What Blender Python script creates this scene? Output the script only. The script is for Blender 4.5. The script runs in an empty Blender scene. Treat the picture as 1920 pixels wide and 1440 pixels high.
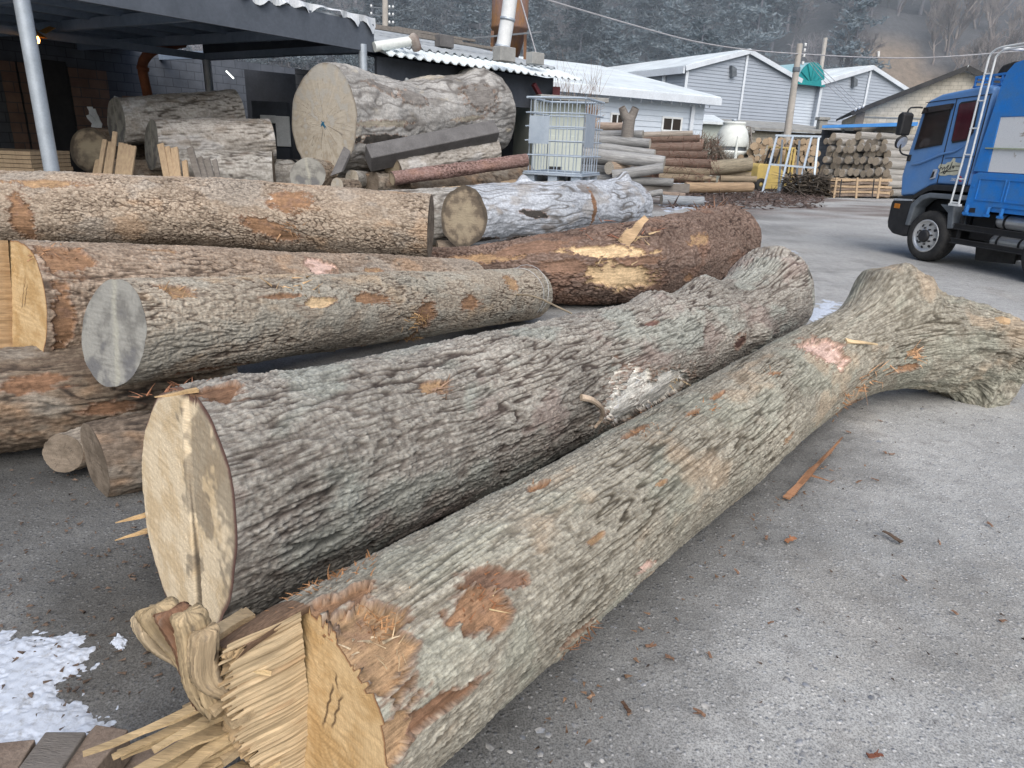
import bpy, bmesh, math, random
import numpy as np
from mathutils import Vector, Matrix
random.seed(7); RNG = np.random.default_rng(7)
sc = bpy.context.scene
COL = sc.collection
PI = math.pi
QUAL = 1.0
# ------------------------------------------------------------------ camera model (used to measure where things stand)
FPX, CAMH = 1276.0, 1.8
_p, _a = math.radians(19.45), math.radians(2.4)
R0 = np.array([1, 0, 0.]); F0 = np.array([0, math.cos(_p), -math.sin(_p)]); U0 = np.array([0, math.sin(_p), math.cos(_p)])
CR = math.cos(_a)*R0 + math.sin(_a)*U0; CU = -math.sin(_a)*R0 + math.cos(_a)*U0
CAM = np.array([0, 0, CAMH])
def ray(x, y): return F0*FPX + CR*(x-960) + CU*(720-y)
def P(x, y, z=0.0):
    d = ray(x, y); return CAM + d*((z-CAMH)/d[2])
def D(x, y, Y):
    d = ray(x, y); return CAM + d*(Y/d[1])
def S(x, y, s):
    return CAM + ray(x, y)/s
def proj(q):
    v = np.asarray(q, float)-CAM; w = v@F0
    return np.stack([960+FPX*(v@CR)/w, 720-FPX*(v@CU)/w], -1)
def PL(x, y, O, n):
    d = ray(x, y); return CAM + d*(((O-CAM)@n)/(d@n))

# ------------------------------------------------------------------ noise
_perm = np.random.default_rng(3).permutation(256).astype(np.int32); _perm = np.concatenate([_perm, _perm])
_g = np.random.default_rng(5).normal(size=(256, 3)).astype(np.float32); _g /= np.linalg.norm(_g, axis=1)[:, None]
def perlin(x, y, z):
    x, y, z = np.broadcast_arrays(np.asarray(x, np.float32), np.asarray(y, np.float32), np.asarray(z, np.float32))
    sh = x.shape; x = x.ravel(); y = y.ravel(); z = z.ravel()
    xi = np.floor(x).astype(np.int32); yi = np.floor(y).astype(np.int32); zi = np.floor(z).astype(np.int32)
    xf = x-xi; yf = y-yi; zf = z-zi
    u = xf*xf*xf*(xf*(xf*6-15)+10); v = yf*yf*yf*(yf*(yf*6-15)+10); w = zf*zf*zf*(zf*(zf*6-15)+10)
    xi &= 255; yi &= 255; zi &= 255
    def gd(dx, dy, dz):
        h = _perm[_perm[_perm[(xi+dx) & 255]+((yi+dy) & 255)]+((zi+dz) & 255)]
        g = _g[h]
        return g[:, 0]*(xf-dx)+g[:, 1]*(yf-dy)+g[:, 2]*(zf-dz)
    def lp(a, b, t): return a+(b-a)*t
    r = lp(lp(lp(gd(0,0,0), gd(1,0,0), u), lp(gd(0,1,0), gd(1,1,0), u), v),
           lp(lp(gd(0,0,1), gd(1,0,1), u), lp(gd(0,1,1), gd(1,1,1), u), v), w)
    return (r*1.5).reshape(sh)
def fbm(x, y, z, o=3):
    r = 0; a = 1; f = 1
    for i in range(o):
        r = r+a*perlin(np.asarray(x)*f+i*7.3, np.asarray(y)*f+i*3.1, np.asarray(z)*f-i*5.7); a *= .5; f *= 2.03
    return r
def sstep(a, b, x):
    t = np.clip((x-a)/(b-a), 0, 1); return t*t*(3-2*t)
def mix(a, b, t):
    t = np.asarray(t)[..., None]; return np.asarray(a)*(1-t)+np.asarray(b)*t

# ------------------------------------------------------------------ object bookkeeping
def tag(o, label=None, cat=None, group=None, kind=None):
    if label: o['label'] = label
    if cat: o['category'] = cat
    if group: o['group'] = group
    if kind: o['kind'] = kind
    return o
def empty(name, loc, label, cat, group=None, rz=0.0):
    o = bpy.data.objects.new(name, None); COL.objects.link(o); o.empty_display_size = .2
    o.location = [float(c) for c in loc]; o.rotation_euler = (0, 0, rz)
    return tag(o, label, cat, group)
def rootloc(p):
    l = np.zeros(3)
    while p is not None:
        l = l+np.array(p.location); p = p.parent
    return l
def link(name, me, parent=None, mat=None):
    o = bpy.data.objects.new(name, me); COL.objects.link(o)
    if parent is not None: o.parent = parent
    if mat is not None:
        for m in (mat if isinstance(mat, (list, tuple)) else [mat]): me.materials.append(m)
    return o
def npmesh(name, V, Fq, parent=None, mat=None, cols=None, vec=None, smooth=True, local=True):
    """numpy verts (world) and quad/tri faces -> object"""
    V = np.asarray(V, np.float32)
    if parent is not None and local: V = V-rootloc(parent).astype(np.float32)
    me = bpy.data.meshes.new(name)
    Fq = np.asarray(Fq, np.int32); k = Fq.shape[1]
    me.vertices.add(len(V)); me.vertices.foreach_set('co', V.ravel())
    me.loops.add(Fq.size); me.loops.foreach_set('vertex_index', Fq.ravel())
    me.polygons.add(len(Fq)); me.polygons.foreach_set('loop_start', np.arange(0, Fq.size, k, dtype=np.int32))
    me.polygons.foreach_set('loop_total', np.full(len(Fq), k, np.int32))
    if smooth: me.polygons.foreach_set('use_smooth', np.ones(len(Fq), bool))
    me.update(calc_edges=True)
    if cols is not None:
        at = me.attributes.new('col', 'FLOAT_COLOR', 'POINT')
        c = np.ones((len(V), 4), np.float32); c[:, :3] = np.clip(cols, 0, 1); at.data.foreach_set('color', c.ravel())
    if vec is not None:
        at = me.attributes.new('bc', 'FLOAT_VECTOR', 'POINT'); at.data.foreach_set('vector', np.asarray(vec, np.float32).ravel())
    return link(name, me, parent, mat)
def gridfaces(nu, nv, wrap=False, flip=False):
    i = np.arange(nu-1)[:, None]; j = np.arange(nv if wrap else nv-1)[None]
    a = i*nv+j; b = i*nv+(j+1) % nv; c = (i+1)*nv+(j+1) % nv; d = (i+1)*nv+j
    f = np.stack([a, b, c, d], -1).reshape(-1, 4)
    return f[:, ::-1] if flip else f
def nrm(v): v = np.asarray(v, float); return v/np.linalg.norm(v)

class MB:
    """collects plain shapes into one mesh"""
    def __init__(s): s.v = []; s.f = []; s.sm = []
    def add(s, V, Fs, smooth=False):
        n = len(s.v); s.v += [tuple(map(float, p)) for p in V]
        for f in Fs: s.f.append(tuple(int(i)+n for i in f)); s.sm.append(smooth)
        return s
    def hexa(s, p8):
        return s.add(p8, [(0,3,2,1), (4,5,6,7), (0,1,5,4), (1,2,6,5), (2,3,7,6), (3,0,4,7)])
    def box(s, c, size, ax=None):
        ax = np.eye(3) if ax is None else np.array(ax, float); c = np.array(c, float); h = np.array(size)/2
        q = [(-1,-1,-1), (1,-1,-1), (1,1,-1), (-1,1,-1), (-1,-1,1), (1,-1,1), (1,1,1), (-1,1,1)]
        return s.hexa([c+ax[0]*a*h[0]+ax[1]*b*h[1]+ax[2]*d*h[2] for a, b, d in q])
    def bar(s, a, b, w, h=None, up=(0,0,1)):
        h = h or w; a = np.array(a, float); b = np.array(b, float); t = b-a; L = np.linalg.norm(t); t = t/L
        up = np.array(up, float)
        if abs(t@up) > .98: up = np.array([0, 1, 0.])
        x = nrm(np.cross(t, up)); z = np.cross(x, t)
        return s.box((a+b)/2, (L, w, h), [t, x, z])
    def tube(s, pts, r, n=8, cap=True, smooth=True):
        pts = np.array(pts, float); m = len(pts); r = np.broadcast_to(np.array(r, float), (m,))
        T = np.gradient(pts, axis=0); T /= np.linalg.norm(T, axis=1)[:, None]
        ref = np.array([0, 0, 1.]) if abs(T[0][2]) < .9 else np.array([1., 0, 0]); V = []
        for i in range(m):
            x = np.cross(T[i], ref); x = nrm(x); y = np.cross(x, T[i]); ref = y
            for k in range(n):
                a = 2*PI*k/n; V.append(pts[i]+r[i]*(math.cos(a)*x+math.sin(a)*y))
        Fs = [(i*n+k, i*n+(k+1) % n, (i+1)*n+(k+1) % n, (i+1)*n+k) for i in range(m-1) for k in range(n)]
        s.add(V, Fs, smooth)
        if cap: s.add(V[:n], [tuple(range(n))[::-1]]); s.add(V[-n:], [tuple(range(n))])
        return s
    def lathe(s, prof, o, ax=(0,0,1), n=24, smooth=True):
        o = np.array(o, float); ax = nrm(ax); x = nrm(np.cross(ax, (0,1,0) if abs(ax[1]) < .9 else (1,0,0))); y = np.cross(ax, x); V = []
        for r, h in prof:
            for k in range(n):
                a = 2*PI*k/n; V.append(o+ax*h+r*(math.cos(a)*x+math.sin(a)*y))
        m = len(prof)
        return s.add(V, [(i*n+k, i*n+(k+1) % n, (i+1)*n+(k+1) % n, (i+1)*n+k) for i in range(m-1) for k in range(n)], smooth)
    def prism(s, poly, d):
        """3D polygon extruded by vector d"""
        poly = np.array(poly, float); n = len(poly); V = list(poly)+list(poly+np.array(d))
        return s.add(V, [tuple(range(n))[::-1], tuple(range(n, 2*n))]+[(i, (i+1) % n, n+(i+1) % n, n+i) for i in range(n)])
    def build(s, name, mat, parent=None, bevel=0, seg=1, local=True):
        off = rootloc(parent) if (parent is not None and local) else np.zeros(3)
        me = bpy.data.meshes.new(name); me.from_pydata([tuple(np.array(v)-off) for v in s.v], [], s.f)
        me.polygons.foreach_set('use_smooth', s.sm)
        bm = bmesh.new(); bm.from_mesh(me)
        bmesh.ops.recalc_face_normals(bm, faces=bm.faces)
        if bevel:
            bmesh.ops.bevel(bm, geom=[e for e in bm.edges if e.is_manifold and e.calc_face_angle(0) > .5], offset=bevel, segments=seg, affect='EDGES', profile=.5)
        bm.to_mesh(me); bm.free()
        return link(name, me, parent, mat)
def copy_tree(o, parent=None):
    c = o.copy(); COL.objects.link(c)
    if parent is not None: c.parent = parent
    for ch in list(o.children): copy_tree(ch, c)
    return c

# ------------------------------------------------------------------ materials
class NT:
    def __init__(s, name):
        s.m = bpy.data.materials.new(name); s.m.use_nodes = True; s.t = s.m.node_tree; s.t.nodes.clear()
        s.out = s.n('ShaderNodeOutputMaterial'); s.b = s.n('ShaderNodeBsdfPrincipled'); s.l(s.b.outputs[0], s.out.inputs[0])
    def n(s, typ, **kw):
        q = s.t.nodes.new(typ)
        for k, v in kw.items():
            if k.startswith('i_'): q.inputs[k[2:].replace('_', ' ')].default_value = v
            else: setattr(q, k, v)
        return q
    def l(s, a, b): s.t.links.new(a, b)
    def noise(s, vec, scale, detail=4, rough=.6, dist=0):
        q = s.n('ShaderNodeTexNoise'); q.inputs['Scale'].default_value = scale; q.inputs['Detail'].default_value = detail
        q.inputs['Roughness'].default_value = rough; q.inputs['Distortion'].default_value = dist
        if vec is not None: s.l(vec, q.inputs['Vector'])
        return q.outputs['Fac']
    def ramp(s, fac, stops):
        q = s.n('ShaderNodeValToRGB'); e = q.color_ramp.elements
        while len(e) < len(stops): e.new(.5)
        for i, (p, c) in enumerate(stops):
            e[i].position = p; e[i].color = (c, c, c, 1) if isinstance(c, (int, float)) else (*c, 1)
        s.l(fac, q.inputs[0]); return q.outputs[0]
    def mixc(s, a, b, fac, mode='MIX'):
        q = s.n('ShaderNodeMix', data_type='RGBA', blend_type=mode)
        for v, i in ((fac, 0), (a, 6), (b, 7)):
            if hasattr(v, 'is_linked') or hasattr(v, 'links'): s.l(v, q.inputs[i])
            else: q.inputs[i].default_value = v if isinstance(v, (int, float)) else (*v, 1)
        return q.outputs[2]
    def mapr(s, v, a, b, c, d):
        q = s.n('ShaderNodeMapRange'); s.l(v, q.inputs[0])
        for i, x in enumerate((a, b, c, d)): q.inputs[1+i].default_value = x
        return q.outputs[0]
    def math(s, op, a, b=None):
        q = s.n('ShaderNodeMath', operation=op)
        for i, v in enumerate((a, b)):
            if v is None: continue
            if isinstance(v, (int, float)): q.inputs[i].default_value = v
            else: s.l(v, q.inputs[i])
        return q.outputs[0]
    def vmul(s, vec, k):
        q = s.n('ShaderNodeVectorMath', operation='MULTIPLY'); s.l(vec, q.inputs[0]); q.inputs[1].default_value = k; return q.outputs[0]
    def obj(s): return s.n('ShaderNodeTexCoord').outputs['Object']
    def attr(s, name, o='Color'): return s.n('ShaderNodeAttribute', attribute_name=name).outputs[o]
    def bump(s, h, dist, strength=1.0):
        q = s.n('ShaderNodeBump'); q.inputs['Distance'].default_value = dist; q.inputs['Strength'].default_value = strength
        s.l(h, q.inputs['Height']); s.l(q.outputs[0], s.b.inputs['Normal'])
    def base(s, c):
        if isinstance(c, tuple): s.b.inputs['Base Color'].default_value = (*c, 1)
        else: s.l(c, s.b.inputs['Base Color'])
    def set(s, rough=.8, metal=0, spec=.3):
        s.b.inputs['Roughness'].default_value = rough; s.b.inputs['Metallic'].default_value = metal
        s.b.inputs['Specular IOR Level'].default_value = spec; return s
def pm(name, c, c2=None, rough=.7, metal=0, scale=3.0, lo=.35, hi=.65, bump=0, spec=.3, fine=.12, stretch=(1,1,1)):
    """painted / plain surface: two tones by noise plus fine grime"""
    k = NT(name).set(rough, metal, spec); v = k.vmul(k.obj(), stretch)
    c2 = c2 or tuple(x*.72 for x in c)
    f = k.ramp(k.noise(v, scale, 6, .65), [(lo, 0.0), (hi, 1.0)])
    col = k.mixc(c, c2, f)
    g = k.mapr(k.noise(v, scale*14, 4, .7), .25, .75, 1-fine, 1+fine)
    cb = k.n('ShaderNodeCombineColor'); [k.l(g, cb.inputs[i]) for i in range(3)]
    k.base(k.mixc(col, cb.outputs[0], 1.0, 'MULTIPLY'))
    if bump: k.bump(k.noise(v, scale*10, 5, .7), bump)
    return k.m
M = {}
# bark: colours come from the mesh (ridge/furrow tone), fine grain from noise stretched along the log
def bark_mat(name, grain=(26, 160, 160), bumpd=.004, contrast=.55, rough=.92):
    k = NT(name).set(rough, 0, .18); bc = k.attr('bc', 'Vector')
    n1 = k.noise(k.vmul(bc, grain), 1.0, 6, .7); n2 = k.noise(bc, 240, 3, .7); n3 = k.noise(bc, 38, 5, .65, .4)
    f = k.math('ADD', k.math('MULTIPLY', n1, .45), k.math('ADD', k.math('MULTIPLY', n2, .25), k.math('MULTIPLY', n3, .30)))
    g = k.mapr(f, .33, .67, 1-contrast*1.25, 1+contrast*1.25)
    cb = k.n('ShaderNodeCombineColor'); [k.l(g, cb.inputs[i]) for i in range(3)]
    k.base(k.mixc(k.attr('col'), cb.outputs[0], 1.0, 'MULTIPLY'))
    k.bump(f, bumpd); return k.m
M['bark'] = bark_mat('bark')
M['weathered'] = bark_mat('weathered_wood', (7, 150, 150), .003, .36)
# sawn end grain: 'bc' = (x, y, 0) on the face
k = NT('end_grain').set(.8, 0, .2); bc = k.attr('bc', 'Vector')
ln = k.n('ShaderNodeVectorMath', operation='LENGTH'); k.l(bc, ln.inputs[0])
rr = k.math('ADD', k.math('MULTIPLY', ln.outputs['Value'], 640), k.math('MULTIPLY', k.noise(bc, 9, 3), 26))
ring = k.math('SINE', rr); saw = k.noise(k.vmul(bc, (9, 190, 1)), 1.0, 4, .7); fn = k.noise(bc, 160, 4, .7)
g = k.math('ADD', k.math('MULTIPLY', ring, .05), k.mapr(k.math('ADD', k.math('MULTIPLY', saw, .5), k.math('MULTIPLY', fn, .5)), .3, .7, .78, 1.2))
cb = k.n('ShaderNodeCombineColor'); [k.l(g, cb.inputs[i]) for i in range(3)]
k.base(k.mixc(k.attr('col'), cb.outputs[0], 1.0, 'MULTIPLY')); k.bump(fn, .0012); M['cut'] = k.m
# split fibres: 'bc' x runs along the grain
k = NT('split_fibre').set(.85, 0, .2); bc = k.attr('bc', 'Vector')
n1 = k.noise(k.vmul(bc, (5, 210, 210)), 1.0, 5, .7); n2 = k.noise(k.vmul(bc, (16, 60, 60)), 1.0, 4, .7)
g = k.mapr(k.math('ADD', k.math('MULTIPLY', n1, .6), k.math('MULTIPLY', n2, .4)), .3, .7, .55, 1.3)
cb = k.n('ShaderNodeCombineColor'); [k.l(g, cb.inputs[i]) for i in range(3)]
k.base(k.mixc(k.attr('col'), cb.outputs[0], 1.0, 'MULTIPLY')); k.bump(n1, .003); M['fibre'] = k.m
# logs of the far piles: tint from the object's own colour
def pile_mat(name, end=False):
    k = NT(name).set(.92, 0, .15); o = k.n('ShaderNodeObjectInfo'); v = k.obj()
    off = k.n('ShaderNodeVectorMath', operation='ADD'); k.l(v, off.inputs[0]); k.l(o.outputs['Random'], off.inputs[1]); v = off.outputs[0]
    if end:
        ln = k.n('ShaderNodeVectorMath', operation='LENGTH'); k.l(k.vmul(v, (0, 1, 1)), ln.inputs[0])
        n = k.noise(v, 7, 4); f = k.math('ADD', n, k.math('MULTIPLY', k.math('SINE', k.math('MULTIPLY', ln.outputs['Value'], 30)), .07))
        g = k.mapr(f, .3, .7, .55, 1.25)
    else:
        n1 = k.noise(k.vmul(v, (5, 5, 5)), 1.0, 5, .7); n2 = k.noise(k.vmul(v, (2.5, 13, 13)), 1.0, 5, .75)
        g = k.mapr(k.math('ADD', k.math('MULTIPLY', n1, .5), k.math('MULTIPLY', n2, .5)), .32, .68, .35, 1.55); k.bump(n2, .03)
    cb = k.n('ShaderNodeCombineColor'); [k.l(g, cb.inputs[i]) for i in range(3)]
    k.base(k.mixc(o.outputs['Color'], cb.outputs[0], 1.0, 'MULTIPLY')); return k.m
M['pile_bark'] = pile_mat('pile_bark'); M['pile_end'] = pile_mat('pile_end', True)
# ground: worn asphalt with embedded stones
k = NT('worn_asphalt'); v = k.obj()
vor = k.n('ShaderNodeTexVoronoi'); vor.inputs['Scale'].default_value = 48; k.l(v, vor.inputs['Vector'])
vor2 = k.n('ShaderNodeTexVoronoi'); vor2.inputs['Scale'].default_value = 150; k.l(v, vor2.inputs['Vector'])
stone = k.mapr(vor.outputs['Distance'], .12, .42, 1, 0)
sel = k.n('ShaderNodeSeparateColor'); k.l(vor.outputs['Color'], sel.inputs[0])
pick = k.math('GREATER_THAN', sel.outputs[0], .45)
stone = k.math('MULTIPLY', stone, pick)
big = k.ramp(k.noise(v, .55, 6, .62, .3), [(.32, 0.0), (.68, 1.0)])
mid = k.noise(v, 9, 6, .72); fin = k.noise(v, 95, 4, .75)
col = k.mixc((.268, .269, .260), (.376, .376, .364), big)
col = k.mixc(col, (.20, .197, .19), k.ramp(mid, [(.48, 0.0), (.72, .75)]))
wet_shade = k.attr('col')  # vertex tone: wet ground, tracks and painted shade along the logs
col = k.mixc(col, k.mixc((.20, .215, .235), (.54, .54, .53), sel.outputs[1]), k.math('MULTIPLY', stone, .9))
g = k.mapr(k.math('ADD', k.math('MULTIPLY', fin, .6), k.math('MULTIPLY', vor2.outputs['Distance'], .4)), .28, .62, .52, 1.42)
cb = k.n('ShaderNodeCombineColor'); [k.l(g, cb.inputs[i]) for i in range(3)]
col = k.mixc(col, cb.outputs[0], 1.0, 'MULTIPLY')
k.base(k.mixc(col, wet_shade, 1.0, 'MULTIPLY')); k.set(.9, 0, .25)
hh = k.math('ADD', k.math('MULTIPLY', stone, .55), k.math('ADD', k.math('MULTIPLY', fin, .5), k.math('MULTIPLY', mid, .7)))
k.bump(hh, .008, .9); M['ground'] = k.m
# thin crusted snow
k = NT('snow').set(.75, 0, .3); v = k.obj(); n = k.noise(v, 18, 6, .7)
k.base(k.mixc((.50, .55, .63), (.27, .275, .28), k.ramp(k.noise(v, 26, 8, .8), [(.50, 0.0), (.70, 1.0)]))); k.bump(n, .004); M['snow'] = k.m
M['roof_snow'] = pm('frosted_roof', (.72, .78, .80), (.55, .60, .62), .55, 0, .6, spec=.3)
M['galv'] = pm('galvanised_steel', (.42, .47, .52), (.33, .37, .41), .45, .35, 5, spec=.4)
M['galv_dark'] = pm('dull_steel', (.16, .18, .2), None, .6, .2, 5)
M['ibc'] = pm('cage_steel', (.42, .48, .54), (.34, .40, .47), .45, .3, 6)
M['white'] = pm('white_paint', (.74, .76, .76), (.60, .62, .62), .5, 0, 4)
M['blue'] = pm('cab_blue_paint', (.085, .23, .52), (.13, .25, .47), .30, 0, 1.6, spec=.5, fine=.07)
M['bed_blue'] = pm('bed_blue_paint', (.012, .19, .60), (.05, .19, .46), .5, 0, 4, spec=.4, fine=.12)
M['black'] = pm('black_plastic', (.018, .019, .021), (.03, .03, .032), .5, 0, 5)
M['rubber'] = pm('tyre_rubber', (.022, .022, .023), (.045, .044, .042), .85, 0, 6)
M['alu'] = pm('brushed_aluminium', (.62, .63, .63), (.50, .50, .50), .35, .6, 6)
M['chrome'] = pm('bright_trim', (.66, .70, .76), None, .25, .5, 6)
M['amber'] = pm('amber_lens', (.55, .20, .03), None, .3, 0, 8)
k = NT('dark_glass').set(.06, 0, .6); k.base(k.mixc((.012, .014, .017), (.05, .035, .03), k.noise(k.obj(), 2.2, 3))); M['glass'] = k.m
k = NT('curtained_glass').set(.08, 0, .6); k.base(k.mixc((.03, .008, .012), (.10, .02, .03), k.noise(k.vmul(k.obj(), (14, 14, .6)), 1.0, 2))); M['curtain'] = k.m
M['chipped'] = pm('chipped_white_board', (.66, .67, .68), (.30, .24, .18), .7, 0, 5, .60, .66, fine=.1)
M['decal'] = pm('cream_decal', (.62, .60, .46), None, .5, 0, 8, fine=.03)
M['ink'] = pm('dark_ink', (.05, .05, .05), None, .6)
M['redink'] = pm('red_print', (.55, .05, .06), None, .5)
M['siding'] = pm('grey_metal_siding', (.36, .40, .455), (.33, .37, .42), .55, 0, .5, spec=.3, fine=.04)
M['pale_siding'] = pm('pale_metal_siding', (.56, .62, .68), (.50, .56, .63), .55, 0, .6, spec=.3, fine=.04)
M['trim'] = pm('pale_trim', (.62, .67, .72), (.54, .58, .62), .5, 0, 1)
M['concrete'] = pm('weathered_concrete', (.36, .36, .34), (.24, .24, .23), .9, 0, 2, bump=.01)
M['black_roof'] = pm('black_felt_roof', (.035, .037, .04), (.06, .06, .06), .9, 0, 2)
M['cream'] = pm('cream_panel', (.50, .54, .48), (.43, .47, .43), .6, 0, 1.4, fine=.05)
M['awning'] = pm('blue_sheet', (.05, .20, .50), (.06, .24, .56), .5, 0, 2)
M['teal'] = pm('teal_sheet', (.02, .22, .24), (.03, .28, .29), .4, 0, 2)
M['teal_pale'] = pm('pale_teal_sheet', (.25, .42, .47), (.35, .52, .56), .4, 0, 1)
M['shed_dark'] = pm('dark_boards', (.075, .085, .105), (.05, .057, .07), .9, 0, 1.2)  # plain dark blue-grey boards
M['shed_ceiling'] = pm('veiled_roof_underside', (.24, .30, .39), (.17, .22, .29), .8, 0, .8)  # pale blue puts the hazy veil of the shed interior into the colour
M['fascia'] = pm('dull_fascia', (.10, .115, .14), (.07, .082, .10), .7, 0, 1.5)
M['sheet'] = pm('corrugated_sheet', (.40, .43, .45), (.30, .32, .33), .6, .1, 1.5)
M['orange_rust'] = pm('orange_duct', (.30, .115, .055), (.17, .07, .04), .7, 0, 4)
M['rust'] = pm('rusted_steel', (.17, .115, .105), (.22, .115, .05), .85, .1, 2.2, .42, .58, fine=.25, bump=.02, stretch=(1, 1, .35))
M['maroon'] = pm('maroon_steel', (.10, .02, .025), None, .6, 0, 3)
M['pole'] = pm('concrete_pole', (.42, .39, .35), (.33, .31, .28), .85, 0, 3)
M['plank'] = pm('pale_sawn_timber', (.48, .36, .23), (.36, .26, .17), .8, 0, 5, stretch=(6, 6, .8), fine=.2)
M['plank_grey'] = pm('grey_sawn_timber', (.22, .20, .18), (.15, .135, .12), .9, 0, 5, stretch=(1, 5, 5), fine=.25, bump=.006)
M['beam_end'] = pm('brown_sawn_beam', (.24, .19, .15), (.16, .12, .095), .9, 0, 6, fine=.25, bump=.006)
M['beam_dark'] = pm('dark_old_beam', (.145, .14, .138), (.10, .096, .095), .9, 0, 5, fine=.25, bump=.006)
M['yellow'] = pm('forklift_yellow', (.55, .41, .13), (.45, .34, .13), .5, 0, 4)
M['frp'] = pm('white_fibreglass', (.70, .73, .70), (.58, .61, .58), .5, 0, 2)
M['skin'] = pm('skin', (.42, .24, .17), None, .6)
M['cap_blue'] = pm('cap_blue', (.20, .33, .55), None, .8)
M['coat'] = pm('dark_coat', (.03, .032, .04), None, .9)
M['wire'] = pm('pale_wire', (.55, .56, .56), None, .5, .3)
M['line_wire'] = pm('weathered_cable', (.38, .38, .40), None, .6)
M['flap'] = pm('torn_white_sheet', (.62, .65, .68), (.45, .48, .5), .6, 0, 4)
def brick_mat(name, c, c2, mortar, scale=2.2, bw=.4, rh=.2):
    k = NT(name).set(.9, 0, .2); b = k.n('ShaderNodeTexBrick'); tc = k.attr('bc', 'Vector'); k.l(tc, b.inputs['Vector'])
    b.inputs['Scale'].default_value = 1; b.inputs['Brick Width'].default_value = bw; b.inputs['Row Height'].default_value = rh
    b.inputs['Mortar Size'].default_value = .010; b.inputs['Color1'].default_value = (*c, 1); b.inputs['Color2'].default_value = (*c2, 1); b.inputs['Mortar'].default_value = (*mortar, 1)
    g = k.mapr(k.noise(k.obj(), 3, 5, .7), .3, .7, .8, 1.15); cb = k.n('ShaderNodeCombineColor'); [k.l(g, cb.inputs[i]) for i in range(3)]
    k.base(k.mixc(b.outputs['Color'], cb.outputs[0], 1.0, 'MULTIPLY')); return k.m
M['block'] = brick_mat('beige_blockwork', (.52, .48, .40), (.46, .43, .36), (.30, .28, .24))
M['brick'] = brick_mat('dark_brick', (.24, .16, .125), (.19, .125, .10), (.12, .11, .105))  # plain dark red-brown brick
M['greyblock'] = brick_mat('blue_grey_blockwork', (.125, .138, .16), (.105, .118, .14), (.07, .08, .095))  # blue-grey raised to paint the hazy light inside the sheds
def wallquad(name, p00, p10, p11, p01, mat, parent):
    """flat wall panel with metric 'bc' coordinates for the block pattern"""
    V = np.array([p00, p10, p11, p01], float); w = np.linalg.norm(V[1]-V[0]); 
    t = nrm(V[1]-V[0]); bc = [((p-V[0])@t, p[2], 0) for p in V]
    return npmesh(name, V, [[0, 1, 2, 3]], parent, mat, vec=np.array(bc), smooth=False)
# foliage / twigs: tint varies from tree to tree
def leafm(name, c, c2, var=.35):
    k = NT(name).set(.9, 0, .1); o = k.n('ShaderNodeObjectInfo')
    f = k.noise(k.obj(), .9, 3); col = k.mixc(c, c2, k.ramp(f, [(.35, 0.0), (.65, 1.0)]))
    g = k.mapr(o.outputs['Random'], 0, 1, 1-var, 1+var); cb = k.n('ShaderNodeCombineColor'); [k.l(g, cb.inputs[i]) for i in range(3)]
    k.base(k.mixc(col, cb.outputs[0], 1.0, 'MULTIPLY')); return k.m
M['needles'] = leafm('hazy_pine_needles', (.115, .15, .175), (.155, .185, .205))  # blue-grey of distance haze mixed into the needle colour
M['pine_bark'] = leafm('hazy_pine_bark', (.17, .175, .20), (.14, .14, .165))  # same haze tint mixed into the trunks
M['twigs'] = leafm('bare_twigs', (.22, .21, .22), (.165, .16, .175))
M['twigs_brown'] = leafm('bare_brown_twigs', (.27, .24, .225), (.20, .182, .176))
# ------------------------------------------------------------------ logs
def catmull(pts, n):
    pts = np.array(pts, float); 
    if len(pts) == 2: return pts[0]+(pts[1]-pts[0])*np.linspace(0, 1, n)[:, None]
    P_ = np.vstack([2*pts[0]-pts[1], pts, 2*pts[-1]-pts[-2]]); out = []
    m = len(pts)-1
    for s in np.linspace(0, m, 400):
        i = min(int(s), m-1); t = s-i; a, b, c, d = P_[i:i+4]
        out.append(.5*((2*b)+(-a+c)*t+(2*a-5*b+4*c-d)*t*t+(-a+3*b-3*c+d)*t**3))
    out = np.array(out); L = np.concatenate([[0], np.cumsum(np.linalg.norm(np.diff(out[:, :3], axis=0), axis=1))])
    q = np.linspace(0, L[-1], n); return np.stack([np.interp(q, L, out[:, k]) for k in range(out.shape[1])], -1)
PATCH = dict(orange=(.285, .170, .10), pale=(.58, .43, .26), pink=(.60, .43, .36), red=(.145, .085, .07), white=(.93, .91, .83),
             brown=(.20, .115, .07), dark=(.055, .05, .045), tan=(.34, .225, .13), oldbark=(.205, .19, .175), oldtan=(.33, .295, .235), snow=(.82, .85, .9), inner=(.225, .140, .098))
def bark_field(a, y, z, st, seed):
    s = st['sp']; o = seed*13.7
    wx = perlin(a*1.6+o, y*2.2, z*2.2); wy = perlin(a*3.1, y*4+o, z*4); wz = perlin(a*3.1, y*4, z*4-o)
    qa = a/(s*st['el']); w = st.get('warp', .55)
    n1 = np.abs(perlin(qa+wx*.5, y/s+w*wy+o, z/s+w*wz)); n2 = np.abs(perlin(qa*2.1+o, y/s*1.8-w*wz, z/s*1.8+w*wy))
    n3 = perlin(a/(s*.55), y/(s*.3), z/(s*.3)+o)
    h = sstep(0, .19, n1)*(.66+.34*sstep(0, .17, n2))
    if st.get('plates'):
        n4 = np.abs(perlin(a/(s*1.6)+3+o, y/(s*2.6), z/(s*2.6))); h = h*(.45+.55*sstep(0, .16, n4))
    md = sstep(-.55, .5, fbm(a*1.1+o*2, y*2.4, z*2.4, 3)); fine = np.abs(perlin(a/(s*3.2), y/(s*.42), z/(s*.42)+o*3))
    h = 1-(1-h)*(.40+.75*md); h = h-.22*(1-md)*sstep(.22, 0, fine)
    return np.clip(h*(.86+.25*n3), 0, 1.1), n3
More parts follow.
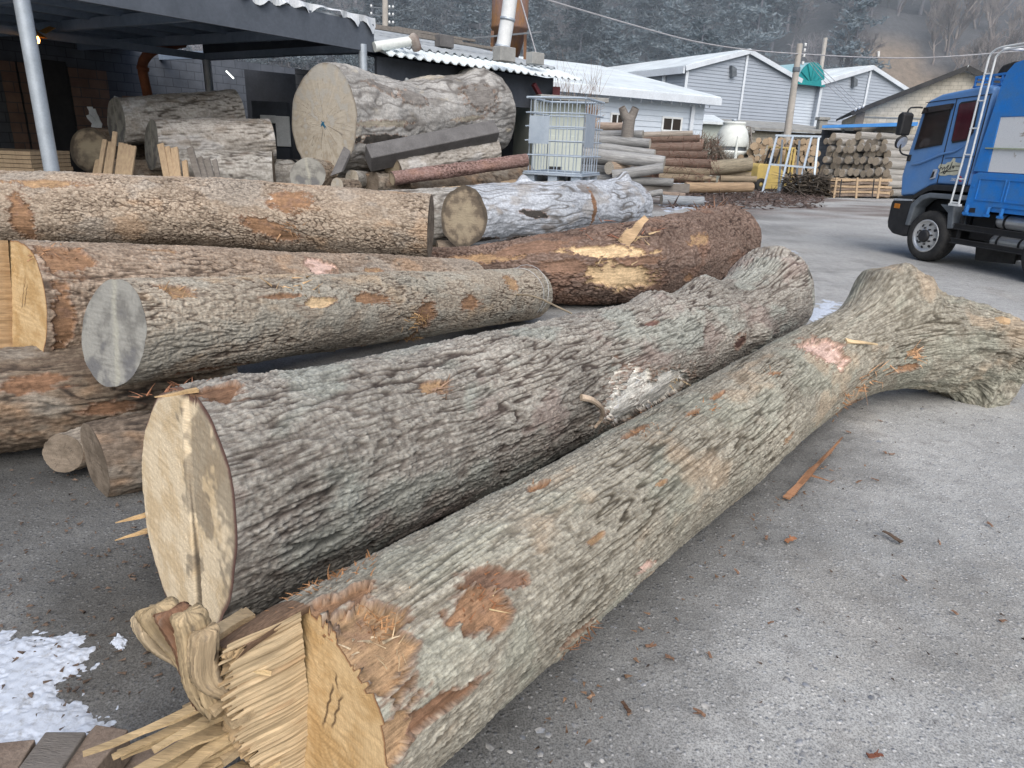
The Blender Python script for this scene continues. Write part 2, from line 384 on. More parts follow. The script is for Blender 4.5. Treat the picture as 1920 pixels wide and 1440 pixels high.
def make_log(label, pts, rad, nu, nv, st, seed=1, bulges=(), patches=(), tiltA=(0, 0), tiltB=(0, 0), cutA=None, cutB='brown', group=None, name='log', squash=0.0, gnarl=0):
    nu = int(nu*QUAL); nv = int(nv*QUAL)
    c = catmull(np.hstack([np.array(pts, float), np.array(rad, float)[:, None]]), nu); C, r = c[:, :3], c[:, 3]
    L = np.concatenate([[0], np.cumsum(np.linalg.norm(np.diff(C, axis=0), axis=1))])
    T = np.gradient(C, axis=0); T /= np.linalg.norm(T, axis=1)[:, None]
    N = np.array([0, 0, 1.])-T*T[:, 2:3]; N /= np.linalg.norm(N, axis=1)[:, None]; B = np.cross(T, N)
    th = np.linspace(0, 2*PI, nv, endpoint=False); ct, sn = np.cos(th), np.sin(th)
    u = L[:, None]; R = r[:, None]*np.ones((1, nv))
    o = seed*3.3
    R = R*(1+st.get('low', .05)*fbm(u*1.1+o, 1.3*ct[None]+o, 1.3*sn[None], 3)); R = R*(1-squash*ct[None]**2)
    for (u0, t0, su, s_t, h, p) in bulges:
        u0 = u0 if u0 >= 0 else L[-1]+u0
        dt = (th-t0+PI) % (2*PI)-PI
        q = np.sqrt((u-u0)**2/su**2+dt[None]**2/s_t**2); R = R+h*np.exp(-q**p)*(1+.15*perlin(u*9, ct[None]*3, sn[None]*3+o))
    if gnarl: R = R*(1+.13*sstep(L[-1]-1.7, L[-1]-.7, u)*fbm(u*4.5+o, 3*ct[None], 3*sn[None]+o, 4)*gnarl)
    rm = float(r.mean()); tw = st.get('twist', 0)
    def pos(R_):
        X = C[:, None]+R_[..., None]*(ct[None, :, None]*N[:, None]+sn[None, :, None]*B[:, None])
        for tilt, e in ((tiltA, np.exp(-L/.45)), (tiltB, np.exp(-(L[-1]-L)/.45))):
            if tilt[0] or tilt[1]:
                X = X+((tilt[0]*ct[None]+tilt[1]*sn[None])*R_*e[:, None])[..., None]*T[:, None]
        return X
    V0 = pos(R); rd = ct[None, :, None]*N[:, None]+sn[None, :, None]*B[:, None]
    pj = proj(V0.reshape(-1, 3)).reshape(nu, nv, 2); face = ((CAM-V0)*rd).sum(-1) > 0
    phi = th[None]+tw*u
    ya, za = rm*np.cos(phi), rm*np.sin(phi); A = u+0*phi
    h, n3 = bark_field(A, ya, za, st, seed)
    # colours
    big = fbm(A*1.3+o, ya*2.5, za*2.5+o, 4); sp2 = fbm(A*7, ya*11+o, za*11, 3); sp3 = perlin(A*34+o, ya*52, za*52)
    col = mix(np.array(st['dark']), np.array(st['mid']), sstep(-.05, .55, h)); col = mix(col, np.array(st['light']), sstep(.45, 1.05, h+.22*sp3+.12*sp2)*.85)
    col = col*(1+.28*np.clip(big, -1, 1)+.16*sp3)[..., None]
    for tint, amt, thr in st.get('tints', ()):
        f = sstep(thr, thr+.4, fbm(A*1.7+tint[0]*90, ya*3.1+tint[1]*70, za*3.1+o, 4)+.22*sp2)*amt
        col = mix(col, np.array(tint)*(.65+.6*np.clip(h, 0, 1))[..., None], f)
    disp = st['amp']*(h-.6)+st.get('rough', .0035)*n3+st.get('mid_amp', .006)*sp2
    fib = perlin(A*5, ya*70+o, za*70)
    disp = disp*(.25+.75*sstep(0, .05, u)*sstep(0, .05, L[-1]-u))
    for (px, py, su, s_t, rot, kind, dep) in patches:
        dd = (pj[..., 0]-px)**2+(pj[..., 1]-py)**2; dd = np.where(face, dd, 1e9); i, j = np.unravel_index(np.argmin(dd), dd.shape)
        du = u-L[i]; dt = (((th-th[j]+PI) % (2*PI))-PI)[None]*R
        x = du*math.cos(rot)+dt*math.sin(rot); y = -du*math.sin(rot)+dt*math.cos(rot)
        q = np.sqrt((x/su)**2+(y/s_t)**2)+.45*perlin(A*9+px, ya*17, za*17)+.28*perlin(A*26, ya*52, za*52+py)+.42*(h-.6)
        m = sstep(1.04, .96, q); rim = sstep(1.28, 1.04, q)*(1-m)
        pc = np.array(PATCH[kind])[None, None]*(.92+.30*fib+.18*sp3+.22*np.clip(sp2, -1, 1))[..., None]
        if kind in ('orange', 'tan', 'pink'):
            pc = mix(pc, np.array(PATCH['inner']), sstep(.1, .6, fbm(A*11+py, ya*16, za*16, 2))*.7)
        col = mix(col, np.array(PATCH['inner'] if kind != 'snow' else PATCH['snow'])*(.6+.5*h)[..., None], rim*.75); col = mix(col, pc, m)
        disp = disp*(1-m)+m*(-dep*1.35+.003*fib+.003*sp2)+(.006*rim*sstep(-.2, .5, sp2) if kind not in ('snow', 'dark', 'oldbark', 'oldtan') else 0)
    V = pos(R+disp)
    bc = np.stack([A, ya, za], -1)
    root = empty(name, C[0]*.5+C[-1]*.5-np.array([0, 0, float(C[:, 2].mean())]), label, 'log', group)
    mat = M['weathered'] if st.get('bare') else M['bark']
    npmesh('bark' if not st.get('bare') else 'weathered_trunk', V.reshape(-1, 3), gridfaces(nu, nv, True), root, mat, col.reshape(-1, 3), bc.reshape(-1, 3))
    G = dict(root=root, V=V, C=C, T=T, N=N, B=B, L=L, r=r, R=R, th=th, pj=pj, face=face)
    if cutA: cut_face(G, 0, cutA, seed)
    if cutB: cut_face(G, -1, cutB, seed+5)
    return G
def cut_col(x, y, f, R, kind, seed):
    o = seed*5.1; ang = np.arctan2(y, x)
    n = fbm(x*6+o, y*6, 0*x, 4); fine = perlin(x*40, y*40+o, 0*x+1.5); saw = perlin(x*4, y*55, 0*x+o)
    rays = perlin(np.cos(ang)*14+o, np.sin(ang)*14, f*1.2); crk = np.abs(perlin(np.cos(ang)*4+o, np.sin(ang)*4, f*.8))
    pal = dict(fresh=((.56, .40, .215), (.44, .285, .13)), pale=((.64, .53, .37), (.54, .42, .265)), grey=((.27, .265, .24), (.17, .165, .15)),
               tan=((.42, .38, .315), (.34, .295, .23)), brown=((.21, .17, .13), (.125, .10, .075)), ringed=((.36, .29, .205), (.175, .14, .105)))[kind]
    c = mix(np.array(pal[0]), np.array(pal[1]), sstep(-.35, .5, n+.25*fine+.2*saw))
    if kind == 'fresh': c = mix(c, np.array((.42, .26, .12)), sstep(.55, .75, perlin(x*3+o, y*30, 0*x))*.5)
    if kind == 'fresh':
        for xc, y0, y1, b in ((.055, -.02, .16, .25), (.09, .0, .15, .3), (.115, .13, .2, -.2)): c = mix(c, np.array((.06, .035, .02)), sstep(.006, .002, np.abs(x-xc-b*(y-.05)+.006*perlin(y*40, 0*x, 0*x+xc*9)))*sstep(y0, y0+.03, y)*sstep(y1, y1-.03, y)*.85)
        c = mix(c, np.array((.30, .16, .08)), sstep(.965, .995, f))
    if kind == 'pale':
        st = sstep(.05, .4, fbm(x*5+7, y*7+o, 0*x, 4)+.35*perlin(x*30, y*30, 0*x)-np.clip((.1-x)*3, -.4, 1.2)-np.clip(-(y-.05)*1.5, -.3, .6)); c = mix(c, np.array((.16, .135, .105)), st*.62)
        c = mix(c, np.array((.10, .045, .04)), sstep(.93, .985, f)*.9); ln_ = x+.26*y-.10; c = mix(c, np.array((.035, .028, .022)), np.exp(-(ln_/(.004+.012*np.clip(-y, 0, .4)))**2)*sstep(.22, .0, y)*.9)
        c = c*(1+.10*perlin(x*90, y*3+o, 0*x))[..., None]
    if kind == 'grey':
        c = mix(c, np.array((.36, .35, .29)), sstep(.02, -.02, np.abs(x+.3*y-.02+.02*n)-.02)*.7); c = mix(c, np.array((.13, .13, .135)), sstep(.0, .5, n-2.2*y-.2)*.7)
    if kind in ('tan', 'ringed', 'brown'):
        c = mix(c, np.array((.05, .04, .035)), sstep(.03, .008, crk)*sstep(.04, .15, f)*sstep(.85, .45, f+.3*n)*.6)
        c = c*(1+.12*rays)[..., None]
    if kind == 'tan': c = mix(c, np.array((.12, .10, .085)), sstep(.94, 1.0, f)*.6); c = mix(c, np.array((.42, .42, .40)), sstep(.1, .6, n+y*.6)*.6)
    if kind == 'ringed':
        c = mix(c, np.array((.09, .075, .06)), sstep(.8, .92, f+.06*n)*.75); c = mix(c, np.array((.46, .385, .27)), sstep(.85, .15, f+.25*n)*.75)
    return c
def cut_face(G, end, kind, seed, relief=None, nr=70):
    ring = G['V'][end]; nv = len(ring); T = G['T'][end]*(-1 if end == 0 else 1); N, B = G['N'][end], G['B'][end]
    cen = ring.mean(0); f = np.concatenate([np.linspace(0, .93, nr-8), np.linspace(.94, 1, 8)])
    V = cen+f[:, None, None]*(ring-cen)[None]
    d = V-cen; y = d@N; x = d@B
    z = .0016*perlin(x*8, y*60, 0*x+seed)+.0018*perlin(x*60, y*60, 0*x)
    if relief is not None: z = z+relief(x, y)
    fade = np.clip((1-f)*14, 0, 1)[:, None]
    V = V+(z*fade+.001)[..., None]*T
    col = cut_col(x, y, f[:, None]+0*x, G['r'][end], kind, seed)
    bc = np.stack([x, y, 0*x], -1)
    return npmesh('cut_face', V.reshape(-1, 3), gridfaces(nr, nv, True, flip=(end == 0)), G['root'], M['cut'], col.reshape(-1, 3), bc.reshape(-1, 3))
def at_px(G, px, py):
    dd = (G['pj'][..., 0]-px)**2+(G['pj'][..., 1]-py)**2; dd = np.where(G['face'], dd, 1e9); i, j = np.unravel_index(np.argmin(dd), dd.shape)
    rd = math.cos(G['th'][j])*G['N'][i]+math.sin(G['th'][j])*G['B'][i]
    return G['V'][i, j], rd, G['T'][i]
def shard(mb, a, b, w, t, n=5, up=(0, 0, 1), curl=0.0, taper=(1, .15)):
    """a thin torn splinter from a to b"""
    a, b = np.array(a, float), np.array(b, float); d = b-a; L = np.linalg.norm(d); d = d/L
    x = np.cross(d, up); x = nrm(x) if np.linalg.norm(x) > 1e-3 else np.array([1., 0, 0]); z = np.cross(x, d); V = []
    for i in range(n):
        s = i/(n-1); k = taper[0]*(1-s)+taper[1]*s; k *= random.uniform(.8, 1.15)
        p = a+d*L*s+z*curl*math.sin(s*PI*.6)+x*random.uniform(-.12, .12)*w
        V += [p-x*w*k/2-z*t*k/2, p+x*w*k/2-z*t*k/2, p+x*w*k/2+z*t*k/2, p-x*w*k/2+z*t*k/2]
    F = [(i*4+k, i*4+(k+1) % 4, i*4+4+(k+1) % 4, i*4+4+k) for i in range(n-1) for k in range(4)]+[(3, 2, 1, 0), (4*n-4, 4*n-3, 4*n-2, 4*n-1)]
    return mb.add(V, F)
def notch(G, b0, ext, pale=(.53, .41, .255), nz=260, nt=70, rag=.11, name='split_wood', seed=3, lean=True):
    """wood left standing beyond the saw cut: a slab whose open face shows torn fibres"""
    C, T, N, B = G['C'][0], -G['T'][0], G['N'][0], G['B'][0]; ring = G['V'][0]; q = ring-ring.mean(0); cen = ring.mean(0)
    bb, nn = q@B, q@N
    sel = np.where(bb < b0)[0]; 
    seq = sorted(sel, key=lambda j: ((G['th'][j]-PI/2) % (2*PI)))      # runs from bottom round the back to the top
    top = nn[seq].max(); bt = q[[j for j in seq]]@N
    zt = max(nn[j] for j in seq if bb[j] > b0-.06); zb = min(nn[j] for j in seq if bb[j] > b0-.06)
    zz = np.linspace(zb, zt, nz); tt = np.linspace(-.02, 1, nt)
    rg = np.random.default_rng(seed)
    le = ext*(1+rag*.6*np.repeat(rg.normal(size=nz//3+1), 3)[:nz]+rag*.8*perlin(zz*9, 0*zz, 0*zz+seed))
    le = le*(.30+.70*sstep(zb-.05, zb+.62*(zt-zb), zz)) if lean else le
    s = tt[:, None]*le[None]
    z2 = zz[None]-.25*s*0+0*s
    db = .0035*perlin(s*3, z2*120, 0*s+seed)+.006*perlin(s*1.6, z2*40, 0*s+seed)+.010*perlin(s*1.5, z2*9, 0*s)-.02*sstep(.2, 1.0, tt)[:, None]
    V = cen+T*s[..., None]+N*z2[..., None]+B*(b0+db)[..., None]
    n1 = perlin(s*3, z2*90, 0*s+seed*2); n2 = fbm(s*6, z2*30, 0*s, 3)
    col = np.array(pale)[None, None]*(1+.25*n1+.25*n2)[..., None]; col = mix(col, np.array((.30, .19, .10)), sstep(.3, .8, n2+.5*sstep(.75, 1.05, tt)[:, None]*perlin(z2*60, s*2, 0*s+4)+.1)*.6)
    o = npmesh(name, V.reshape(-1, 3), gridfaces(nt, nz), G['root'], M['fibre'], col.reshape(-1, 3), np.stack([s, z2, 0*s], -1).reshape(-1, 3))
    # back of the slab: the outer arc of the stem carried forward, and the ragged end
    A0 = ring[seq]; m = len(A0); nt2 = 24; t2 = np.linspace(-.01, 1, nt2)
    ea = np.interp((A0-cen)@N, zz, le)
    V2 = A0[None]+T*(t2[:, None]*ea[None])[..., None]+(cen-A0)[None]*(.06*t2[:, None]**2)[..., None]
    w = np.linspace(0, 1, 14)
    fr = V[-1]; k = np.clip(np.searchsorted(zz, (V2[-1]-cen)@N), 0, nz-1); V3 = V2[-1][None]*(1-w)[:, None, None]+fr[k][None]*w[:, None, None]
    V3 = V3-T*(.06*np.abs(perlin(w[:, None]*9, np.linspace(0, 9, m)[None]*5, 0*w[:, None]))*np.sin(w*PI)[:, None])[..., None]
    c2 = np.tile(np.array((.20, .13, .085)), (nt2*m, 1))*(1+.3*RNG.normal(size=(nt2*m, 1))*.5); c3 = np.tile(np.array((.42, .30, .17)), (14*m, 1))*(1+.25*RNG.normal(size=(14*m, 1)))
    b3 = np.stack([0*V3[..., 0], (V3-cen)@N, (V3-cen)@B], -1)
    npmesh('split_back', np.vstack([V2.reshape(-1, 3), V3.reshape(-1, 3)]), np.vstack([gridfaces(nt2, m), gridfaces(14, m)+nt2*m]), G['root'], M['fibre'],
           np.vstack([c2, c3]), np.vstack([np.stack([t2[:, None]+0*ea[None], (V2-cen)@N, (V2-cen)@B], -1).reshape(-1, 3), b3.reshape(-1, 3)]))
    G['slab'] = dict(cen=cen, T=T, N=N, B=B, zt=zt, zb=zb, ext=ext, b0=b0)
    return o

OAK = dict(sp=.022, el=14.0, amp=.0095, dark=(.072, .062, .046), mid=(.188, .168, .132), light=(.36, .338, .278), twist=.16, low=.035, rough=.003, mid_amp=.004, warp=.32,
           tints=[((.26, .275, .225), .35, .0), ((.36, .27, .185), .45, .22)])
GREY = dict(sp=.027, el=11.0, amp=.0145, dark=(.060, .048, .041), mid=(.185, .163, .140), light=(.36, .342, .30), twist=.12, low=.06, rough=.004, mid_amp=.009, warp=.65,
            tints=[((.285, .315, .28), .40, .1), ((.225, .165, .145), .45, .22)])
BROWN = dict(sp=.029, el=5.5, amp=.014, dark=(.075, .055, .042), mid=(.225, .168, .124), light=(.36, .29, .225), low=.045, rough=.003, mid_amp=.005, warp=.7,
             tints=[((.37, .235, .14), .40, .25), ((.30, .285, .25), .35, .1)])
FLAKY = dict(BROWN, sp=.032, el=2.8, amp=.013, plates=True, mid=(.26, .205, .155), light=(.40, .335, .265), tints=[((.39, .255, .155), .42, .2), ((.31, .29, .26), .4, .1)])
GBROWN = dict(BROWN, sp=.025, el=5.5, amp=.011, mid=(.255, .212, .165), light=(.40, .355, .285), tints=[((.40, .28, .17), .42, .2), ((.30, .30, .26), .4, .0)])
RED = dict(sp=.045, el=2.6, amp=.022, plates=True, dark=(.045, .031, .026), mid=(.125, .084, .066), light=(.215, .16, .13), low=.06, rough=.004, mid_amp=.008, tints=[((.22, .125, .085), .4, .2)])
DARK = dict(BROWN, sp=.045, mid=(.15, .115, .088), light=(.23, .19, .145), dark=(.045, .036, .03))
FROST = dict(bare=1, sp=.10, el=9, amp=.007, dark=(.14, .135, .13), mid=(.28, .295, .32), light=(.46, .49, .53), low=.07, rough=.002, mid_amp=.008,
             tints=[((.15, .135, .125), .9, .26), ((.27, .255, .24), .7, .15)])
OLD = dict(bare=1, sp=.09, el=8, amp=.010, dark=(.08, .07, .062), mid=(.25, .235, .21), light=(.40, .385, .355), low=.06, rough=.002, mid_amp=.008,
           tints=[((.15, .125, .105), .8, .18), ((.42, .42, .41), .4, .2)])
GIANT = dict(OLD, sp=.16, el=10, dark=(.15, .14, .13), mid=(.255, .245, .23), light=(.37, .36, .34), amp=.010, mid_amp=.012, tints=[((.13, .12, .11), .7, .22), ((.45, .39, .28), .4, .5)])

# 1 the front log with the forked far end
A1 = np.array([-.50, 1.443, .31])
L1 = make_log('long grey-green barked log in front, notched near end, forked far end',
    [A1, (.35, 2.49, .315), (1.15, 3.46, .32), (1.88, 4.36, .33), S(1600, 664, 252), S(1715, 648, 240), S(1815, 655, 231), S(1878, 682, 227)],
    [.315, .30, .31, .315, .32, .335, .36, .27], 1250, 460, OAK, 1,
    bulges=[(-1.26, -.10, .29, .60, .29, 2.5), (-1.12, .5, .12, .25, .06, 2), (-1.38, -.5, .10, .3, .05, 2), (-.85, .1, .2, .9, .05, 2), (-.16, PI*.93, .26, .7, .28, 3.0), (-.10, .9, .20, .5, .14, 3), (-.30, -1.0, .15, .5, .08, 2)], gnarl=.8,
    patches=[(1545, 655, .19, .15, .3, 'pink', .018), (900, 1140, .11, .075, .2, 'orange', .016), (935, 1085, .10, .03, .5, 'inner', .012), (1190, 812, .10, .022, 0, 'orange', .012), (1300, 772, .07, .016, 0, 'orange', .01),
             (1345, 742, .08, .014, 0, 'orange', .01), (1450, 700, .07, .014, .2, 'orange', .01), (705, 1205, .10, .15, .1, 'tan', .020), (640, 1120, .12, .035, .2, 'orange', .014), (600, 1090, .09, .04, 0, 'orange', .01),
             (1215, 1062, .075, .018, .2, 'pink', .012), (1010, 912, .06, .02, 0, 'orange', .01), (1590, 760, .22, .05, .1, 'orange', .015), (1700, 690, .14, .028, 0, 'orange', .012), (1715, 660, .09, .02, 0, 'tan', .01),
             (820, 1330, .16, .03, .1, 'brown', .014), (1080, 1190, .10, .03, 0, 'brown', .012), (740, 1390, .07, .06, 0, 'tan', .012), (1240, 905, .05, .012, 0, 'tan', .006), (1120, 1010, .06, .012, 0, 'tan', .006), (1480, 820, .07, .02, 0, 'tan', .008)],
    tiltA=(.10, .0), cutA='fresh', cutB='brown')
notch(L1, -.03, .20)
# 2 the thick log behind it
L2 = make_log('thickest grey scaly-barked log, pale cut end with a long crack, lying second from the front',
    [P(345, 955, .47), (-.2, 3.42, .41), (1.2, 5.12, .375), P(1445, 575, .38)], [.46, .41, .37, .37], 1050, 480, GREY, 2,
    bulges=[(-.14, .10, .36, 1.0, .23, 2.0), (-1.40, -.15, .20, .45, .085, 2), (-2.2, -.2, .16, .4, .06, 2), (-1.1, 1.5, .14, .4, .07, 2)],
    patches=[(1190, 752, .36, .19, .10, 'white', .02), (1250, 728, .34, .15, .05, 'white', .02), (820, 725, .07, .04, 0, 'tan', .012), (1225, 605, .06, .03, 0, 'red', .01), 
             (400, 735, .10, .07, 0, 'brown', .010), (1390, 640, .10, .06, 0, 'red', .01)],
    tiltA=(.12, -.10), cutA=None, cutB='brown')
def relief2(x, y):
    line = x+.26*y-.10; return (.012+.01*y)*sstep(.02, -.02, line)-.03*np.exp(-((line-.012)/.012)**2)*sstep(.15, -.25, y)
cut_face(L2, 0, 'pale', 2, relief2, 110)
# 3 the shorter log lying on top with a grey round end
L3 = make_log('shorter greyish-brown log with a round grey weathered end, resting above the thick log',
    [P(212, 624, .80), (-1.15, 5.0, .58), (.16, 7.2, .29)], [.275, .265, .265], 850, 330, GBROWN, 3,
    patches=[(330, 545, .10, .05, 0, 'tan', .01), (600, 565, .16, .035, 0, 'pale', .01), (530, 555, .16, .02, 0, 'orange', .01), (700, 560, .18, .04, .1, 'orange', .01), (800, 590, .12, .10, .1, 'orange', .012), (770, 630, .06, .09, 0, 'tan', .014),
             (660, 660, .16, .05, 0, 'brown', .01), (880, 570, .16, .06, 0, 'orange', .01), (960, 530, .10, .08, 0, 'tan', .008), (400, 690, .2, .03, 0, 'brown', .008)],
    tiltA=(.18, .0), cutA='grey', cutB='brown')
# 4 brown log with a freshly felled, notched end at the left edge
L4 = make_log('long brown furrowed log with a fresh yellow notched end at the left edge',
    [S(36, 574, 322), (-1.78, 5.4, .58), (-.52, 7.2, .33)], [.385, .335, .30], 850, 330, BROWN, 4,
    patches=[(120, 480, .16, .12, 0, 'orange', .012), (600, 500, .14, .12, .2, 'pink', .012), (700, 510, .10, .05, 0, 'tan', .01), (300, 470, .10, .02, 0, 'tan', .006), (540, 532, .14, .03, 0, 'snow', -.012), (120, 600, .05, .2, 0, 'orange', .01)],
    tiltA=(.05, .0), cutA='fresh', cutB='brown')
notch(L4, -.10, .10, (.40, .27, .15), 90, 30, .1, seed=9, lean=False)
# 5 topmost log of the left heap
L5 = make_log('flaky brown log topmost at the back of the front heap, with a white scrape',
    [(-5.75, 7.0, .97), (-3.4, 7.45, .97), (-.95, 7.5, .90)], [.37, .36, .35], 800, 330, FLAKY, 5,
    patches=[(518, 380, .10, .028, .7, 'white', .01), (540, 375, .20, .12, 0, 'orange', .008), (40, 410, .10, .25, 0, 'orange', .012), (505, 430, .30, .09, .3, 'orange', .01), (90, 345, .3, .05, 0, 'tan', .008)],
    tiltA=(0, 0), cutA='fresh', cutB='brown')
# 6 log under them at lower left; bark darkened to carry the heap's shade
L6 = make_log('dark shaded log underneath the heap at the left edge',
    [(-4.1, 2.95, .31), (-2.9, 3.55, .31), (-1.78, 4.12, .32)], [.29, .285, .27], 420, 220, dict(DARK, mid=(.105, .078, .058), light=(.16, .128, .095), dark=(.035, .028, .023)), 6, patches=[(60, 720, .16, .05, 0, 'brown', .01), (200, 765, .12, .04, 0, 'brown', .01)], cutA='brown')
# 7 short blocks it rests on; front block's brown deepened for the gloom underneath
L7 = make_log('short squared-off block with a cracked brown end under the dark log', [P(178, 862, .17)-(np.array([0, 0, 0])), P(178, 862, .17)+np.array([.62, .42, 0])], [.185, .20], 120, 120, dict(DARK, mid=(.11, .085, .065), light=(.17, .135, .105)), 7, cutA='brown', squash=-.1, tiltA=(0, .25))
L7b = make_log('thin grey slab standing on edge beside the short block under the dark log', [P(118, 850, .14), P(118, 850, .14)+np.array([.35, .55, 0])], [.105, .12], 90, 90, DARK, 8, cutA='brown', squash=0.0, tiltA=(.2, .5))
# 8 dark red log
L8 = make_log('dark red-brown barked log with broad orange scars, far end thick and blunt', [(-1.6, 8.45, .27), (-.5, 8.12, .33), (.35, 8.0, .42), (1.30, 8.32, .49), (2.2, 9.2, .52), (3.02, 10.15, .55)], [.25, .31, .40, .48, .50, .54], 700, 340, RED, 9,
    patches=[(1170, 520, .38, .17, .25, 'pale', .03), (1140, 470, .45, .07, .15, 'pale', .02), (1310, 450, .22, .08, 0, 'tan', .012), (1200, 490, .25, .05, 0, 'inner', .01), (1060, 500, .2, .08, 0, 'inner', .01), (900, 485, .45, .06, 0, 'tan', .01), (1000, 462, .3, .08, 0, 'inner', .01), (1290, 520, .10, .06, 0, 'orange', .01), (980, 470, .3, .05, 0, 'inner', .01)],
    tiltB=(-.05, .15), cutB='brown')
# 9 frosted silver log
L9 = make_log('silver-white frosted barkless log with a brown ringed end and two knots', [P(869, 407, .80), S(1030, 396, 124), S(1185, 386, 107)], [.42, .425, .46], 420, 280, FROST, 10,
    bulges=[(1.05, -.25, .10, .22, .13, 2), (-.45, .15, .12, .25, .13, 2), (-.05, 0, .3, 3, -.06, 2)], patches=[(1115, 390, .04, .3, 0, 'brown', .0), (1010, 445, .5, .06, 0, 'dark', 0), (1000, 400, .2, .05, .2, 'dark', 0), (1170, 440, .4, .12, .1, 'dark', 0), (900, 450, .3, .05, 0, 'dark', 0)], cutA='ringed', tiltA=(.1, .32))
# 10 long grey log behind it
L10 = make_log('long grey weathered log half hidden behind the frosted log', [(-2.3, 10.35, .62), (-.4, 10.9, .78), (.72, 11.15, .92)], [.42, .41, .36], 300, 180, OLD, 11, patches=[(860, 340, .35, .05, 0, 'pale', 0), (960, 335, .4, .04, 0, 'pale', 0)], cutB='brown', cutA='brown')
# 11 the giant trunk
GIA = S(606, 233, 116); GIB = S(915, 214, 92)
L11 = make_log('giant weathered trunk with a wide pale star-cracked cut face', [GIA, GIA*.5+GIB*.5+np.array([0, 0, -.06]), GIB], [.81, .78, .73], 420, 300, GIANT, 12,
    bulges=[(.25, .3, .5, .7, .10, 2), (-.35, .2, .35, .8, .16, 2), (.2, PI*1.02, .4, .4, .12, 2), (1.6, 0, .6, .6, -.10, 2)],
    patches=[(775, 185, .30, .12, .2, 'oldbark', -.02), (715, 165, .3, .08, .3, 'oldbark', -.02), (900, 185, .40, .22, .1, 'oldbark', -.03), (720, 232, .6, .05, 0, 'oldtan', .0), (880, 222, .4, .04, 0, 'oldtan', 0), (720, 262, .6, .08, 0, 'dark', 0)], cutA='tan', cutB='brown', tiltA=(.10, .05))
# its pith carries a dab of blue marking paint
q = L11['V'][0].mean(0); t = -L11['T'][0]; mb = MB()
for i in range(9):
    a = random.uniform(0, 2*PI); l = random.uniform(.03, .12)
    shard(mb, q+t*.008, q+t*.008+(math.cos(a)*L11['N'][0]+math.sin(a)*L11['B'][0])*l, .035, .006, up=t)
M['bluepaint'] = pm('blue_marking_paint', (.03, .16, .27), None, .8)
mb.build('paint_mark', M['bluepaint'], L11['root'])
# ------------------------------------------------------------------ camera, light
cam = bpy.data.cameras.new('camera'); co = bpy.data.objects.new('camera', cam); COL.objects.link(co)
cam.sensor_fit = 'HORIZONTAL'; cam.sensor_width = 36; cam.lens = FPX/1920*36; cam.clip_start = .05; cam.clip_end = 2000
Mx = Matrix.Identity(4)
for i in range(3): Mx[i][0] = CR[i]; Mx[i][1] = CU[i]; Mx[i][2] = -F0[i]; Mx[i][3] = CAM[i]
co.matrix_world = Mx; sc.camera = co
SUN_EL, SUN_AZ = math.radians(46), math.radians(172)     # high, behind the left shoulder (azimuth from +Y towards +X)
wd = bpy.data.worlds.new('World'); sc.world = wd; wd.use_nodes = True; wt = wd.node_tree; bg = wt.nodes['Background']
sk = wt.nodes.new('ShaderNodeTexSky'); sk.sky_type = 'NISHITA'; sk.sun_disc = False; sk.sun_elevation = SUN_EL; sk.sun_rotation = SUN_AZ
sk.air_density = 1.0; sk.dust_density = 3.0; sk.ozone_density = 1.0
wt.links.new(sk.outputs[0], bg.inputs[0]); bg.inputs[1].default_value = .15
sun = bpy.data.lights.new('sun', 'SUN'); sun.energy = 3.0; sun.angle = math.radians(75); sun.color = (1, .985, .965)
so = bpy.data.objects.new('sun', sun); COL.objects.link(so)
sd = Vector((math.sin(SUN_AZ)*math.cos(SUN_EL), math.cos(SUN_AZ)*math.cos(SUN_EL), math.sin(SUN_EL)))
so.rotation_euler = sd.to_track_quat('Z', 'Y').to_euler(); so.location = (0, 0, 60)
sc.view_settings.view_transform = 'Standard'; sc.view_settings.look = 'None'; sc.view_settings.exposure = 0; sc.view_settings.gamma = 1
sc.render.engine = 'CYCLES'; sc.cycles.max_bounces = 6; sc.cycles.use_denoising = True

# ------------------------------------------------------------------ ground
def ground_h(x, y):
    near = sstep(26, 8, y)
    return (.012*fbm(x*.7, y*.7, 0*x+.5, 3)+.0045*perlin(x*9, y*9, 0*x)+.003*perlin(x*31, y*31, 0*x))*near-.012
gx = np.concatenate([np.linspace(-400, -30, 12), np.linspace(-28, -5.2, 24), np.linspace(-5, 7.5, int(520*QUAL)), np.linspace(7.7, 40, 40), np.linspace(45, 400, 12)])
gy = np.concatenate([np.linspace(-120, -1, 14), np.linspace(-.5, .6, 8), np.linspace(.65, 13, int(560*QUAL)), np.linspace(13.2, 40, 60), np.linspace(43, 420, 20)])
X, Y = np.meshgrid(gx, gy); Z = ground_h(X, Y)
def axis_dist(p0, p1, x, y):
    p0, p1 = np.array(p0[:2]), np.array(p1[:2]); d = p1-p0; t = np.clip(((x-p0[0])*d[0]+(y-p0[1])*d[1])/(d@d), 0, 1)
    return np.hypot(x-p0[0]-t*d[0], y-p0[1]-t*d[1])
damp_shade = np.ones_like(X); nz = .5+.5*fbm(X*2.2, Y*2.2, 0*X, 3)
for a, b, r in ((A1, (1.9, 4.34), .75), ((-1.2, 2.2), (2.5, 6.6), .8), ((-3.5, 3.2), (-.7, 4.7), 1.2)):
    damp_shade *= 1-.48*sstep(r+.15, .15, axis_dist(a, b, X, Y)+.25*(nz-.5))  # wet ground plus painted contact shade along the foot of the logs
muck = sstep(.2, .75, .5+.5*fbm(X*.5+4, Y*.5, 0*X, 3))*sstep(1.5, -2.2, X-.4*Y)       # dark sodden soil on the left
damp_shade = damp_shade*(1-.42*muck)*(1-.25*sstep(1.0, -1.2, X)*sstep(7, 4, Y))
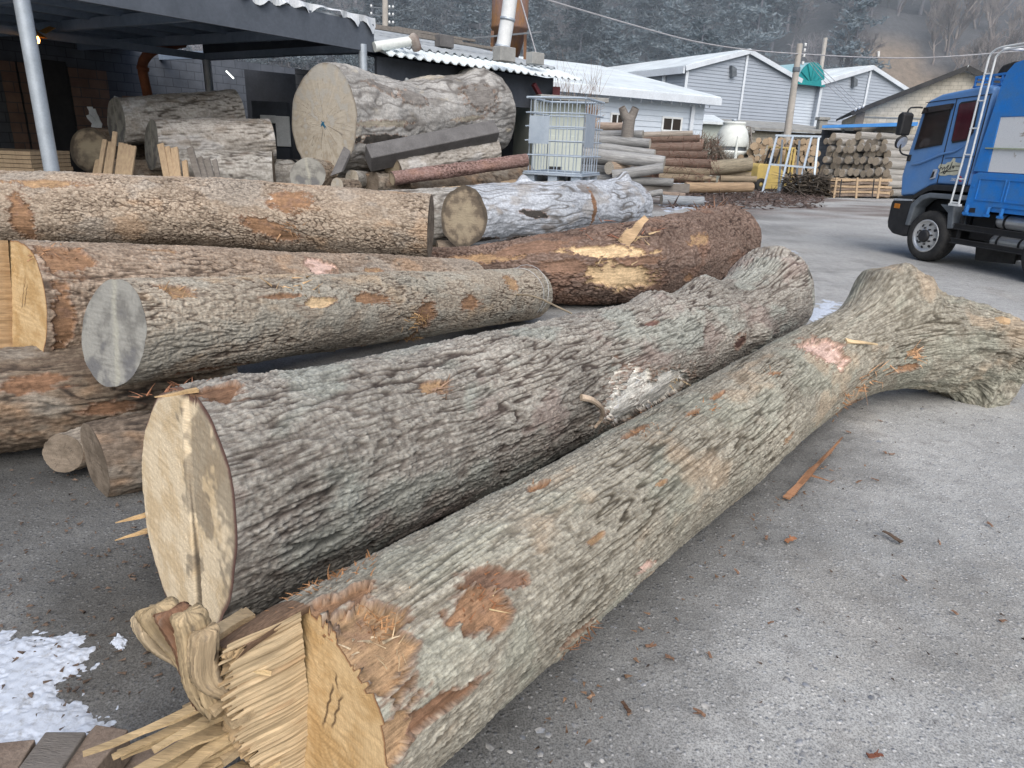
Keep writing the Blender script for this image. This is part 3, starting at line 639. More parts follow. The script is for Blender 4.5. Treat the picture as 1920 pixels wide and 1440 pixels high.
for k_ in range(5):
    yc = 6.6+k_*1.7+.10*X+.5*np.sin(X*.18+k_*1.3); bnd = np.exp(-((Y-yc)/.16)**2)*sstep(1.5, 3.5, X)*(.5+.8*fbm(X*.6+k_, Y*.6, 0*X, 3)); damp_shade = damp_shade*(1-.16*np.clip(bnd, 0, 1))
damp_shade = damp_shade*(1-.22*sstep(.35, .75, fbm(X*.7+11, Y*.7+3, 0*X, 4)))
litter = sstep(20, 24, Y)*sstep(35, 33, Y)*sstep(.35, .6, .5+.5*fbm(X*.35, Y*.8, 0*X, 4))*sstep(2, 4, X)*sstep(19, 14, X)
tr = sstep(.5, .85, .5+.5*fbm(X*.22+9, Y*.9, 0*X, 3))*sstep(6, 10, Y)
damp_shade = damp_shade*(1+.22*tr)*(1+.13*fbm(X*.9, Y*.9, 0*X+7, 4)+.10*fbm(X*4.5, Y*4.5, 0*X+3, 3))
gcol = np.stack([damp_shade, damp_shade, damp_shade], -1); dust = sstep(.15, .7, fbm(X*1.3+5, Y*.6, 0*X, 4)); gcol = gcol*(1-dust[..., None]*np.array([.03, .05, .075])); gcol = mix(gcol, np.array((.42, .33, .30)), litter*.8)
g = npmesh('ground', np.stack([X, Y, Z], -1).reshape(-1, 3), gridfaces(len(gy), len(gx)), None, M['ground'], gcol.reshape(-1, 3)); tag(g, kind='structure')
# winter haze lying over the hillside
hv = MB(); hv.box((20, 160, 15), (700, 206, 40)); hz_o = hv.build('haze', None); hm = bpy.data.materials.new('winter_haze'); hm.use_nodes = True; ht_ = hm.node_tree; ht_.nodes.clear()
ho = ht_.nodes.new('ShaderNodeOutputMaterial'); hs = ht_.nodes.new('ShaderNodeVolumeScatter'); hs.inputs['Color'].default_value = (.78, .89, 1, 1); hs.inputs['Density'].default_value = .0075; hs.inputs['Anisotropy'].default_value = .0
ht_.links.new(hs.outputs[0], ho.inputs['Volume']); hz_o.data.materials.clear(); hz_o.data.materials.append(hm); tag(hz_o, kind='structure'); sc.cycles.volume_bounces = 1
# ------------------------------------------------------------------ torn wood, splinters and peelings on the big logs
def fibre_obj(name, mb, parent, c, var=.3):
    V = np.array(mb.v); col = np.tile(np.array(c), (len(V), 1))*(1+var*np.repeat(RNG.normal(size=(len(V)//4+1, 1)), 4, 0)[:len(V)]*.6)
    me = bpy.data.meshes.new(name); off = rootloc(parent) if parent is not None else 0
    me.from_pydata([tuple(v) for v in V-off], [], mb.f)
    a = me.attributes.new('col', 'FLOAT_COLOR', 'POINT'); cc = np.ones((len(V), 4), np.float32); cc[:, :3] = np.clip(col, 0, 1); a.data.foreach_set('color', cc.ravel())
    a = me.attributes.new('bc', 'FLOAT_VECTOR', 'POINT'); a.data.foreach_set('vector', V.astype(np.float32).ravel())
    return link(name, me, parent, M['fibre'])
sl = L1['slab']; cen, T_, N_, B_ = sl['cen'], sl['T'], sl['N'], sl['B']; zt, b0 = sl['zt'], sl['b0']
# the thick torn flap standing at the outer end of the split
def plate(off_b, off_t, top, L, w, t, c, lean, sd):
    """one torn upright plate of wood: squarish section, split faces, ragged tapering foot"""
    nu, nw = 60, 56; u = np.linspace(0, 1, nu)[:, None]; a = np.linspace(0, 2*PI, nw, endpoint=False)[None]; ca, sa = np.cos(a), np.sin(a)
    r = (np.abs(ca)**6+np.abs(sa)**6)**(-1/6); wd = (1-.45*u**2.2)*np.minimum(1, .80+.2*np.sqrt(u/.05))
    fx_ = r*ca; fy_ = r*sa; key = fx_*3.1+sd*7
    x = w/2*fx_*wd*(1+.10*perlin(key, fy_*2, u*1.6)); y = t/2*fy_*wd+.007*perlin(key*6, fy_*.6, u*1.5)+.006*perlin(key*15, fy_, u*2.2)+.003*perlin(key*3, fy_*2, u*22)
    z = top-u*L*(1+.16*perlin(key*3, fy_*2, 0*u)*sstep(.6, 1, u))+.010*perlin(key*2.4, fy_*2, 0*u+3)*sstep(.2, 0, u)-.012*(fx_**2)*sstep(.15, 0, u)
    V = cen+B_*(b0+off_b+x+lean*u+.012*np.sin(u*3+sd))[..., None]+T_*(off_t+y-.045*u*u+.02*np.sin(u*4+sd))[..., None]+N_*z[..., None]
    cl = np.array(c)*(.92+.45*perlin(key*9, fy_*3, u*1.2)+.40*perlin(key*22, fy_*5, u*2.0))[..., None]; cl = mix(cl, np.array((.15, .13, .11)), sstep(.25, .6, perlin(key*2, fy_*2, u*4+sd))*.5)
    n_ = nu*nw; fc = gridfaces(nu, nw, True); kk = np.arange(nw); k2 = (kk+1) % nw
    tri = np.vstack([fc[:, [0, 1, 2]], fc[:, [0, 2, 3]], np.stack([0*kk+n_, k2, kk], 1), np.stack([0*kk+n_+1, (nu-1)*nw+kk, (nu-1)*nw+k2], 1)])
    AV = np.vstack([V.reshape(-1, 3), V[0].mean(0)[None]+N_*.004, V[-1].mean(0)[None]-N_*.02]); cc = np.vstack([cl.reshape(-1, 3), [c], [np.array(c)*.6]])
    bcv = np.stack([(1-u)*L+0*x, x+off_b, y], -1).reshape(-1, 3); npmesh('torn_plate', AV, tri, L1['root'], M['fibre'], cc, np.vstack([bcv, bcv[:1], bcv[-1:]]), smooth=True)
for p_ in ((-.215, .265, zt+.06, .23, .055, .075, (.40, .32, .215), .045, 1), (-.172, .262, zt+.10, .29, .050, .085, (.43, .33, .20), .035, 2), (-.135, .258, zt+.09, .28, .034, .080, (.235, .13, .08), .028, 3), (-.098, .250, zt+.085, .28, .050, .075, (.45, .345, .21), .02, 4), (-.060, .235, zt+.040, .19, .040, .065, (.42, .32, .20), .01, 5), (-.16, .225, zt+.03, .20, .11, .05, (.36, .26, .16), .03, 6)): plate(*p_)
# broken core filling the gap behind the flap, then a fan of torn slivers below it
for i in range(22):
    mb = MB(); a = cen+T_*.05+N_*(zt-.06-.30*random.random())+B_*(b0-.03-.17*random.random()); shard(mb, a, a+T_*random.uniform(.10, .20)-N_*random.uniform(0, .02), random.uniform(.03, .06), random.uniform(.02, .04), 5, up=N_, taper=(1, .6)); fibre_obj('splinter', mb, L1['root'], (.46, .35, .215))
for i in range(15):
    mb = MB(); k = i/14
    a = cen+T_*(.13+.04*random.random())+N_*(.06-.16*k+random.uniform(-.02, .02))+B_*(b0-.05-.13*random.random())
    e = a+T_*random.uniform(.22, .36)-N_*random.uniform(-.02, .06)+B_*random.uniform(-.10, .02)
    shard(mb, a, e, random.uniform(.03, .06), random.uniform(.008, .02), 6, curl=random.uniform(-.03, .03), up=N_, taper=(1, .45))
    fibre_obj('splinter', mb, L1['root'], (.47, .35, .20))
for k, (dn, ln, w) in enumerate(((-.17, .42, .020), (-.20, .30, .014), (-.14, .26, .010), (-.10, .20, .008), (.20, .14, .012))):
    mb = MB(); a = cen+T_*.10+N_*dn+B_*(b0+.01)
    shard(mb, a, a+T_*ln-N_*(.10 if k < 4 else -.02)+B_*(-.03*k if k else .05), w, w*.6, 8, up=N_, curl=.02, taper=(1, .3)); fibre_obj('splinter', mb, L1['root'], (.60, .45, .25))
mb = MB(); a = cen+T_*.02-N_*.12+B_*(b0-.03); shard(mb, a, a+T_*.20-N_*.22-B_*.02, .07, .04, 6, up=B_); fibre_obj('hinge_strip', mb, L1['root'], (.30, .21, .11))
# fuzzy shreds of inner bark round the saw cut and the scars
def tuft(G, px, py, n, ln, w, c, spread=.10, name='fibre_tuft', lift=.5, along=None):
    p0, rd, t = at_px(G, px, py); b = np.cross(t, rd); mb = MB()
    for _ in range(n):
        a = p0+t*random.gauss(0, spread)+b*random.gauss(0, spread*.5)-rd*.012
        d = nrm(-t*random.uniform(.2, 1)*(along or random.choice((-1, 1)))+b*random.uniform(-.8, .8)+rd*random.uniform(.1, lift)); shard(mb, a, a+d*ln*random.uniform(.4, 1.2), w*random.uniform(.6, 1.3), w*.35, 4, curl=random.uniform(-.01, .015), up=rd)
    return tag(fibre_obj(name, mb, G['root'], c, .4), kind='stuff')
tuft(L1, 615, 1090, 130, .05, .009, (.40, .21, .10), .075); tuft(L1, 715, 1150, 90, .055, .008, (.42, .23, .11), .05); tuft(L1, 690, 1190, 8, .06, .012, (.62, .50, .34), .03)
tuft(L1, 870, 1120, 70, .035, .008, (.30, .14, .07), .07); tuft(L1, 985, 1095, 60, .035, .007, (.34, .17, .08), .035); tuft(L1, 925, 1130, 4, .08, .006, (.58, .46, .26), .02); tuft(L1, 760, 1215, 12, .08, .005, (.55, .42, .26), .03)
tuft(L1, 1590, 745, 30, .09, .012, (.42, .23, .12), .14, lift=.9); tuft(L1, 1640, 710, 14, .14, .012, (.50, .30, .17), .10); tuft(L1, 1710, 668, 16, .10, .016, (.46, .28, .16), .06); tuft(L1, 1080, 1205, 30, .06, .01, (.26, .14, .08), .06)
for (x, y) in ((1215, 808), (1320, 768), (1345, 740), (1450, 700), (1000, 915)): tuft(L1, x, y, 22, .055, .007, (.38, .20, .095), .045, lift=.4)
tuft(L2, 820, 722, 26, .08, .012, (.30, .20, .14), .06); tuft(L2, 1180, 790, 26, .10, .010, (.40, .24, .15), .10); tuft(L2, 1275, 720, 10, .12, .016, (.66, .52, .33), .04); tuft(L2, 300, 735, 20, .07, .010, (.30, .14, .08), .06)
tuft(L3, 780, 600, 40, .07, .011, (.44, .28, .14), .08); tuft(L3, 775, 640, 34, .07, .010, (.40, .25, .12), .05); tuft(L3, 330, 545, 16, .08, .012, (.42, .26, .14), .05); tuft(L3, 560, 540, 14, .09, .014, (.50, .34, .19), .10)
tuft(L4, 110, 470, 24, .07, .012, (.40, .22, .12), .08); tuft(L5, 545, 430, 16, .10, .016, (.42, .25, .14), .08); tuft(L8, 1190, 470, 12, .16, .02, (.50, .37, .22), .22); tuft(L8, 1150, 430, 16, .16, .018, (.30, .14, .09), .3)
# peeled strip of wood standing up on the red log
p0, rd, t = at_px(L8, 1168, 455); mb = MB(); q = D(1213, 408, p0[1]); shard(mb, p0-rd*.02, q, .17, .06, 7, up=(0, -1, 0), taper=(1, .35)); fibre_obj('peeled_strip', mb, L8['root'], (.62, .44, .27))
p0, rd, t = at_px(L1, 1585, 640); q = at_px(L1, 1636, 655)[0]; mb = MB(); shard(mb, p0+rd*.005, q+rd*.05, .035, .012, 6, up=rd, taper=(1, .4)); fibre_obj('peeled_strip', mb, L1['root'], (.60, .45, .27))
# curled root clinging to the thick log
p0, rd, t = at_px(L2, 1088, 745); mb = MB(); pts = [p0+rd*.01, at_px(L2, 1100, 750)[0]+rd*.04, at_px(L2, 1114, 768)[0]+rd*.055, at_px(L2, 1117, 785)[0]+rd*.035, at_px(L2, 1110, 800)[0]+rd*.01]
mb.tube(catmull(pts, 14), np.linspace(.020, .009, 14), 8); fibre_obj('root_curl', mb, L2['root'], (.45, .36, .27))
# broken branch stub at the forked end, and the twig and wire on the upper log
p0, rd, t = at_px(L1, 1868, 600); mb = MB(); q = D(1888, 605, p0[1]); mb.tube([p0-rd*.06, p0*.4+q*.6, q], [.045, .042, .034], 10); fibre_obj('branch_stub', mb, L1['root'], (.46, .32, .19))
p0, rd, t = at_px(L3, 968, 552); mb = MB(); q = D(1072, 588, P(1072, 600, .62)[1]); mid = (p0+q)/2+np.array([0, 0, .05])
mb.tube(catmull([p0+rd*.01, p0*.6+q*.4+np.array([0, 0, .035]), q], 12), np.linspace(.010, .006, 12), 6); fibre_obj('twig', mb, L3['root'], (.50, .40, .27))
for k in (0, 1):
    i = int((.935+.03*k)*len(L3['L'])); mb = MB(); r = L3['R'][i]+.012+.01*k; nv_ = len(r); js = np.linspace(-.40, .34, 22)
    mb.tube([L3['C'][i]+(r[int(j*nv_) % nv_]+.02*math.sin(j*9+k))*(math.cos(j*2*PI)*L3['N'][i]+math.sin(j*2*PI)*L3['B'][i])+L3['T'][i]*.05*math.sin(j*4+2*k) for j in js], .003, 5)
    mb.build('binding_wire', M['wire'], L3['root'])
# slivers sticking out of the thick log's cut end
for (x, y, ln) in ((262, 965, .10), (258, 995, .11), (345, 735, .10)):
    q = L2['V'][0]; pj = proj(q); j = int(np.argmin((pj[:, 0]-x-18)**2+(pj[:, 1]-y)**2)); mb = MB(); o = q[j]
    shard(mb, o+L2['T'][0]*.03, o-L2['T'][0]*ln+np.array([-.02, 0, .0]), .03, .015, 5); fibre_obj('splinter', mb, L2['root'], (.55, .38, .20))

# ------------------------------------------------------------------ bark litter and odd pieces on the yard
def chip(label, x, y, ln, w, rot, c, group=None, thick=.008):
    p = P(x, y, .0); d = np.array([math.cos(rot), math.sin(rot), 0]); mb = MB()
    shard(mb, p-d*ln/2+np.array([0, 0, thick]), p+d*ln/2+np.array([0, 0, thick*1.6]), w, thick, 7, curl=random.uniform(-.004, .01), taper=(.8, .5))
    if random.random() < .6: shard(mb, p+np.array([0, 0, thick*1.5]), p+d*ln*.4+np.array([-d[1], d[0], 0])*w*.9+np.array([0, 0, thick*2]), w*.5, thick*.7, 4)
    o = fibre_obj('bark_chip', mb, None, c); tag(o, label, 'bark chip', group)
chip('orange-brown bark chip on the gravel midway beside the front log', 1482, 1016, .06, .035, .4, (.36, .17, .09))
chip('dark forked bark piece on the open gravel at right', 1672, 1010, .10, .035, 2.2, (.12, .085, .06))
chip('small dark curled chip lying on the foreground gravel', 1173, 1330, .045, .02, 2.0, (.10, .06, .04))
chip('reddish bark chip near the bottom right of the yard', 1640, 1420, .05, .018, 0.1, (.20, .08, .05))
for (x, y) in ((1437, 1010), (1760, 1020), (1255, 1235), (1220, 1212), (1350, 880), (1560, 905), (1520, 880), (1330, 1230), (1790, 1150), (1880, 1165), (1445, 1170), (1310, 1340), (1695, 1085), (1590, 812), (1650, 790), (1610, 905), (1855, 985), (1660, 850), (1672, 852), (1640, 900), (1380, 1075)):
    chip('tiny bark flake strewn on the gravel right of the front log', x, y, random.uniform(.02, .045), random.uniform(.008, .02), random.uniform(0, 3), (.22, .13, .085), 'bark flakes strewn on the gravel', .005)
mb = MB(); a, e = P(1476, 934, .012), P(1580, 822, .05); d = e-a
for k in range(3): shard(mb, a+d*.05*k, e-d*.12*k+np.array([.01*k, 0, .012*k]), .045-.008*k, .012, 9, curl=.01)
shard(mb, a+d*.35, a+d*.30+np.array([.13, -.03, 0]), .025, .01, 4); o = fibre_obj('bark_strip', mb, None, (.30, .16, .09)); tag(o, 'long shredded red-brown bark strip on the gravel beside the front log', 'bark strip')
# loose stones and grit
k = NT('loose_stone').set(.9); oi = k.attr('col'); k.base(k.mixc(oi, k.ramp(k.noise(k.obj(), 60, 4), [(.3, .6), (.7, 1.15)]), 1.0, 'MULTIPLY')); M['stone'] = k.m
Vs, Fs, Cs = [], [], []; ico = [(0, 0, 1), (.89, 0, .45), (.28, .85, .45), (-.72, .53, .45), (-.72, -.53, .45), (.28, -.85, .45)]
for i in range(2600):
    y = .9+8*random.random()**1.8; x = random.uniform(-.95, .95)*y*.75+.3
    r = random.choice((.003, .004, .005, .006, .009, .012))*random.uniform(.7, 1.3)*(1+.1*y); sx, sy, a = random.uniform(.7, 1.4), random.uniform(.7, 1.3), random.uniform(0, 6); n = len(Vs); g_ = random.uniform(.7, 1.25)
    z = float(ground_h(np.array([x]), np.array([y]))[0])
    for q in ico:
        qx, qy = q[0]*sx, q[1]*sy; Vs.append((x+r*(qx*math.cos(a)-qy*math.sin(a)), y+r*(qx*math.sin(a)+qy*math.cos(a)), z-.3*r+r*q[2]*random.uniform(.6, .9)))
        Cs.append(tuple(np.array(random.choice(((.19, .205, .23), (.30, .30, .295), (.40, .39, .37))))*g_))
    Fs += [(n, n+1, n+2), (n, n+2, n+3), (n, n+3, n+4), (n, n+4, n+5), (n, n+5, n+1)]
o = npmesh('grit', Vs, Fs, None, M['stone'], np.array(Cs), smooth=False); tag(o, kind='stuff', label='loose stones and grit over the worn yard', cat='gravel')
def crumbs(name, label, n, fn, c, l0, l1):
    mb = MB()
    for _ in range(n):
        p = fn(); a = random.uniform(0, 6.28); d = np.array([math.cos(a), math.sin(a), random.uniform(-.1, .25)]); l = random.uniform(l0, l1); shard(mb, p, p+d*l, l*random.uniform(.25, .6), l*.2, 3)
    return tag(fibre_obj(name, mb, None, c, .6), label, 'bark crumbs', None, 'stuff')
crumbs('bark_crumbs', 'dark bark crumbs scattered over the open gravel', 200, lambda: P(random.uniform(900, 2000), random.triangular(620, 1460, 760), .004), (.10, .075, .06), .006, .022)
crumbs('bark_crumbs', 'bark crumbs and sawdust flakes on the dark soil at the left', 300, lambda: P(random.uniform(-60, 420), random.uniform(880, 1300), .004), (.14, .10, .075), .008, .03)
crumbs('bark_crumbs', 'orange bark crumbs lying along the foot of the front log', 90, lambda: A1*np.array([1, 1, 0])+(np.array([1.88, 4.36, 0])-A1*np.array([1, 1, 0]))*random.random()+np.array([.77, -.63, 0])*(.30+abs(random.gauss(0, .10)))+np.array([0, 0, .006]), (.20, .125, .08), .008, .03)
# ------------------------------------------------------------------ snow
def snow_patch(label, poly_px, seed, h=.018, res=150, thr=.0, group=None):
    q = np.array([P(x, y, 0)[:2] for x, y in poly_px]); x0, y0 = q.min(0); x1, y1 = q.max(0)
    X, Y = np.meshgrid(np.linspace(x0, x1, res), np.linspace(y0, y1, res)); n = len(q); d = np.full(X.shape, 1e9); ins = np.zeros(X.shape, bool)
    for i in range(n):
        a, b = q[i], q[(i+1) % n]; t = np.clip(((X-a[0])*(b-a)[0]+(Y-a[1])*(b-a)[1])/((b-a)@(b-a)), 0, 1); d = np.minimum(d, np.hypot(X-a[0]-t*(b-a)[0], Y-a[1]-t*(b-a)[1]))
        ins ^= ((a[1] > Y) != (b[1] > Y)) & (X < (b[0]-a[0])*(Y-a[1])/(b[1]-a[1]+1e-12)+a[0])
    sz = max(x1-x0, y1-y0); sd = np.where(ins, d, -d)/sz; f = sd*5+.42*fbm(X*9/sz*1.2+seed, Y*9/sz*1.2, 0*X, 4)+.22*perlin(X*45/sz, Y*45/sz, 0*X+seed)-.05
    Z = np.clip(f, -.15, .6)*h*2.4+.0012*perlin(X*40, Y*40, 0*X)-.0005+ground_h(X, Y); keep = (f > thr-.04)
    F = gridfaces(res, res); F = F[keep.ravel()[F].all(1)]
    o = npmesh('snow_patch', np.stack([X, Y, Z], -1).reshape(-1, 3), F, None, M['snow']); tag(o, label, 'snow', group, 'stuff'); return o
snow_patch('thin crusted snow patch on dark ground at the lower left', [(-60, 1190), (60, 1180), (160, 1190), (185, 1230), (120, 1290), (200, 1330), (240, 1370), (190, 1420), (60, 1450), (-80, 1430)], 2, .008, 240)
snow_patch('small snow remnant below the split stump end', [(360, 1435), (395, 1385), (435, 1400), (420, 1450), (380, 1470)], 5, .012, 80)
snow_patch('tiny snow scrap near the split log end', [(205, 1205), (222, 1185), (240, 1200), (228, 1222)], 7, .008, 50)
snow_patch('thin snow streak on the yard behind the forked log', [(1510, 585), (1545, 560), (1580, 565), (1560, 590), (1525, 605)], 9, .01, 70)
snow_patch('snow strip along the foot of the far grey logs', [(1232, 385), (1290, 372), (1330, 375), (1320, 388), (1250, 397)], 11, .02, 80)
snow_patch('pale frost streak on the yard left of the truck', [(1400, 478), (1440, 462), (1500, 470), (1470, 486)], 12, .006, 70)
crumbs('bark_crumbs', 'dark crumbs lying on the snow patch at the lower left', 24, lambda: P(random.uniform(-20, 220), random.uniform(1200, 1420), .020), (.10, .08, .07), .008, .025)
# ------------------------------------------------------------------ sawn timbers at the lower left corner
def timber(label, px, z, yaw, L_, w, h, mat, tilt=0):
    p = P(*px, z); d = np.array([math.cos(yaw), math.sin(yaw), tilt]); d = nrm(d); s = nrm(np.cross(d, (0, 0, 1))); u = np.cross(s, d); mb = MB()
    mb.box(p-d*L_/2, (L_, w, h), [d, s, u]); o = mb.build('timber', M[mat], None, .004, 2); tag(o, label, 'timber')
timber('brown sawn timber end at the lower left corner', (35, 1415), .16, 1.75, .9, .10, .10, 'beam_end')
timber('dark grey sawn timber second in the corner row', (130, 1400), .16, 1.62, .9, .11, .11, 'plank_grey')
timber('pale brown sawn timber third in the corner row', (215, 1388), .15, 1.45, .9, .10, .10, 'beam_end')
timber('split-grained timber pointing under the torn log end', (395, 1345), .07, .95, 1.0, .07, .06, 'beam_end', .05)
# ------------------------------------------------------------------ the older heaps behind
def oldlog(label, a, b, r0, r1, st, seed, cut='brown', nu=150, nv=84, group=None, mid=None, tiltA=(0, 0), name='log', squash=0, bulges=()):
    pts = [a, b] if mid is None else [a, mid, b]; rr = [r0, r1] if mid is None else [r0, (r0+r1)/2, r1]
    return make_log(label, pts, rr, nu, nv, st, seed, cutA=cut, cutB=cut, group=group, tiltA=tiltA, name=name, squash=squash, bulges=bulges)
CRK = dict(OLD, sp=.07, el=10, amp=.016, mid=(.27, .245, .215), light=(.42, .395, .36), dark=(.08, .068, .056), tints=[((.20, .165, .13), .6, .2), ((.50, .50, .50), .4, .15)])
oldlog('cracked grey log topmost in the left heap under the shed', S(218, 229, 116), S(447, 209, 106), .37, .35, CRK, 21, 'grey', 220, 110, tiltA=(.2, .2))
oldlog('cracked brown-grey log second from the top of the left heap', S(284, 272, 120), S(510, 264, 112), .375, .345, CRK, 22, 'grey', 220, 110, tiltA=(.2, .25))
oldlog('brown log with a pale round end at the far left of the left heap', S(169, 282, 113), S(330, 284, 100), .35, .34, DARK, 23, 'ringed', tiltA=(.1, .3))
oldlog('smooth grey log low in the left heap behind the leaning slats', S(330, 322, 120), S(514, 326, 116), .34, .34, OLD, 24, 'brown', 180, 90)
oldlog('grey log strapped with a black band, right end of the left heap', S(500, 331, 110), S(590, 331, 104), .28, .28, OLD, 25, 'brown')
oldlog('dark log at the foot of the left heap behind the slats', S(214, 336, 116), S(335, 336, 114), .30, .30, DARK, 26, 'ringed')
q = S(548, 331, 107); mb = MB(); mb.lathe([(.285, -.02), (.297, -.02), (.297, .02), (.285, .02)], q, nrm(S(590, 331, 104)-S(500, 331, 110)), 32)
o = mb.build('strap', M['black'], None); tag(o, 'black band round the grey log at the right of the left heap', 'strap')
# bedding underneath the heaps
for i, (a, b, r) in enumerate((((-6.4, 11.3, .40), (-3.3, 11.2, .40), .40), ((-6.6, 12.2, .42), (-3.4, 12.1, .42), .42), ((-3.6, 10.5, .36), (-2.9, 13.2, .36), .36), ((-2.2, 11.2, .40), (-1.3, 14.3, .40), .40), ((-3.4, 12.4, .92), (-.7, 15.2, 1.02), .28), ((-2.6, 11.7, .95), (.1, 14.4, 1.15), .30), ((-.6, 13.0, .45), (.5, 15.6, .45), .45),
    ((-5.4, 7.6, .33), (-1.6, 7.9, .33), .33), ((-5.2, 6.9, .32), (-2.6, 7.0, .32), .32), ((-2.0, 10.6, .28), (.4, 11.4, .28), .28), ((-1.2, 10.2, .20), (2.0, 11.0, .22), .20), ((.3, 11.4, .40), (1.6, 11.6, .40), .40), ((.2, 12.3, .42), (1.6, 12.5, .42), .42))):
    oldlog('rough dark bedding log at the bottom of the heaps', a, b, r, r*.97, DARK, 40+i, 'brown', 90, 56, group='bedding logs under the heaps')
# chocks, beam and lesser logs in front of the giant
oldlog('grey chock log with a pale round end under the giant trunk', S(577, 329, 118), S(655, 338, 108), .275, .26, DARK, 61, 'grey', tiltA=(.1, .3))
oldlog('short stump piece wedged at the foot of the giant trunk', S(632, 349, 122), S(668, 352, 118), .13, .12, DARK, 62, 'tan', 60, 50)
oldlog('half-round offcut wedged behind the stump piece', S(660, 334, 116), S(690, 338, 112), .13, .13, OLD, 63, 'tan', 60, 50)
oldlog('dark chock with a cracked end below the squared beam', S(700, 342, 118), S(760, 345, 114), .17, .16, DARK, 64, 'brown', 70, 60)
def sqbeam(label, a, b, w, h, roll, mat='beam_dark', name='beam'):
    a, b = np.array(a), np.array(b); t = nrm(b-a); s = nrm(np.cross(t, (0, 0, 1))); u = np.cross(s, t)
    s2 = math.cos(roll)*s+math.sin(roll)*u; u2 = np.cross(s2, t)*-1; mb = MB(); mb.box((a+b)/2, (np.linalg.norm(b-a), w, h), [t, s2, u2])
    o = mb.build(name, M[mat], None, .015, 2); tag(o, label, 'beam'); return o
sqbeam('dark squared beam leaning along the giant trunk', S(690, 297, 121), S(928, 249, 113), .33, .27, .75)
mb = MB(); q = [S(619, 330, 120), S(640, 322, 120), S(664, 268, 118), S(659, 250, 117), S(655, 252, 117)]; mb.prism(q, (.02, .05, 0)); o = mb.build('board', M['beam_dark']); tag(o, 'dark wedge board leaning on the cut face of the giant trunk', 'board')
oldlog('barky grey log with a round end below the squared beam', S(737, 320, 118), S(930, 280, 111), .205, .20, CRK, 65, 'ringed', 150, 70, tiltA=(0, .4))
REDT = dict(RED, mid=(.20, .125, .11), light=(.28, .20, .18), amp=.006, sp=.03)
oldlog('thin straight reddish pole log in front of the beam', S(735, 335, 122), S(988, 300, 116), .105, .10, REDT, 66, 'ringed', 200, 56, tiltA=(0, .3))
# slats leaning on the left heap
for i, (x0, x1, y1, w, lab) in enumerate(((176, 184, 300, 9, 'darkest short slat'), (184, 197, 262, 8, 'thin slat with a dark edge'), (196, 208, 266, 8, 'orange-tinted slat'), (205, 216, 247, 8, 'tallest slat'), (219, 228, 268, 9, 'first slat of the tight left bundle'), (226, 236, 270, 9, 'second slat of the tight left bundle'),
    (234, 243, 272, 8, 'third slat of the tight left bundle'), (242, 251, 274, 9, 'rightmost slat of the tight left bundle'), (314, 301, 270, 12, 'broad slat with a dark knot'), (325, 314, 275, 9, 'thin slat beside the knotted one'), (334, 327, 277, 13, 'brightest broad slat'), (350, 346, 302, 10, 'short slat right of the bright one'),
    (374, 356, 277, 12, 'grey weathered slat'), (386, 374, 296, 11, 'bluish-grey slat'), (398, 388, 299, 11, 'pale slat right of the grey pair'), (410, 402, 300, 9, 'thin grey slat at the right end'))):
    Y0 = 10.35; b = D(x0, 338, Y0); t_ = D(x1, y1, Y0+.25); b = b+(b-t_)/np.linalg.norm(b-t_)*.35; mb = MB(); mb.bar(b, t_, w/1353*10.8, .035, up=(0, -1, .1))
    o = mb.build('slat', M['plank_grey' if 'grey' in lab else 'plank'], None, .004); tag(o, lab+' leaning on the left heap', 'slat', 'slats leaning on the left heap')

# ------------------------------------------------------------------ open workshop sheds
e1 = nrm((.56, .83, 0)); n1 = np.array([-e1[1], e1[0], 0]); P1 = np.array([-5.7, 8.59, 0]); P2 = np.array([-2.8, 12.89, 0]); Zv = np.array([0, 0, 1.])
shed = empty('open_shed', P1, 'dark open-fronted shed on steel posts at the upper left', 'shed')
def roofslab(mb, a, b, back, rise, z, th=.06):
    """pitched sheet from eave a-b, going back"""
    a, b = a+Zv*z, b+Zv*z; c, d = b+back+Zv*rise, a+back+Zv*rise; mb.hexa([a, b, c, d, a+Zv*th, b+Zv*th, c+Zv*th, d+Zv*th])
fl = P1-e1*7
mb = MB(); roofslab(mb, fl, P2+e1*.25, n1*9, .12, 3.62, .05); mb.build('roof', M['sheet'], shed)
mb = MB(); roofslab(mb, fl+n1*.08, P2+e1*.2+n1*.08, n1*8.9, .12, 3.50, .04)
for k in range(9):
    a = fl+n1*(.5+k)+Zv*(3.46+.013*(.5+k)); mb.bar(a, a+(P2-fl), .07, .10)
for k in range(8):
    a = fl+e1*(.2+k*1.85)+Zv*3.36; mb.bar(a, a+n1*8.8+Zv*.11, .09, .16)
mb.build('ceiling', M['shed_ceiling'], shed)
mb = MB(); mb.bar(fl+Zv*3.42, P2+e1*.25+Zv*3.42, .05, .44); mb.bar(P2+e1*.22+Zv*3.42, P2+e1*.22+n1*5+Zv*3.42, .05, .44); mb.build('fascia', M['fascia'], shed)
for p, r in ((P1, .085), (P2, .072), (P2+n1*4.6, .085), (P1+n1*4.6, .085)):
    mb = MB(); mb.tube([p, p+Zv*3.3], r, 16); mb.box(p+Zv*.01, (.3, .3, .02)); mb.build('post', M['galv'] if p is not P2 else M['galv_dark'] if 0 else M['galv'], shed)
mb = MB(); mb.bar(P2+Zv*3.24, P2+n1*4.6+Zv*3.24, .14, .12); mb.bar(P1+n1*4.6+Zv*3.24, P2+n1*4.6+Zv*3.24, .14, .12); mb.build('beam', M['shed_ceiling'], shed)
bw0, bw1 = P1-e1*7+n1*8, P2+e1*9+n1*8
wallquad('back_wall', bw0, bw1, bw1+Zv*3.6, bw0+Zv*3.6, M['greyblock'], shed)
def onwall(x, off=.06):
    p = PL(x, 150, bw0, -n1); return np.array([p[0], p[1], 0])-n1*off
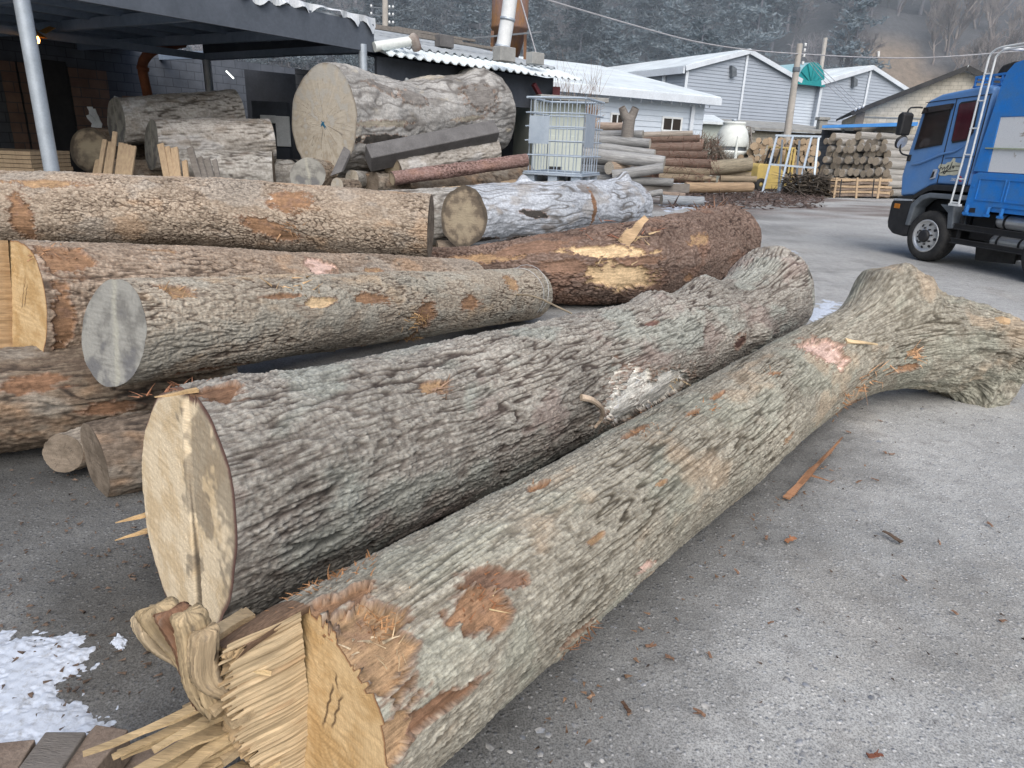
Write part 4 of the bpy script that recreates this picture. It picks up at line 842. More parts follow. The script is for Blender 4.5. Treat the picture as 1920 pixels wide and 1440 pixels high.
for x0, x1, z0, z1 in ((128, 199, .0, 3.0), (222, 262, 0, 2.5)):
    a, b = onwall(x0), onwall(x1); wallquad('brick_panel', a+Zv*z0, b+Zv*z0, b+Zv*z1, a+Zv*z1, M['brick'], shed)
mb = MB(); a, b = onwall(72, .05), onwall(126, .05); mb.add([a, b, b+Zv*3.1, a+Zv*3.1], [(0, 1, 2, 3)]); mb.build('doorway_dark', M['black_roof'], shed)  # flat black sheet paints the darkness of the open door
for (x0, x1) in ((0, 30), (34, 66)):
    a, b = onwall(x0, .09), onwall(x1, .09); wallquad('brick_panel', a, b, b+Zv*3.0, a+Zv*3.0, M['brick'], shed)
# ragged white sheeting along the roof edge
V, F = [], []; n = 90; a, b = P1+e1*1.0+Zv*3.70-n1*.03, P2+e1*.3+Zv*3.70-n1*.03
for i in range(n):
    p = a+(b-a)*i/(n-1); h = .03+.16*max(0, .35+perlin(np.array([i*.16]), np.array([.5]), np.array([2.]))[0]*1.3)*(1-.3*math.sin(i)); V += [p+n1*.3+Zv*.075, p+Zv*.04-n1*.03*math.sin(i*.7), p-Zv*(h-.04)-n1*(.03+.04*math.sin(i*.9))]
for i in range(n-1): F += [(3*i, 3*i+3, 3*i+4, 3*i+1), (3*i+1, 3*i+4, 3*i+5, 3*i+2)]
mb = MB(); mb.add(V, F); mb.build('torn_edging', M['flap'], shed)
mb = MB(); mb.tube([P1+e1*1.0+Zv*3.80+n1*.1, P2-e1*1.2+Zv*3.80+n1*.1], .022, 6); mb.build('orange_cord', pm('orange_cord', (.5, .2, .1)), shed)
# second shed running on to the right with a corrugated roof
P4 = np.array([.77, 16.23, 0]); P2b = P2+np.array([.3, .25, 0]); e2 = nrm(P4-P2b); n2 = np.array([-e2[1], e2[0], 0])
sh2 = empty('open_shed', (P2b+P4)/2, 'dark lean-to workshop with a white-edged corrugated roof behind the giant trunk', 'shed')
def corr(mb, a, e, w, back, rise, z, pitch=.20, amp=.035, th=.02, lap=()):
    nn = int(w/pitch*6); V = []
    for i in range(nn+1):
        s = w*i/nn; h = amp*max(-.35, math.cos(2*PI*s/pitch)); p = a+e*s+Zv*(z+h); V += [p, p+back+Zv*rise, p-Zv*th, p+back+Zv*rise-Zv*th]
    F = []
    for i in range(nn): k = 4*i; F += [(k, k+4, k+5, k+1), (k+2, k+3, k+7, k+6), (k, k+2, k+6, k+4), (k+1, k+5, k+7, k+3)]
    mb.add(V, F)
w2 = np.linalg.norm(P4-P2b)+.35
mb = MB(); corr(mb, P2b-n2*.25-e2*.1, e2, w2+.2, n2*.75, .22, 3.17); mb.build('edge_sheet', M['roof_snow'], sh2)
mb = MB(); corr(mb, P2b+n2*.40-e2*.1, e2, w2, n2*5.0, 1.0, 3.42); mb.build('roof', M['sheet'], sh2)
for a, b in ((P2b+n2*6, P4+n2*6), (P4+n2*6, P4+n2*.2)):
    wallquad('wall', a, b, b+Zv*3.2, a+Zv*3.2, M['shed_dark'], sh2)
mb = MB(); mb.box((P2b+P4)/2+n2*.25+Zv*2.85, (np.linalg.norm(P4-P2b), .08, .62), [e2, n2, Zv]); mb.build('header_board', M['shed_dark'], sh2)
mb = MB(); roofslab(mb, P2b+n2*.3, P4+n2*.3, n2*5.6, 1.0, 3.15, .03); mb.build('ceiling', M['shed_dark'], sh2)
q = P4-e2*.1; mb = MB(); mb.bar(q, q+Zv*3.0, .16, .16); mb.bar(q+Zv*2.3, q+Zv*3.0-e2*.7, .08, .08); mb.build('post', M['maroon'], sh2)
for (x, y) in ((717, 147), (762, 150), (762, 155), (783, 153)):
    p = PL(x, y, P2b+n2*.2, -n2); mb = MB(); mb.lathe([(0, .04), (.035, .03), (.04, 0), (0, 0)], p-n2*.0, -n2, 10); mb.build('light_bulb', M['white'], sh2)
wallquad('inner_wall', P2b+n2*3.4, P4+n2*3.4, P4+n2*3.4+Zv*3.1, P2b+n2*3.4+Zv*3.1, M['greyblock'], sh2)
mb = MB()
for (sx, so, zz) in ((.62, 1.2, 0), (.5, 2.0, .35), (.4, 2.9, .6), (.85, 3.6, .9)):
    p = P2b+n2*so+e2*(w2*sx-1.5)+Zv*(3.50+.2*so); mb.bar(p, p+e2*2.4, .10, .05)
mb.build('lath', M['plank_grey'], sh2)
for (x, y, s, c) in ((945, 113, .34, 0), (1003, 119, .30, 0), (833, 87, .30, 1)):
    p = PL(x, y, P2b+n2*1.9+Zv*3.78, nrm(np.cross(e2, n2*5+Zv*1.0))); mb = MB(); mb.box(p+Zv*s*.3, (s*1.15, s*.7, s*.75), [e2, n2, Zv]); o = mb.build('concrete_block', M['concrete'] if not c else M['beam_dark'], None, .01)
    tag(o, ('grey concrete block on the lean-to roof beside the white flue', 'grey concrete block at the right end of the lean-to roof', 'dark boxy block on the lean-to roof left of the flue')[[945, 1003, 833].index(x)], 'block')
# roof drain pipe of cream sheet sticking out at the shed corner
g0 = D(702, 88, 13.0); g1 = D(772, 77, 13.4); mb = MB(); mb.tube([g0, g1], .085, 14); mb.build('gutter_pipe', M['frp'], shed)
mb = MB(); mb.tube([g1+np.array([0, 0, .05]), g1+np.array([.04, -.02, .02]), D(782, 92, 13.5)], [.10, .10, .085], 14); mb.build('gutter_elbow', pm('rusty_white_pipe', (.34, .31, .28), (.16, .11, .09), .7, 0, 5), shed)
# rusty cyclone hopper and white flue behind the lean-to
hp = D(957, 0, 24); hx, hy = hp[0], hp[1]; cyc = empty('dust_hopper', (hx, hy, 0), 'tall rusty dust hopper tapering downward behind the lean-to roof', 'hopper')
zt = hp[2]; zb = D(957, 112, 24)[2]; zc = D(957, 50, 24)[2]
mb = MB(); mb.lathe([(.55, zt+2.2), (.57, zt+2.2), (.57, zc), (.585, zc-.02), (.585, zc-.07), (.56, zc-.09), (.30, zb), (.28, zb), (.28, zb-.3)], (hx, hy, 0), n=28); mb.build('hopper_body', M['rust'], cyc)
for sx, sy in ((-.6, -.5), (.6, -.5), (-.6, .5), (.6, .5)):
    mb = MB(); mb.bar((hx+sx, hy+sy, 0), (hx+sx*.85, hy+sy*.85, zc-.2), .09); mb.build('leg', M['rust'], cyc)
mb = MB(); mb.bar((hx-1.1, hy-.6, zb+.5), (hx+1.0, hy-.6, zb+.75), .05); mb.bar((hx-.62, hy-.5, zb-.1), (hx-.1, hy-.5, zb+.9), .06); mb.build('brace', M['galv_dark'], cyc)
fp = [D(940, 106, 21.5), D(951, 40, 21.5), D(962, -40, 21.5)]; flue = empty('flue_pipe', fp[0], 'slanting white flue pipe in front of the rusty hopper', 'flue')
mb = MB(); mb.tube([fp[0]-Zv*.9, *fp], .20, 20); mb.build('pipe', M['white'], flue); t = nrm(fp[1]-fp[0])
for q in (fp[0]+t*.25, fp[1]+t*.05): mb = MB(); mb.lathe([(.2, -.04), (.215, -.04), (.215, .04), (.2, .04)], q, t, 20); mb.build('band', M['galv'], flue)
mb = MB(); mb.tube([D(968, -30, 21.5), D(1010, 116, 20.5)], .018, 6); o = mb.build('guy_wire', M['line_wire']); tag(o, 'taut guy wire sloping from the flue to the lean-to roof', 'wire')
# things inside and around the shed
duct = empty('duct_pipe', D(275, 180, 15), 'curved orange-brown duct pipe inside the dark shed', 'duct'); mb = MB()
mb.tube(catmull([D(281, 235, 15), D(277, 180, 15), D(267, 128, 15), D(276, 104, 15), D(300, 89, 15.2), D(345, 80, 15.6)], 26), .095, 14); mb.build('duct_body', M['orange_rust'], duct)
for (x, y) in ((268, 128), (300, 89)):
    mb = MB(); q = D(x, y, 15); mb.lathe([(.10, -.04), (.115, -.04), (.115, .04), (.10, .04)], q, (0.2, 0, 1) if y > 100 else (1, .2, .3), 16); mb.build('duct_collar', M['orange_rust'], duct)
k = NT('lamp_glow'); em = k.n('ShaderNodeEmission'); em.inputs[0].default_value = (1, .42, .10, 1); em.inputs[1].default_value = 14; k.l(em.outputs[0], k.out.inputs[0])
k2 = NT('tube_glow'); em = k2.n('ShaderNodeEmission'); em.inputs[0].default_value = (.9, 1, .95, 1); em.inputs[1].default_value = 3; k2.l(em.outputs[0], k2.out.inputs[0])
lp = D(66, 72, 12.5); lamp = empty('work_lamp', lp, 'glowing orange work lamp hanging in the dark shed by the left post', 'lamp')
mb = MB(); mb.lathe([(0, -.09), (.05, -.07), (.065, -.02), (.045, .04), (0, .06)], lp, n=14); mb.build('bulb', k.m, lamp); mb = MB(); mb.lathe([(.045, .05), (.17, -.0), (.18, .0), (.05, .09), (.03, .18), (0, .18)], lp+Zv*.02, n=18); mb.build('lamp_shade', pm('brass_shade', (.45, .22, .06), None, .35, .6), lamp)
mb = MB(); mb.tube([lp+Zv*.18, lp+Zv*1.2], .01, 6); mb.build('cord', M['black'], lamp)
q = [D(72, 58, 12.6), D(92, 49, 12.8), D(103, 52, 12.8), D(84, 63, 12.6)]; mb = MB(); mb.prism(q, (0, .03, 0)); o = mb.build('lamp_reflection', pm('reflection_orange', (.6, .30, .08), None, .4, .3)); tag(o, 'orange stand-in for the reflection above the glowing lamp', 'plate')  # lamp's flame-like reflection modelled as an orange plate
mb = MB(); mb.tube([D(424, 133, 14), D(438, 147, 14)], .014, 8); o = mb.build('tube_light', k2.m); tag(o, 'short slanted white tube light in the dark shed', 'lamp')
cabn = empty('white_cabinet', D(530, 275, 14.6), 'white cabinet doors standing in the shed left of the giant trunk', 'cabinet')
for (x0, y0, x1, y1) in ((489, 216, 518, 231), (520, 218, 546, 275)):
    mb = MB(); a, b = D(x0, y1, 14.6), D(x1, y1, 14.6); h = D(x0, y0, 14.6)[2]-a[2]; mb.box((a+b)/2+Zv*h/2, (b[0]-a[0], .05, h)); mb.build('door', M['white'], cabn, .01)
mb = MB(); a, b = D(486, 330, 14.75), D(549, 330, 14.75); mb.box(((a+b)/2)*np.array([1, 1, 0])+Zv*1.2, (b[0]-a[0], .2, 2.4)); mb.build('carcass', M['shed_dark'], cabn)
tst = empty('timber_stack', D(40, 320, 10.4)*np.array([1, 1, 0]), 'neat stack of pale yellow boards at the far left edge under the shed', 'timber stack')
for i in range(24):
    z = .06+i*.058; a, b = D(-70, 300, 10.2), D(83, 300, 10.4); mb = MB()
    mb.box((a+b)/2*np.array([1, 1, 0])+Zv*z+np.array([random.uniform(-.03, .0), .3, 0]), (b[0]-a[0], .9, .05)); mb.build('board', M['plank'], tst)
mb = MB()
for (x0, y0, x1, y1) in ((168, 200, 175, 238), (175, 204, 184, 240), (166, 215, 178, 240), (213, 184, 224, 190)):
    shard(mb, D(x0, y0, 12.6), D(x1, y1, 12.6), .11, .02, 6, up=(0, 1, 0), curl=.05, taper=(.8, .9))
o = mb.build('rag', M['flap']); tag(o, 'crumpled white sheeting hanging beside the left heap', 'sheet')
# ------------------------------------------------------------------ wire cage on its steel pallet
cg = S(1089, 327, 114); ca = math.radians(20); dx = np.array([-math.cos(ca), math.sin(ca), 0]); dy = np.array([math.sin(ca), math.cos(ca), 0]); W_, Dp, Hc = .98, 1.18, 1.16
cage = empty('tank_cage', cg-Zv*.14, 'empty galvanised wire tank cage on a steel pallet right of the giant trunk', 'cage')
mb = MB()
def cb_(u, v, w): return cg+dx*u+dy*v+Zv*w
for w, r in ((0, .014), (.27, .013), (.50, .013), (.72, .013), (.93, .013), (Hc, .02)):
    for a, b in (((0, 0), (W_, 0)), ((W_, 0), (W_, Dp)), ((W_, Dp), (0, Dp)), ((0, Dp), (0, 0))):
        a, b = np.array(a), np.array(b); t = (b-a)/np.linalg.norm(b-a)*.02; mb.tube([cb_(*(a-t), w), cb_(*(b+t), w)], r, 6)
for i in range(8):
    f = i/7
    for (u, v) in ((W_*f, 0), (W_*f, Dp), (0, Dp*f), (W_, Dp*f)):
        if i in (0, 7) and (u, v) in ((0, Dp), (W_, 0)): continue
        mb.tube([cb_(u, v, -.02), cb_(u, v, Hc)], .009 if i not in (0, 7) else .012, 6)
mb.build('cage_grid', M['ibc'], cage)
mb = MB(); mb.box(cb_(W_/2, Dp/2, -.03), (W_+.06, Dp+.06, .03), [dx, dy, Zv])
for u in (.09, W_/2, W_-.09):
    for v in (.09, Dp/2, Dp-.09): mb.box(cb_(u, v, -.095), (.16, .16, .10), [dx, dy, Zv])
for u in (.09, W_/2, W_-.09): mb.box(cb_(u, Dp/2, -.16), (.16, Dp+.04, .03), [dx, dy, Zv])
for v in (.09, Dp-.09): mb.box(cb_(W_/2, v, -.163), (W_, .14, .025), [dx, dy, Zv])
mb.build('pallet', M['ibc'], cage, .004)
for (u0, u1, v0, v1, w0, w1) in ((W_-.05, W_-.40, -.02, -.02, .45, .88), (-.02, -.02, .02, .62, .42, .92)):
    mb = MB(); mb.prism([cb_(u0, v0, w0), cb_(u1, v1, w0), cb_(u1, v1, w1), cb_(u0, v0, w1)], dy*.008 if v0 == v1 else dx*.008); mb.build('label_plate', M['ibc'], cage)
# boards the cage stands on
for i in range(5):
    mb = MB(); c = cb_(W_/2, .12+i*.235, -.215); mb.box(c+dx*random.uniform(-.15, .05), (2.0, .19, .05), [dx, dy, Zv]); o = mb.build('plank', M['plank'], None, .004); tag(o, 'pale orange plank lying under the wire cage', 'plank', 'planks under the wire cage')
zs = float(cb_(0, 0, -.24)[2])
for i, (u, v) in enumerate(((.1, .6), (.9, .6))):
    h = zs-.82; oldlog('short grey spacer log between bedding and planks under the cage', cb_(u, -.1, 0)*np.array([1, 1, 0])+Zv*(zs-.2), cb_(u, 1.3, 0)*np.array([1, 1, 0])+Zv*(zs-.2), .2, .2, OLD, 80+i, 'brown', 60, 48, group='spacer logs under the cage')
# cream booth behind the cage
a, b = D(998, 300, 15.6), D(1092, 300, 15.9); booth = empty('booth', ((a+b)/2)*np.array([1, 1, 0]), 'small cream panelled booth with a flat roof behind the wire cage', 'booth')
zr = D(1050, 190, 15.7)[2]; a[2] = b[2] = 0; t = nrm(b-a); s = np.array([-t[1], t[0], 0]); w = np.linalg.norm(b-a)
mb = MB(); mb.box((a+b)/2+s*1.0+Zv*zr/2, (w, 2, zr), [t, s, Zv]); mb.build('wall', M['cream'], booth)
mb = MB(); mb.box((a+b)/2+s*.9+t*.18+Zv*(zr+.05), (w+.36, 2.6, .09), [t, s, Zv]); mb.build('roof', M['concrete'], booth, .01)
mb = MB(); mb.box(a*.55+b*.45-s*.02+Zv*1.30, (.30, .06, .12), [t, s, Zv]); mb.build('letter_slot', M['black'], booth); mb = MB(); mb.box(a*.5+b*.5-s*.012+Zv*1.0, (.75, .03, 2.0), [t, s, Zv]); mb.build('door', M['cream'], booth, .006)
# the person half hidden between the logs and the cage
pz = S(963, 283, 76); pr = empty('person', pz*np.array([1, 1, 0]), 'person in a blue cap and dark jacket standing behind the logs', 'person')
def skinbody(name, joints, edges, mat, parent, lev=2):
    me = bpy.data.meshes.new(name); off = rootloc(parent); me.from_pydata([tuple(np.array(j[:3])-off) for j in joints], edges, [])
    o = link(name, me, parent, mat); md = o.modifiers.new('skin', 'SKIN'); 
    for v, j in zip(me.skin_vertices[0].data, joints): v.radius = (j[3], j[4] if len(j) > 4 else j[3])
    me.skin_vertices[0].data[0].use_root = True
    sb = o.modifiers.new('sub', 'SUBSURF'); sb.levels = lev; sb.render_levels = lev; return o
X0, Y0, hz = pz[0], pz[1], pz[2]   # hz: height of the middle of the face
def pj_(x, y, z): return (X0+x, Y0+y, hz+z)
skinbody('body', [(*pj_(0, 0, -.72), .14, .11), (*pj_(0, 0, -.48), .15, .11), (*pj_(0, 0, -.26), .17, .11), (*pj_(0, 0, -.15), .06), (*pj_(0, -.01, -.08), .055),
    (*pj_(-.20, 0, -.24), .06), (*pj_(-.24, -.02, -.50), .048), (*pj_(-.22, -.10, -.74), .038), (*pj_(-.21, -.13, -.84), .032), (*pj_(.20, 0, -.24), .06), (*pj_(.24, -.02, -.50), .048), (*pj_(.22, -.10, -.74), .038), (*pj_(.21, -.13, -.84), .032),
    (*pj_(-.09, 0, -.84), .085), (*pj_(-.10, -.01, -1.18), .06), (*pj_(-.10, .02, -1.56), .045), (*pj_(-.10, -.12, -1.60), .035), (*pj_(.09, 0, -.84), .085), (*pj_(.10, -.01, -1.18), .06), (*pj_(.10, .02, -1.56), .045), (*pj_(.10, -.12, -1.60), .035)],
    [(0, 1), (1, 2), (2, 3), (3, 4), (2, 5), (5, 6), (6, 7), (7, 8), (2, 9), (9, 10), (10, 11), (11, 12), (0, 13), (13, 14), (14, 15), (15, 16), (0, 17), (17, 18), (18, 19), (19, 20)], M['coat'], pr)
mb = MB(); hd = np.array(pj_(0, -.01, .0)); prof = [(0, -.125), (.045, -.115), (.066, -.07), (.077, -.01), (.078, .05), (.066, .10), (.035, .125), (0, .13)]
mb.lathe(prof, hd, n=20); mb.v = [(x, hd[1]+(y-hd[1])*1.18-.012*max(0, (hd[1]-y)*8*(1-abs(z-hd[2]+.02)*8) if abs(z-hd[2]+.02) < .12 and abs(x-hd[0]) < .02 else 0), z) for x, y, z in mb.v]
mb.tube([hd+np.array([0, -.088, .02]), hd+np.array([0, -.112, -.02]), hd+np.array([0, -.09, -.032])], [.009, .015, .012], 6)
for sx in (-1, 1): mb.lathe([(0, -.02), (.018, 0), (0, .025)], hd+np.array([sx*.08, .005, .0]), (sx, 0, 0), 8)
mb.build('head', M['skin'], pr)
for sx in (-1, 1): mb = MB(); mb.lathe([(0, .006), (.009, 0), (0, -.006)], hd+np.array([sx*.03, -.088, .018]), (0, -1, 0), 8); mb.build('eye', M['ink'], pr)
mb = MB(); mb.box(hd+np.array([0, -.088, -.06]), (.045, .01, .008)); mb.build('mouth', M['redink'], pr)
mb = MB(); mb.lathe([(.088, .035), (.090, .06), (.082, .105), (.05, .14), (0, .15)], hd, n=20); mb.v = [(x, hd[1]+(y-hd[1])*1.15, z) for x, y, z in mb.v]; mb.box(hd+np.array([0, -.135, .05]), (.13, .10, .012)); mb.build('cap', M['cap_blue'], pr)
mb = MB(); mb.lathe([(.084, -.06), (.085, .04), (.07, .05)], hd+np.array([0, .022, 0]), n=16); mb.v = [(x, max(y, hd[1]+.005), z) for x, y, z in mb.v]; mb.build('hair', M['ink'], pr)
# ------------------------------------------------------------------ piles of small logs across the yard
def proto_mesh(seed, knob=.07, bend=.05):
    nu, nv = 14, 22; u = np.linspace(-.5, .5, nu)[:, None]; th = np.linspace(0, 2*PI, nv, endpoint=False)[None]
    R = 1+knob*fbm(u*5+seed, np.cos(th)*1.2, np.sin(th)*1.2+seed, 2)+.05*perlin(u*22, np.cos(th)*4+seed, np.sin(th)*4); R = R*(1-.10*u)
    oy = bend*perlin(u*2+seed*3.1, 0*u, 0*u); oz = bend*perlin(u*2, 0*u+seed*2.3, 0*u)
    V = np.stack([u+0*th, R*np.cos(th)+oy*6*0+oy, R*np.sin(th)+oz], -1)
    ends = []
    for j, sx in ((0, -1), (nu-1, 1)):
        c = V[j].mean(0)+np.array([sx*.0005, 0, 0]); E = np.vstack([V[j], (V[j]*.5+c*.5)+RNG.normal(size=(nv, 3))*np.array([.0006, 0, 0]), c[None]]); F = []
        for k in range(nv):
            k2 = (k+1) % nv; F += [(k, k2, nv+k2, nv+k), (nv+k, nv+k2, 2*nv, 2*nv)]
        ends.append((E, [f if f[2] != f[3] else f[:3] for f in F]))
    return V.reshape(-1, 3), gridfaces(nu, nv, True), ends
PROT = []
for sd in range(6):
    V, F, ends = proto_mesh(sd*1.7+.3)
    me = bpy.data.meshes.new('log'); me.from_pydata([tuple(v) for v in V], [], [tuple(int(i) for i in f) for f in F]); me.polygons.foreach_set('use_smooth', [True]*len(me.polygons)); me.materials.append(M['pile_bark'])
    em = []
    for E, Fe in ends:
        m2 = bpy.data.meshes.new('cut_end'); m2.from_pydata([tuple(v) for v in E], [], Fe); m2.materials.append(M['pile_end']); em.append(m2)
    PROT.append((me, em))
def pilelog(label, a, b, r0, col, ecol, group=None, ends=(0, 1), k=None):
    a, b = np.array(a, float), np.array(b, float); me, em = PROT[random.randrange(6) if k is None else k]
    o = bpy.data.objects.new('log', me); COL.objects.link(o); d = Vector(b-a); o.location = Vector((a+b)/2)
    o.rotation_euler = (d.to_track_quat('X', 'Z') @ Matrix.Rotation(random.uniform(0, 6.28), 4, 'X').to_quaternion()).to_euler(); o.scale = (d.length, r0, r0)
    j = random.uniform(.8, 1.2); o.color = (*[c*j for c in col], 1); tag(o, label, 'log', group)
    for e in ends:
        c = bpy.data.objects.new('cut_end', em[e]); COL.objects.link(c); c.parent = o; j = random.uniform(.75, 1.25); c.color = (*[x*j for x in ecol], 1)
    return o
GC, GE = (.30, .30, .295), (.36, .33, .28)
RC, RE = (.215, .155, .125), (.36, .28, .20); TC = (.35, .285, .205)
def row(x0, y0, Y0, x1, y1, Y1, dpx, col, ecol, lab, group=None):
    a, b = D(x0, y0, Y0), D(x1, y1, Y1); return pilelog(lab, a, b, dpx/2*(Y0+Y1)/2/1353, col, ecol, group)
gg = 'grey weathered logs heaped right of the cage'; gl = 'grey weathered log in the heap right of the wire cage'
row(1100, 237, 29, 1184, 238, 28, 15, (.34, .27, .22), GE, 'brownish log topmost in the grey heap right of the cage')
for t in ((1090, 253, 28.5, 1206, 252, 27.5, 15), (1095, 262, 27.5, 1219, 269, 26.5, 18), (1095, 273, 27, 1228, 289, 26, 17), (1090, 300, 27.5, 1200, 302, 26.5, 20), (1080, 318, 27, 1190, 322, 26, 20), (1080, 336, 26.6, 1200, 338, 25.6, 20), (1080, 352, 26.4, 1210, 354, 25.6, 18), (1085, 268, 29, 1180, 276, 28.6, 18), (1090, 285, 29, 1190, 292, 28.6, 18)): row(*t, GC, GE, gl, gg)
row(1090, 288, 26.2, 1246, 305, 25.2, 24, GC, GE, 'thickest grey log slanting across the heap right of the cage')
row(1142, 315, 25.5, 1215, 321, 27, 22, (.36, .28, .21), GE, 'brownish log showing its round end beside the cage')
row(1148, 329, 24.8, 1243, 315, 24.6, 19, GC, GE, 'grey log sloping up to the right at the front of the grey heap')
row(1165, 338, 24.9, 1262, 342, 24.7, 15, GC, GE, 'slim grey log below the sloping one in the grey heap')
row(1240, 375, 23.9, 1318, 377, 24.1, 18, (.29, .31, .33), GE, 'frosted grey log lying foremost on the ground at the far heap')
row(1225, 362, 24.6, 1284, 366, 24.6, 9, (.34, .27, .22), GE, 'thin brown pole on the ground behind the frosted grey log')
row(1195, 368, 24.3, 1242, 360, 24.3, 12, GC, GE, 'stubby grey log with its end up beside the frosted log')
sqbeam('long grey squared timber on the ground before the red-brown heap', D(1200, 352, 25), D(1291, 353, 25), .34, .30, .05, 'plank_grey', 'squared_timber')
rg, rl = 'red-brown logs with shaggy bark stacked across the yard', 'red-brown shaggy log in the stack behind the grey heap'
row(1190, 254, 32, 1298, 250, 32, 11, (.33, .29, .25), GE, 'thin grey pole lying on top of the red-brown stack')
for t in ((1200, 263, 32, 1311, 259, 32, 13), (1200, 277, 31.5, 1316, 276, 31.5, 17), (1205, 290, 31.5, 1326, 291, 31, 15), (1210, 304, 31.4, 1333, 307, 30.8, 17), (1200, 270, 33, 1318, 268, 33, 15), (1200, 318, 32, 1320, 320, 32, 16), (1200, 334, 32, 1320, 336, 32, 16)): row(*t, RC, RE, rl, rg)
row(1225, 317, 31, 1331, 324, 30.6, 14, TC, RE, 'tan stripped log near the bottom of the red-brown stack')
row(1235, 331, 30.6, 1342, 336, 30.4, 12, TC, RE, 'slim tan log with hanging bark low in the red-brown stack')
row(1285, 352, 29.8, 1410, 351, 30.6, 19, (.36, .26, .17), RE, 'long tan log lying along the ground left of the forklift')
o = row(1330, 315, 31.5, 1408, 308, 31.5, 26, (.31, .27, .20), RE, 'thick mossy tapering log right of the red-brown stack')
row(1335, 323, 32, 1408, 328, 31.6, 11, TC, RE, 'thin tan log under the mossy one')
row(1350, 335, 31.4, 1418, 336, 31.4, 12, TC, RE, 'tan log ending at the forklift wheel')
# dark stack with its ends towards us
sg, sl_ = 'small dark logs stacked ends-on behind the forklift', 'small dark round log in the ends-on stack behind the forklift'
for rowi in range(8):
    y = 339-rowi*10.6; xa = 1356+rowi*(9 if rowi > 3 else 4)+random.uniform(-2, 2); xb = 1540; n = int((xb-xa)/11.5)
    for i in range(n):
        x = xa+i*11.5+(rowi % 2)*5.5+random.uniform(-1.5, 1.5); yy = y+(x-1440)*.02+random.uniform(-1.5, 1.5)
        if yy < 262+max(0, (1400-x))*.62 and rowi > 3: continue
        c = D(x, yy, 39); a = c+np.array([random.uniform(-.1, .1), random.uniform(-.35, .25), 0]); pilelog(sl_, a, a+np.array([1.0, 2.9, .0]), .155*random.uniform(.85, 1.2), (.19, .165, .14), (.38, .29, .20), sg, ends=(0,))
# big stack beside the truck
bg_, bl = 'grey logs in the tall stack left of the truck', 'round grey log in the tall stack left of the blue truck'
for rowi in range(10):
    y = 360-rowi*11.8
    for i in range(11):
        x = 1668-i*13.6-(rowi % 2)*6.8+random.uniform(-4, 4); x -= max(0, rowi-4)*3
        if x < 1540+(6 if rowi > 6 else 0) or (rowi == 9 and i % 3): continue
        Yd = 34.6+i*.42+rowi*.12; c = D(x, y+random.uniform(-3.5, 3.5), Yd); L_ = random.uniform(5.2, 6.4); ax = nrm((.93, .36, 0))
        pilelog(bl, c, c+ax*L_, .185*random.uniform(.82, 1.18), (.33, .315, .29), (.43, .36, .275), bg_, ends=(0,))
# brush, bark heaps and litter: nobody could count these
def scatter(name, label, n, fn, c, ln, w, cat, var=.5):
    mb = MB()
    for _ in range(n):
        p, d = fn(); shard(mb, p, p+d*ln*random.uniform(.4, 1.3), w*random.uniform(.6, 1.4), w*.4, 3)
    o = fibre_obj(name, mb, None, c, var); tag(o, label, cat, None, 'stuff'); return o
def rd3(z=.35): return nrm((random.gauss(0, 1), random.gauss(0, 1), random.gauss(0, z)))
def brush():
    x = random.uniform(1296, 1372); top = 258+max(0, x-1340)*1.5; return D(x, random.uniform(top, 318), 33.5+random.random()*1.0), rd3(.9)
scatter('brush_pile', 'tangled grey-brown brush and netting heap behind the red-brown stack', 1500, brush, (.22, .185, .15), .5, .035, 'brush')
def litter():
    p = P(random.uniform(1255, 1545), random.triangular(352, 392, 366), .02+abs(random.gauss(0, .04))); return p, rd3(.25)
scatter('bark_litter', 'shredded dark bark littered over the far yard', 1500, litter, (.115, .085, .075), .38, .07, 'bark litter')
def heap():
    x = random.uniform(1308, 1380); return P(x, random.uniform(max(386, 402-(x-1308)*.3), 404), .05+.18*random.random()), rd3(.3)
scatter('bark_heap', 'low reddish bark heap on the yard behind the dark red log', 420, heap, (.27, .16, .11), .42, .09, 'bark heap')
def heap2():
    x = random.uniform(1472, 1556); y0 = 326+abs(x-1505)*.10; z = D(x, random.uniform(y0, 369), 34.2-random.random()); return z, rd3(.25)
scatter('bark_slab_heap', 'heap of dark bark slabs between the steel frame and the slab bundle', 520, heap2, (.10, .085, .07), .7, .09, 'bark heap')
def hang():
    x = random.uniform(1215, 1350); return D(x, random.uniform(258, 345), 30.3), nrm((random.gauss(0, 1), -.2, random.gauss(-.3, .6)))
scatter('hanging_bark', 'loose red bark shreds hanging over the red-brown stack', 330, hang, (.15, .085, .065), .35, .035, 'bark shreds')
def slabs():
    x = random.uniform(1462, 1600); return D(x, random.uniform(318, 330), 34.6), nrm((1, random.gauss(0, .2), random.gauss(0, .06)))
# bundle of slab wood with pale stakes
sb = empty('slab_bundle', P(1608, 370, 0), 'strapped bundle of pale slab boards in front of the tall log stack', 'board bundle')
for lv in range(6):
    for dy in range(3):
        a, b = D(1551+random.uniform(-2, 3), 365-lv*5.6, 33.6+dy*.35), D(1667+random.uniform(-4, 2), 367-lv*5.6, 34.4+dy*.35)
        n = 7; mb = MB(); pts = [a+(b-a)*i/(n-1)+Zv*random.uniform(-.03, .03) for i in range(n)]
        for i in range(n-1): mb.bar(pts[i], pts[i+1], .30, random.uniform(.09, .13))
        mb.build('board', M['plank'] if (lv+dy) % 2 else M['beam_end'], sb)
for x0, x1 in ((1563, 1569), (1605, 1608), (1645, 1651)):
    mb = MB(); mb.bar(D(x0, 372, 33.3), D(x1, 333, 33.3), .09, .05, up=(0, 1, 0)); mb.build('stake', M['plank'], sb)
for x in (1577, 1638): mb = MB(); mb.bar(D(x-3, 371, 33.32), D(x+1, 336, 33.32), .05, .02, up=(0, 1, 0)); mb.build('strap', M['black'], sb)
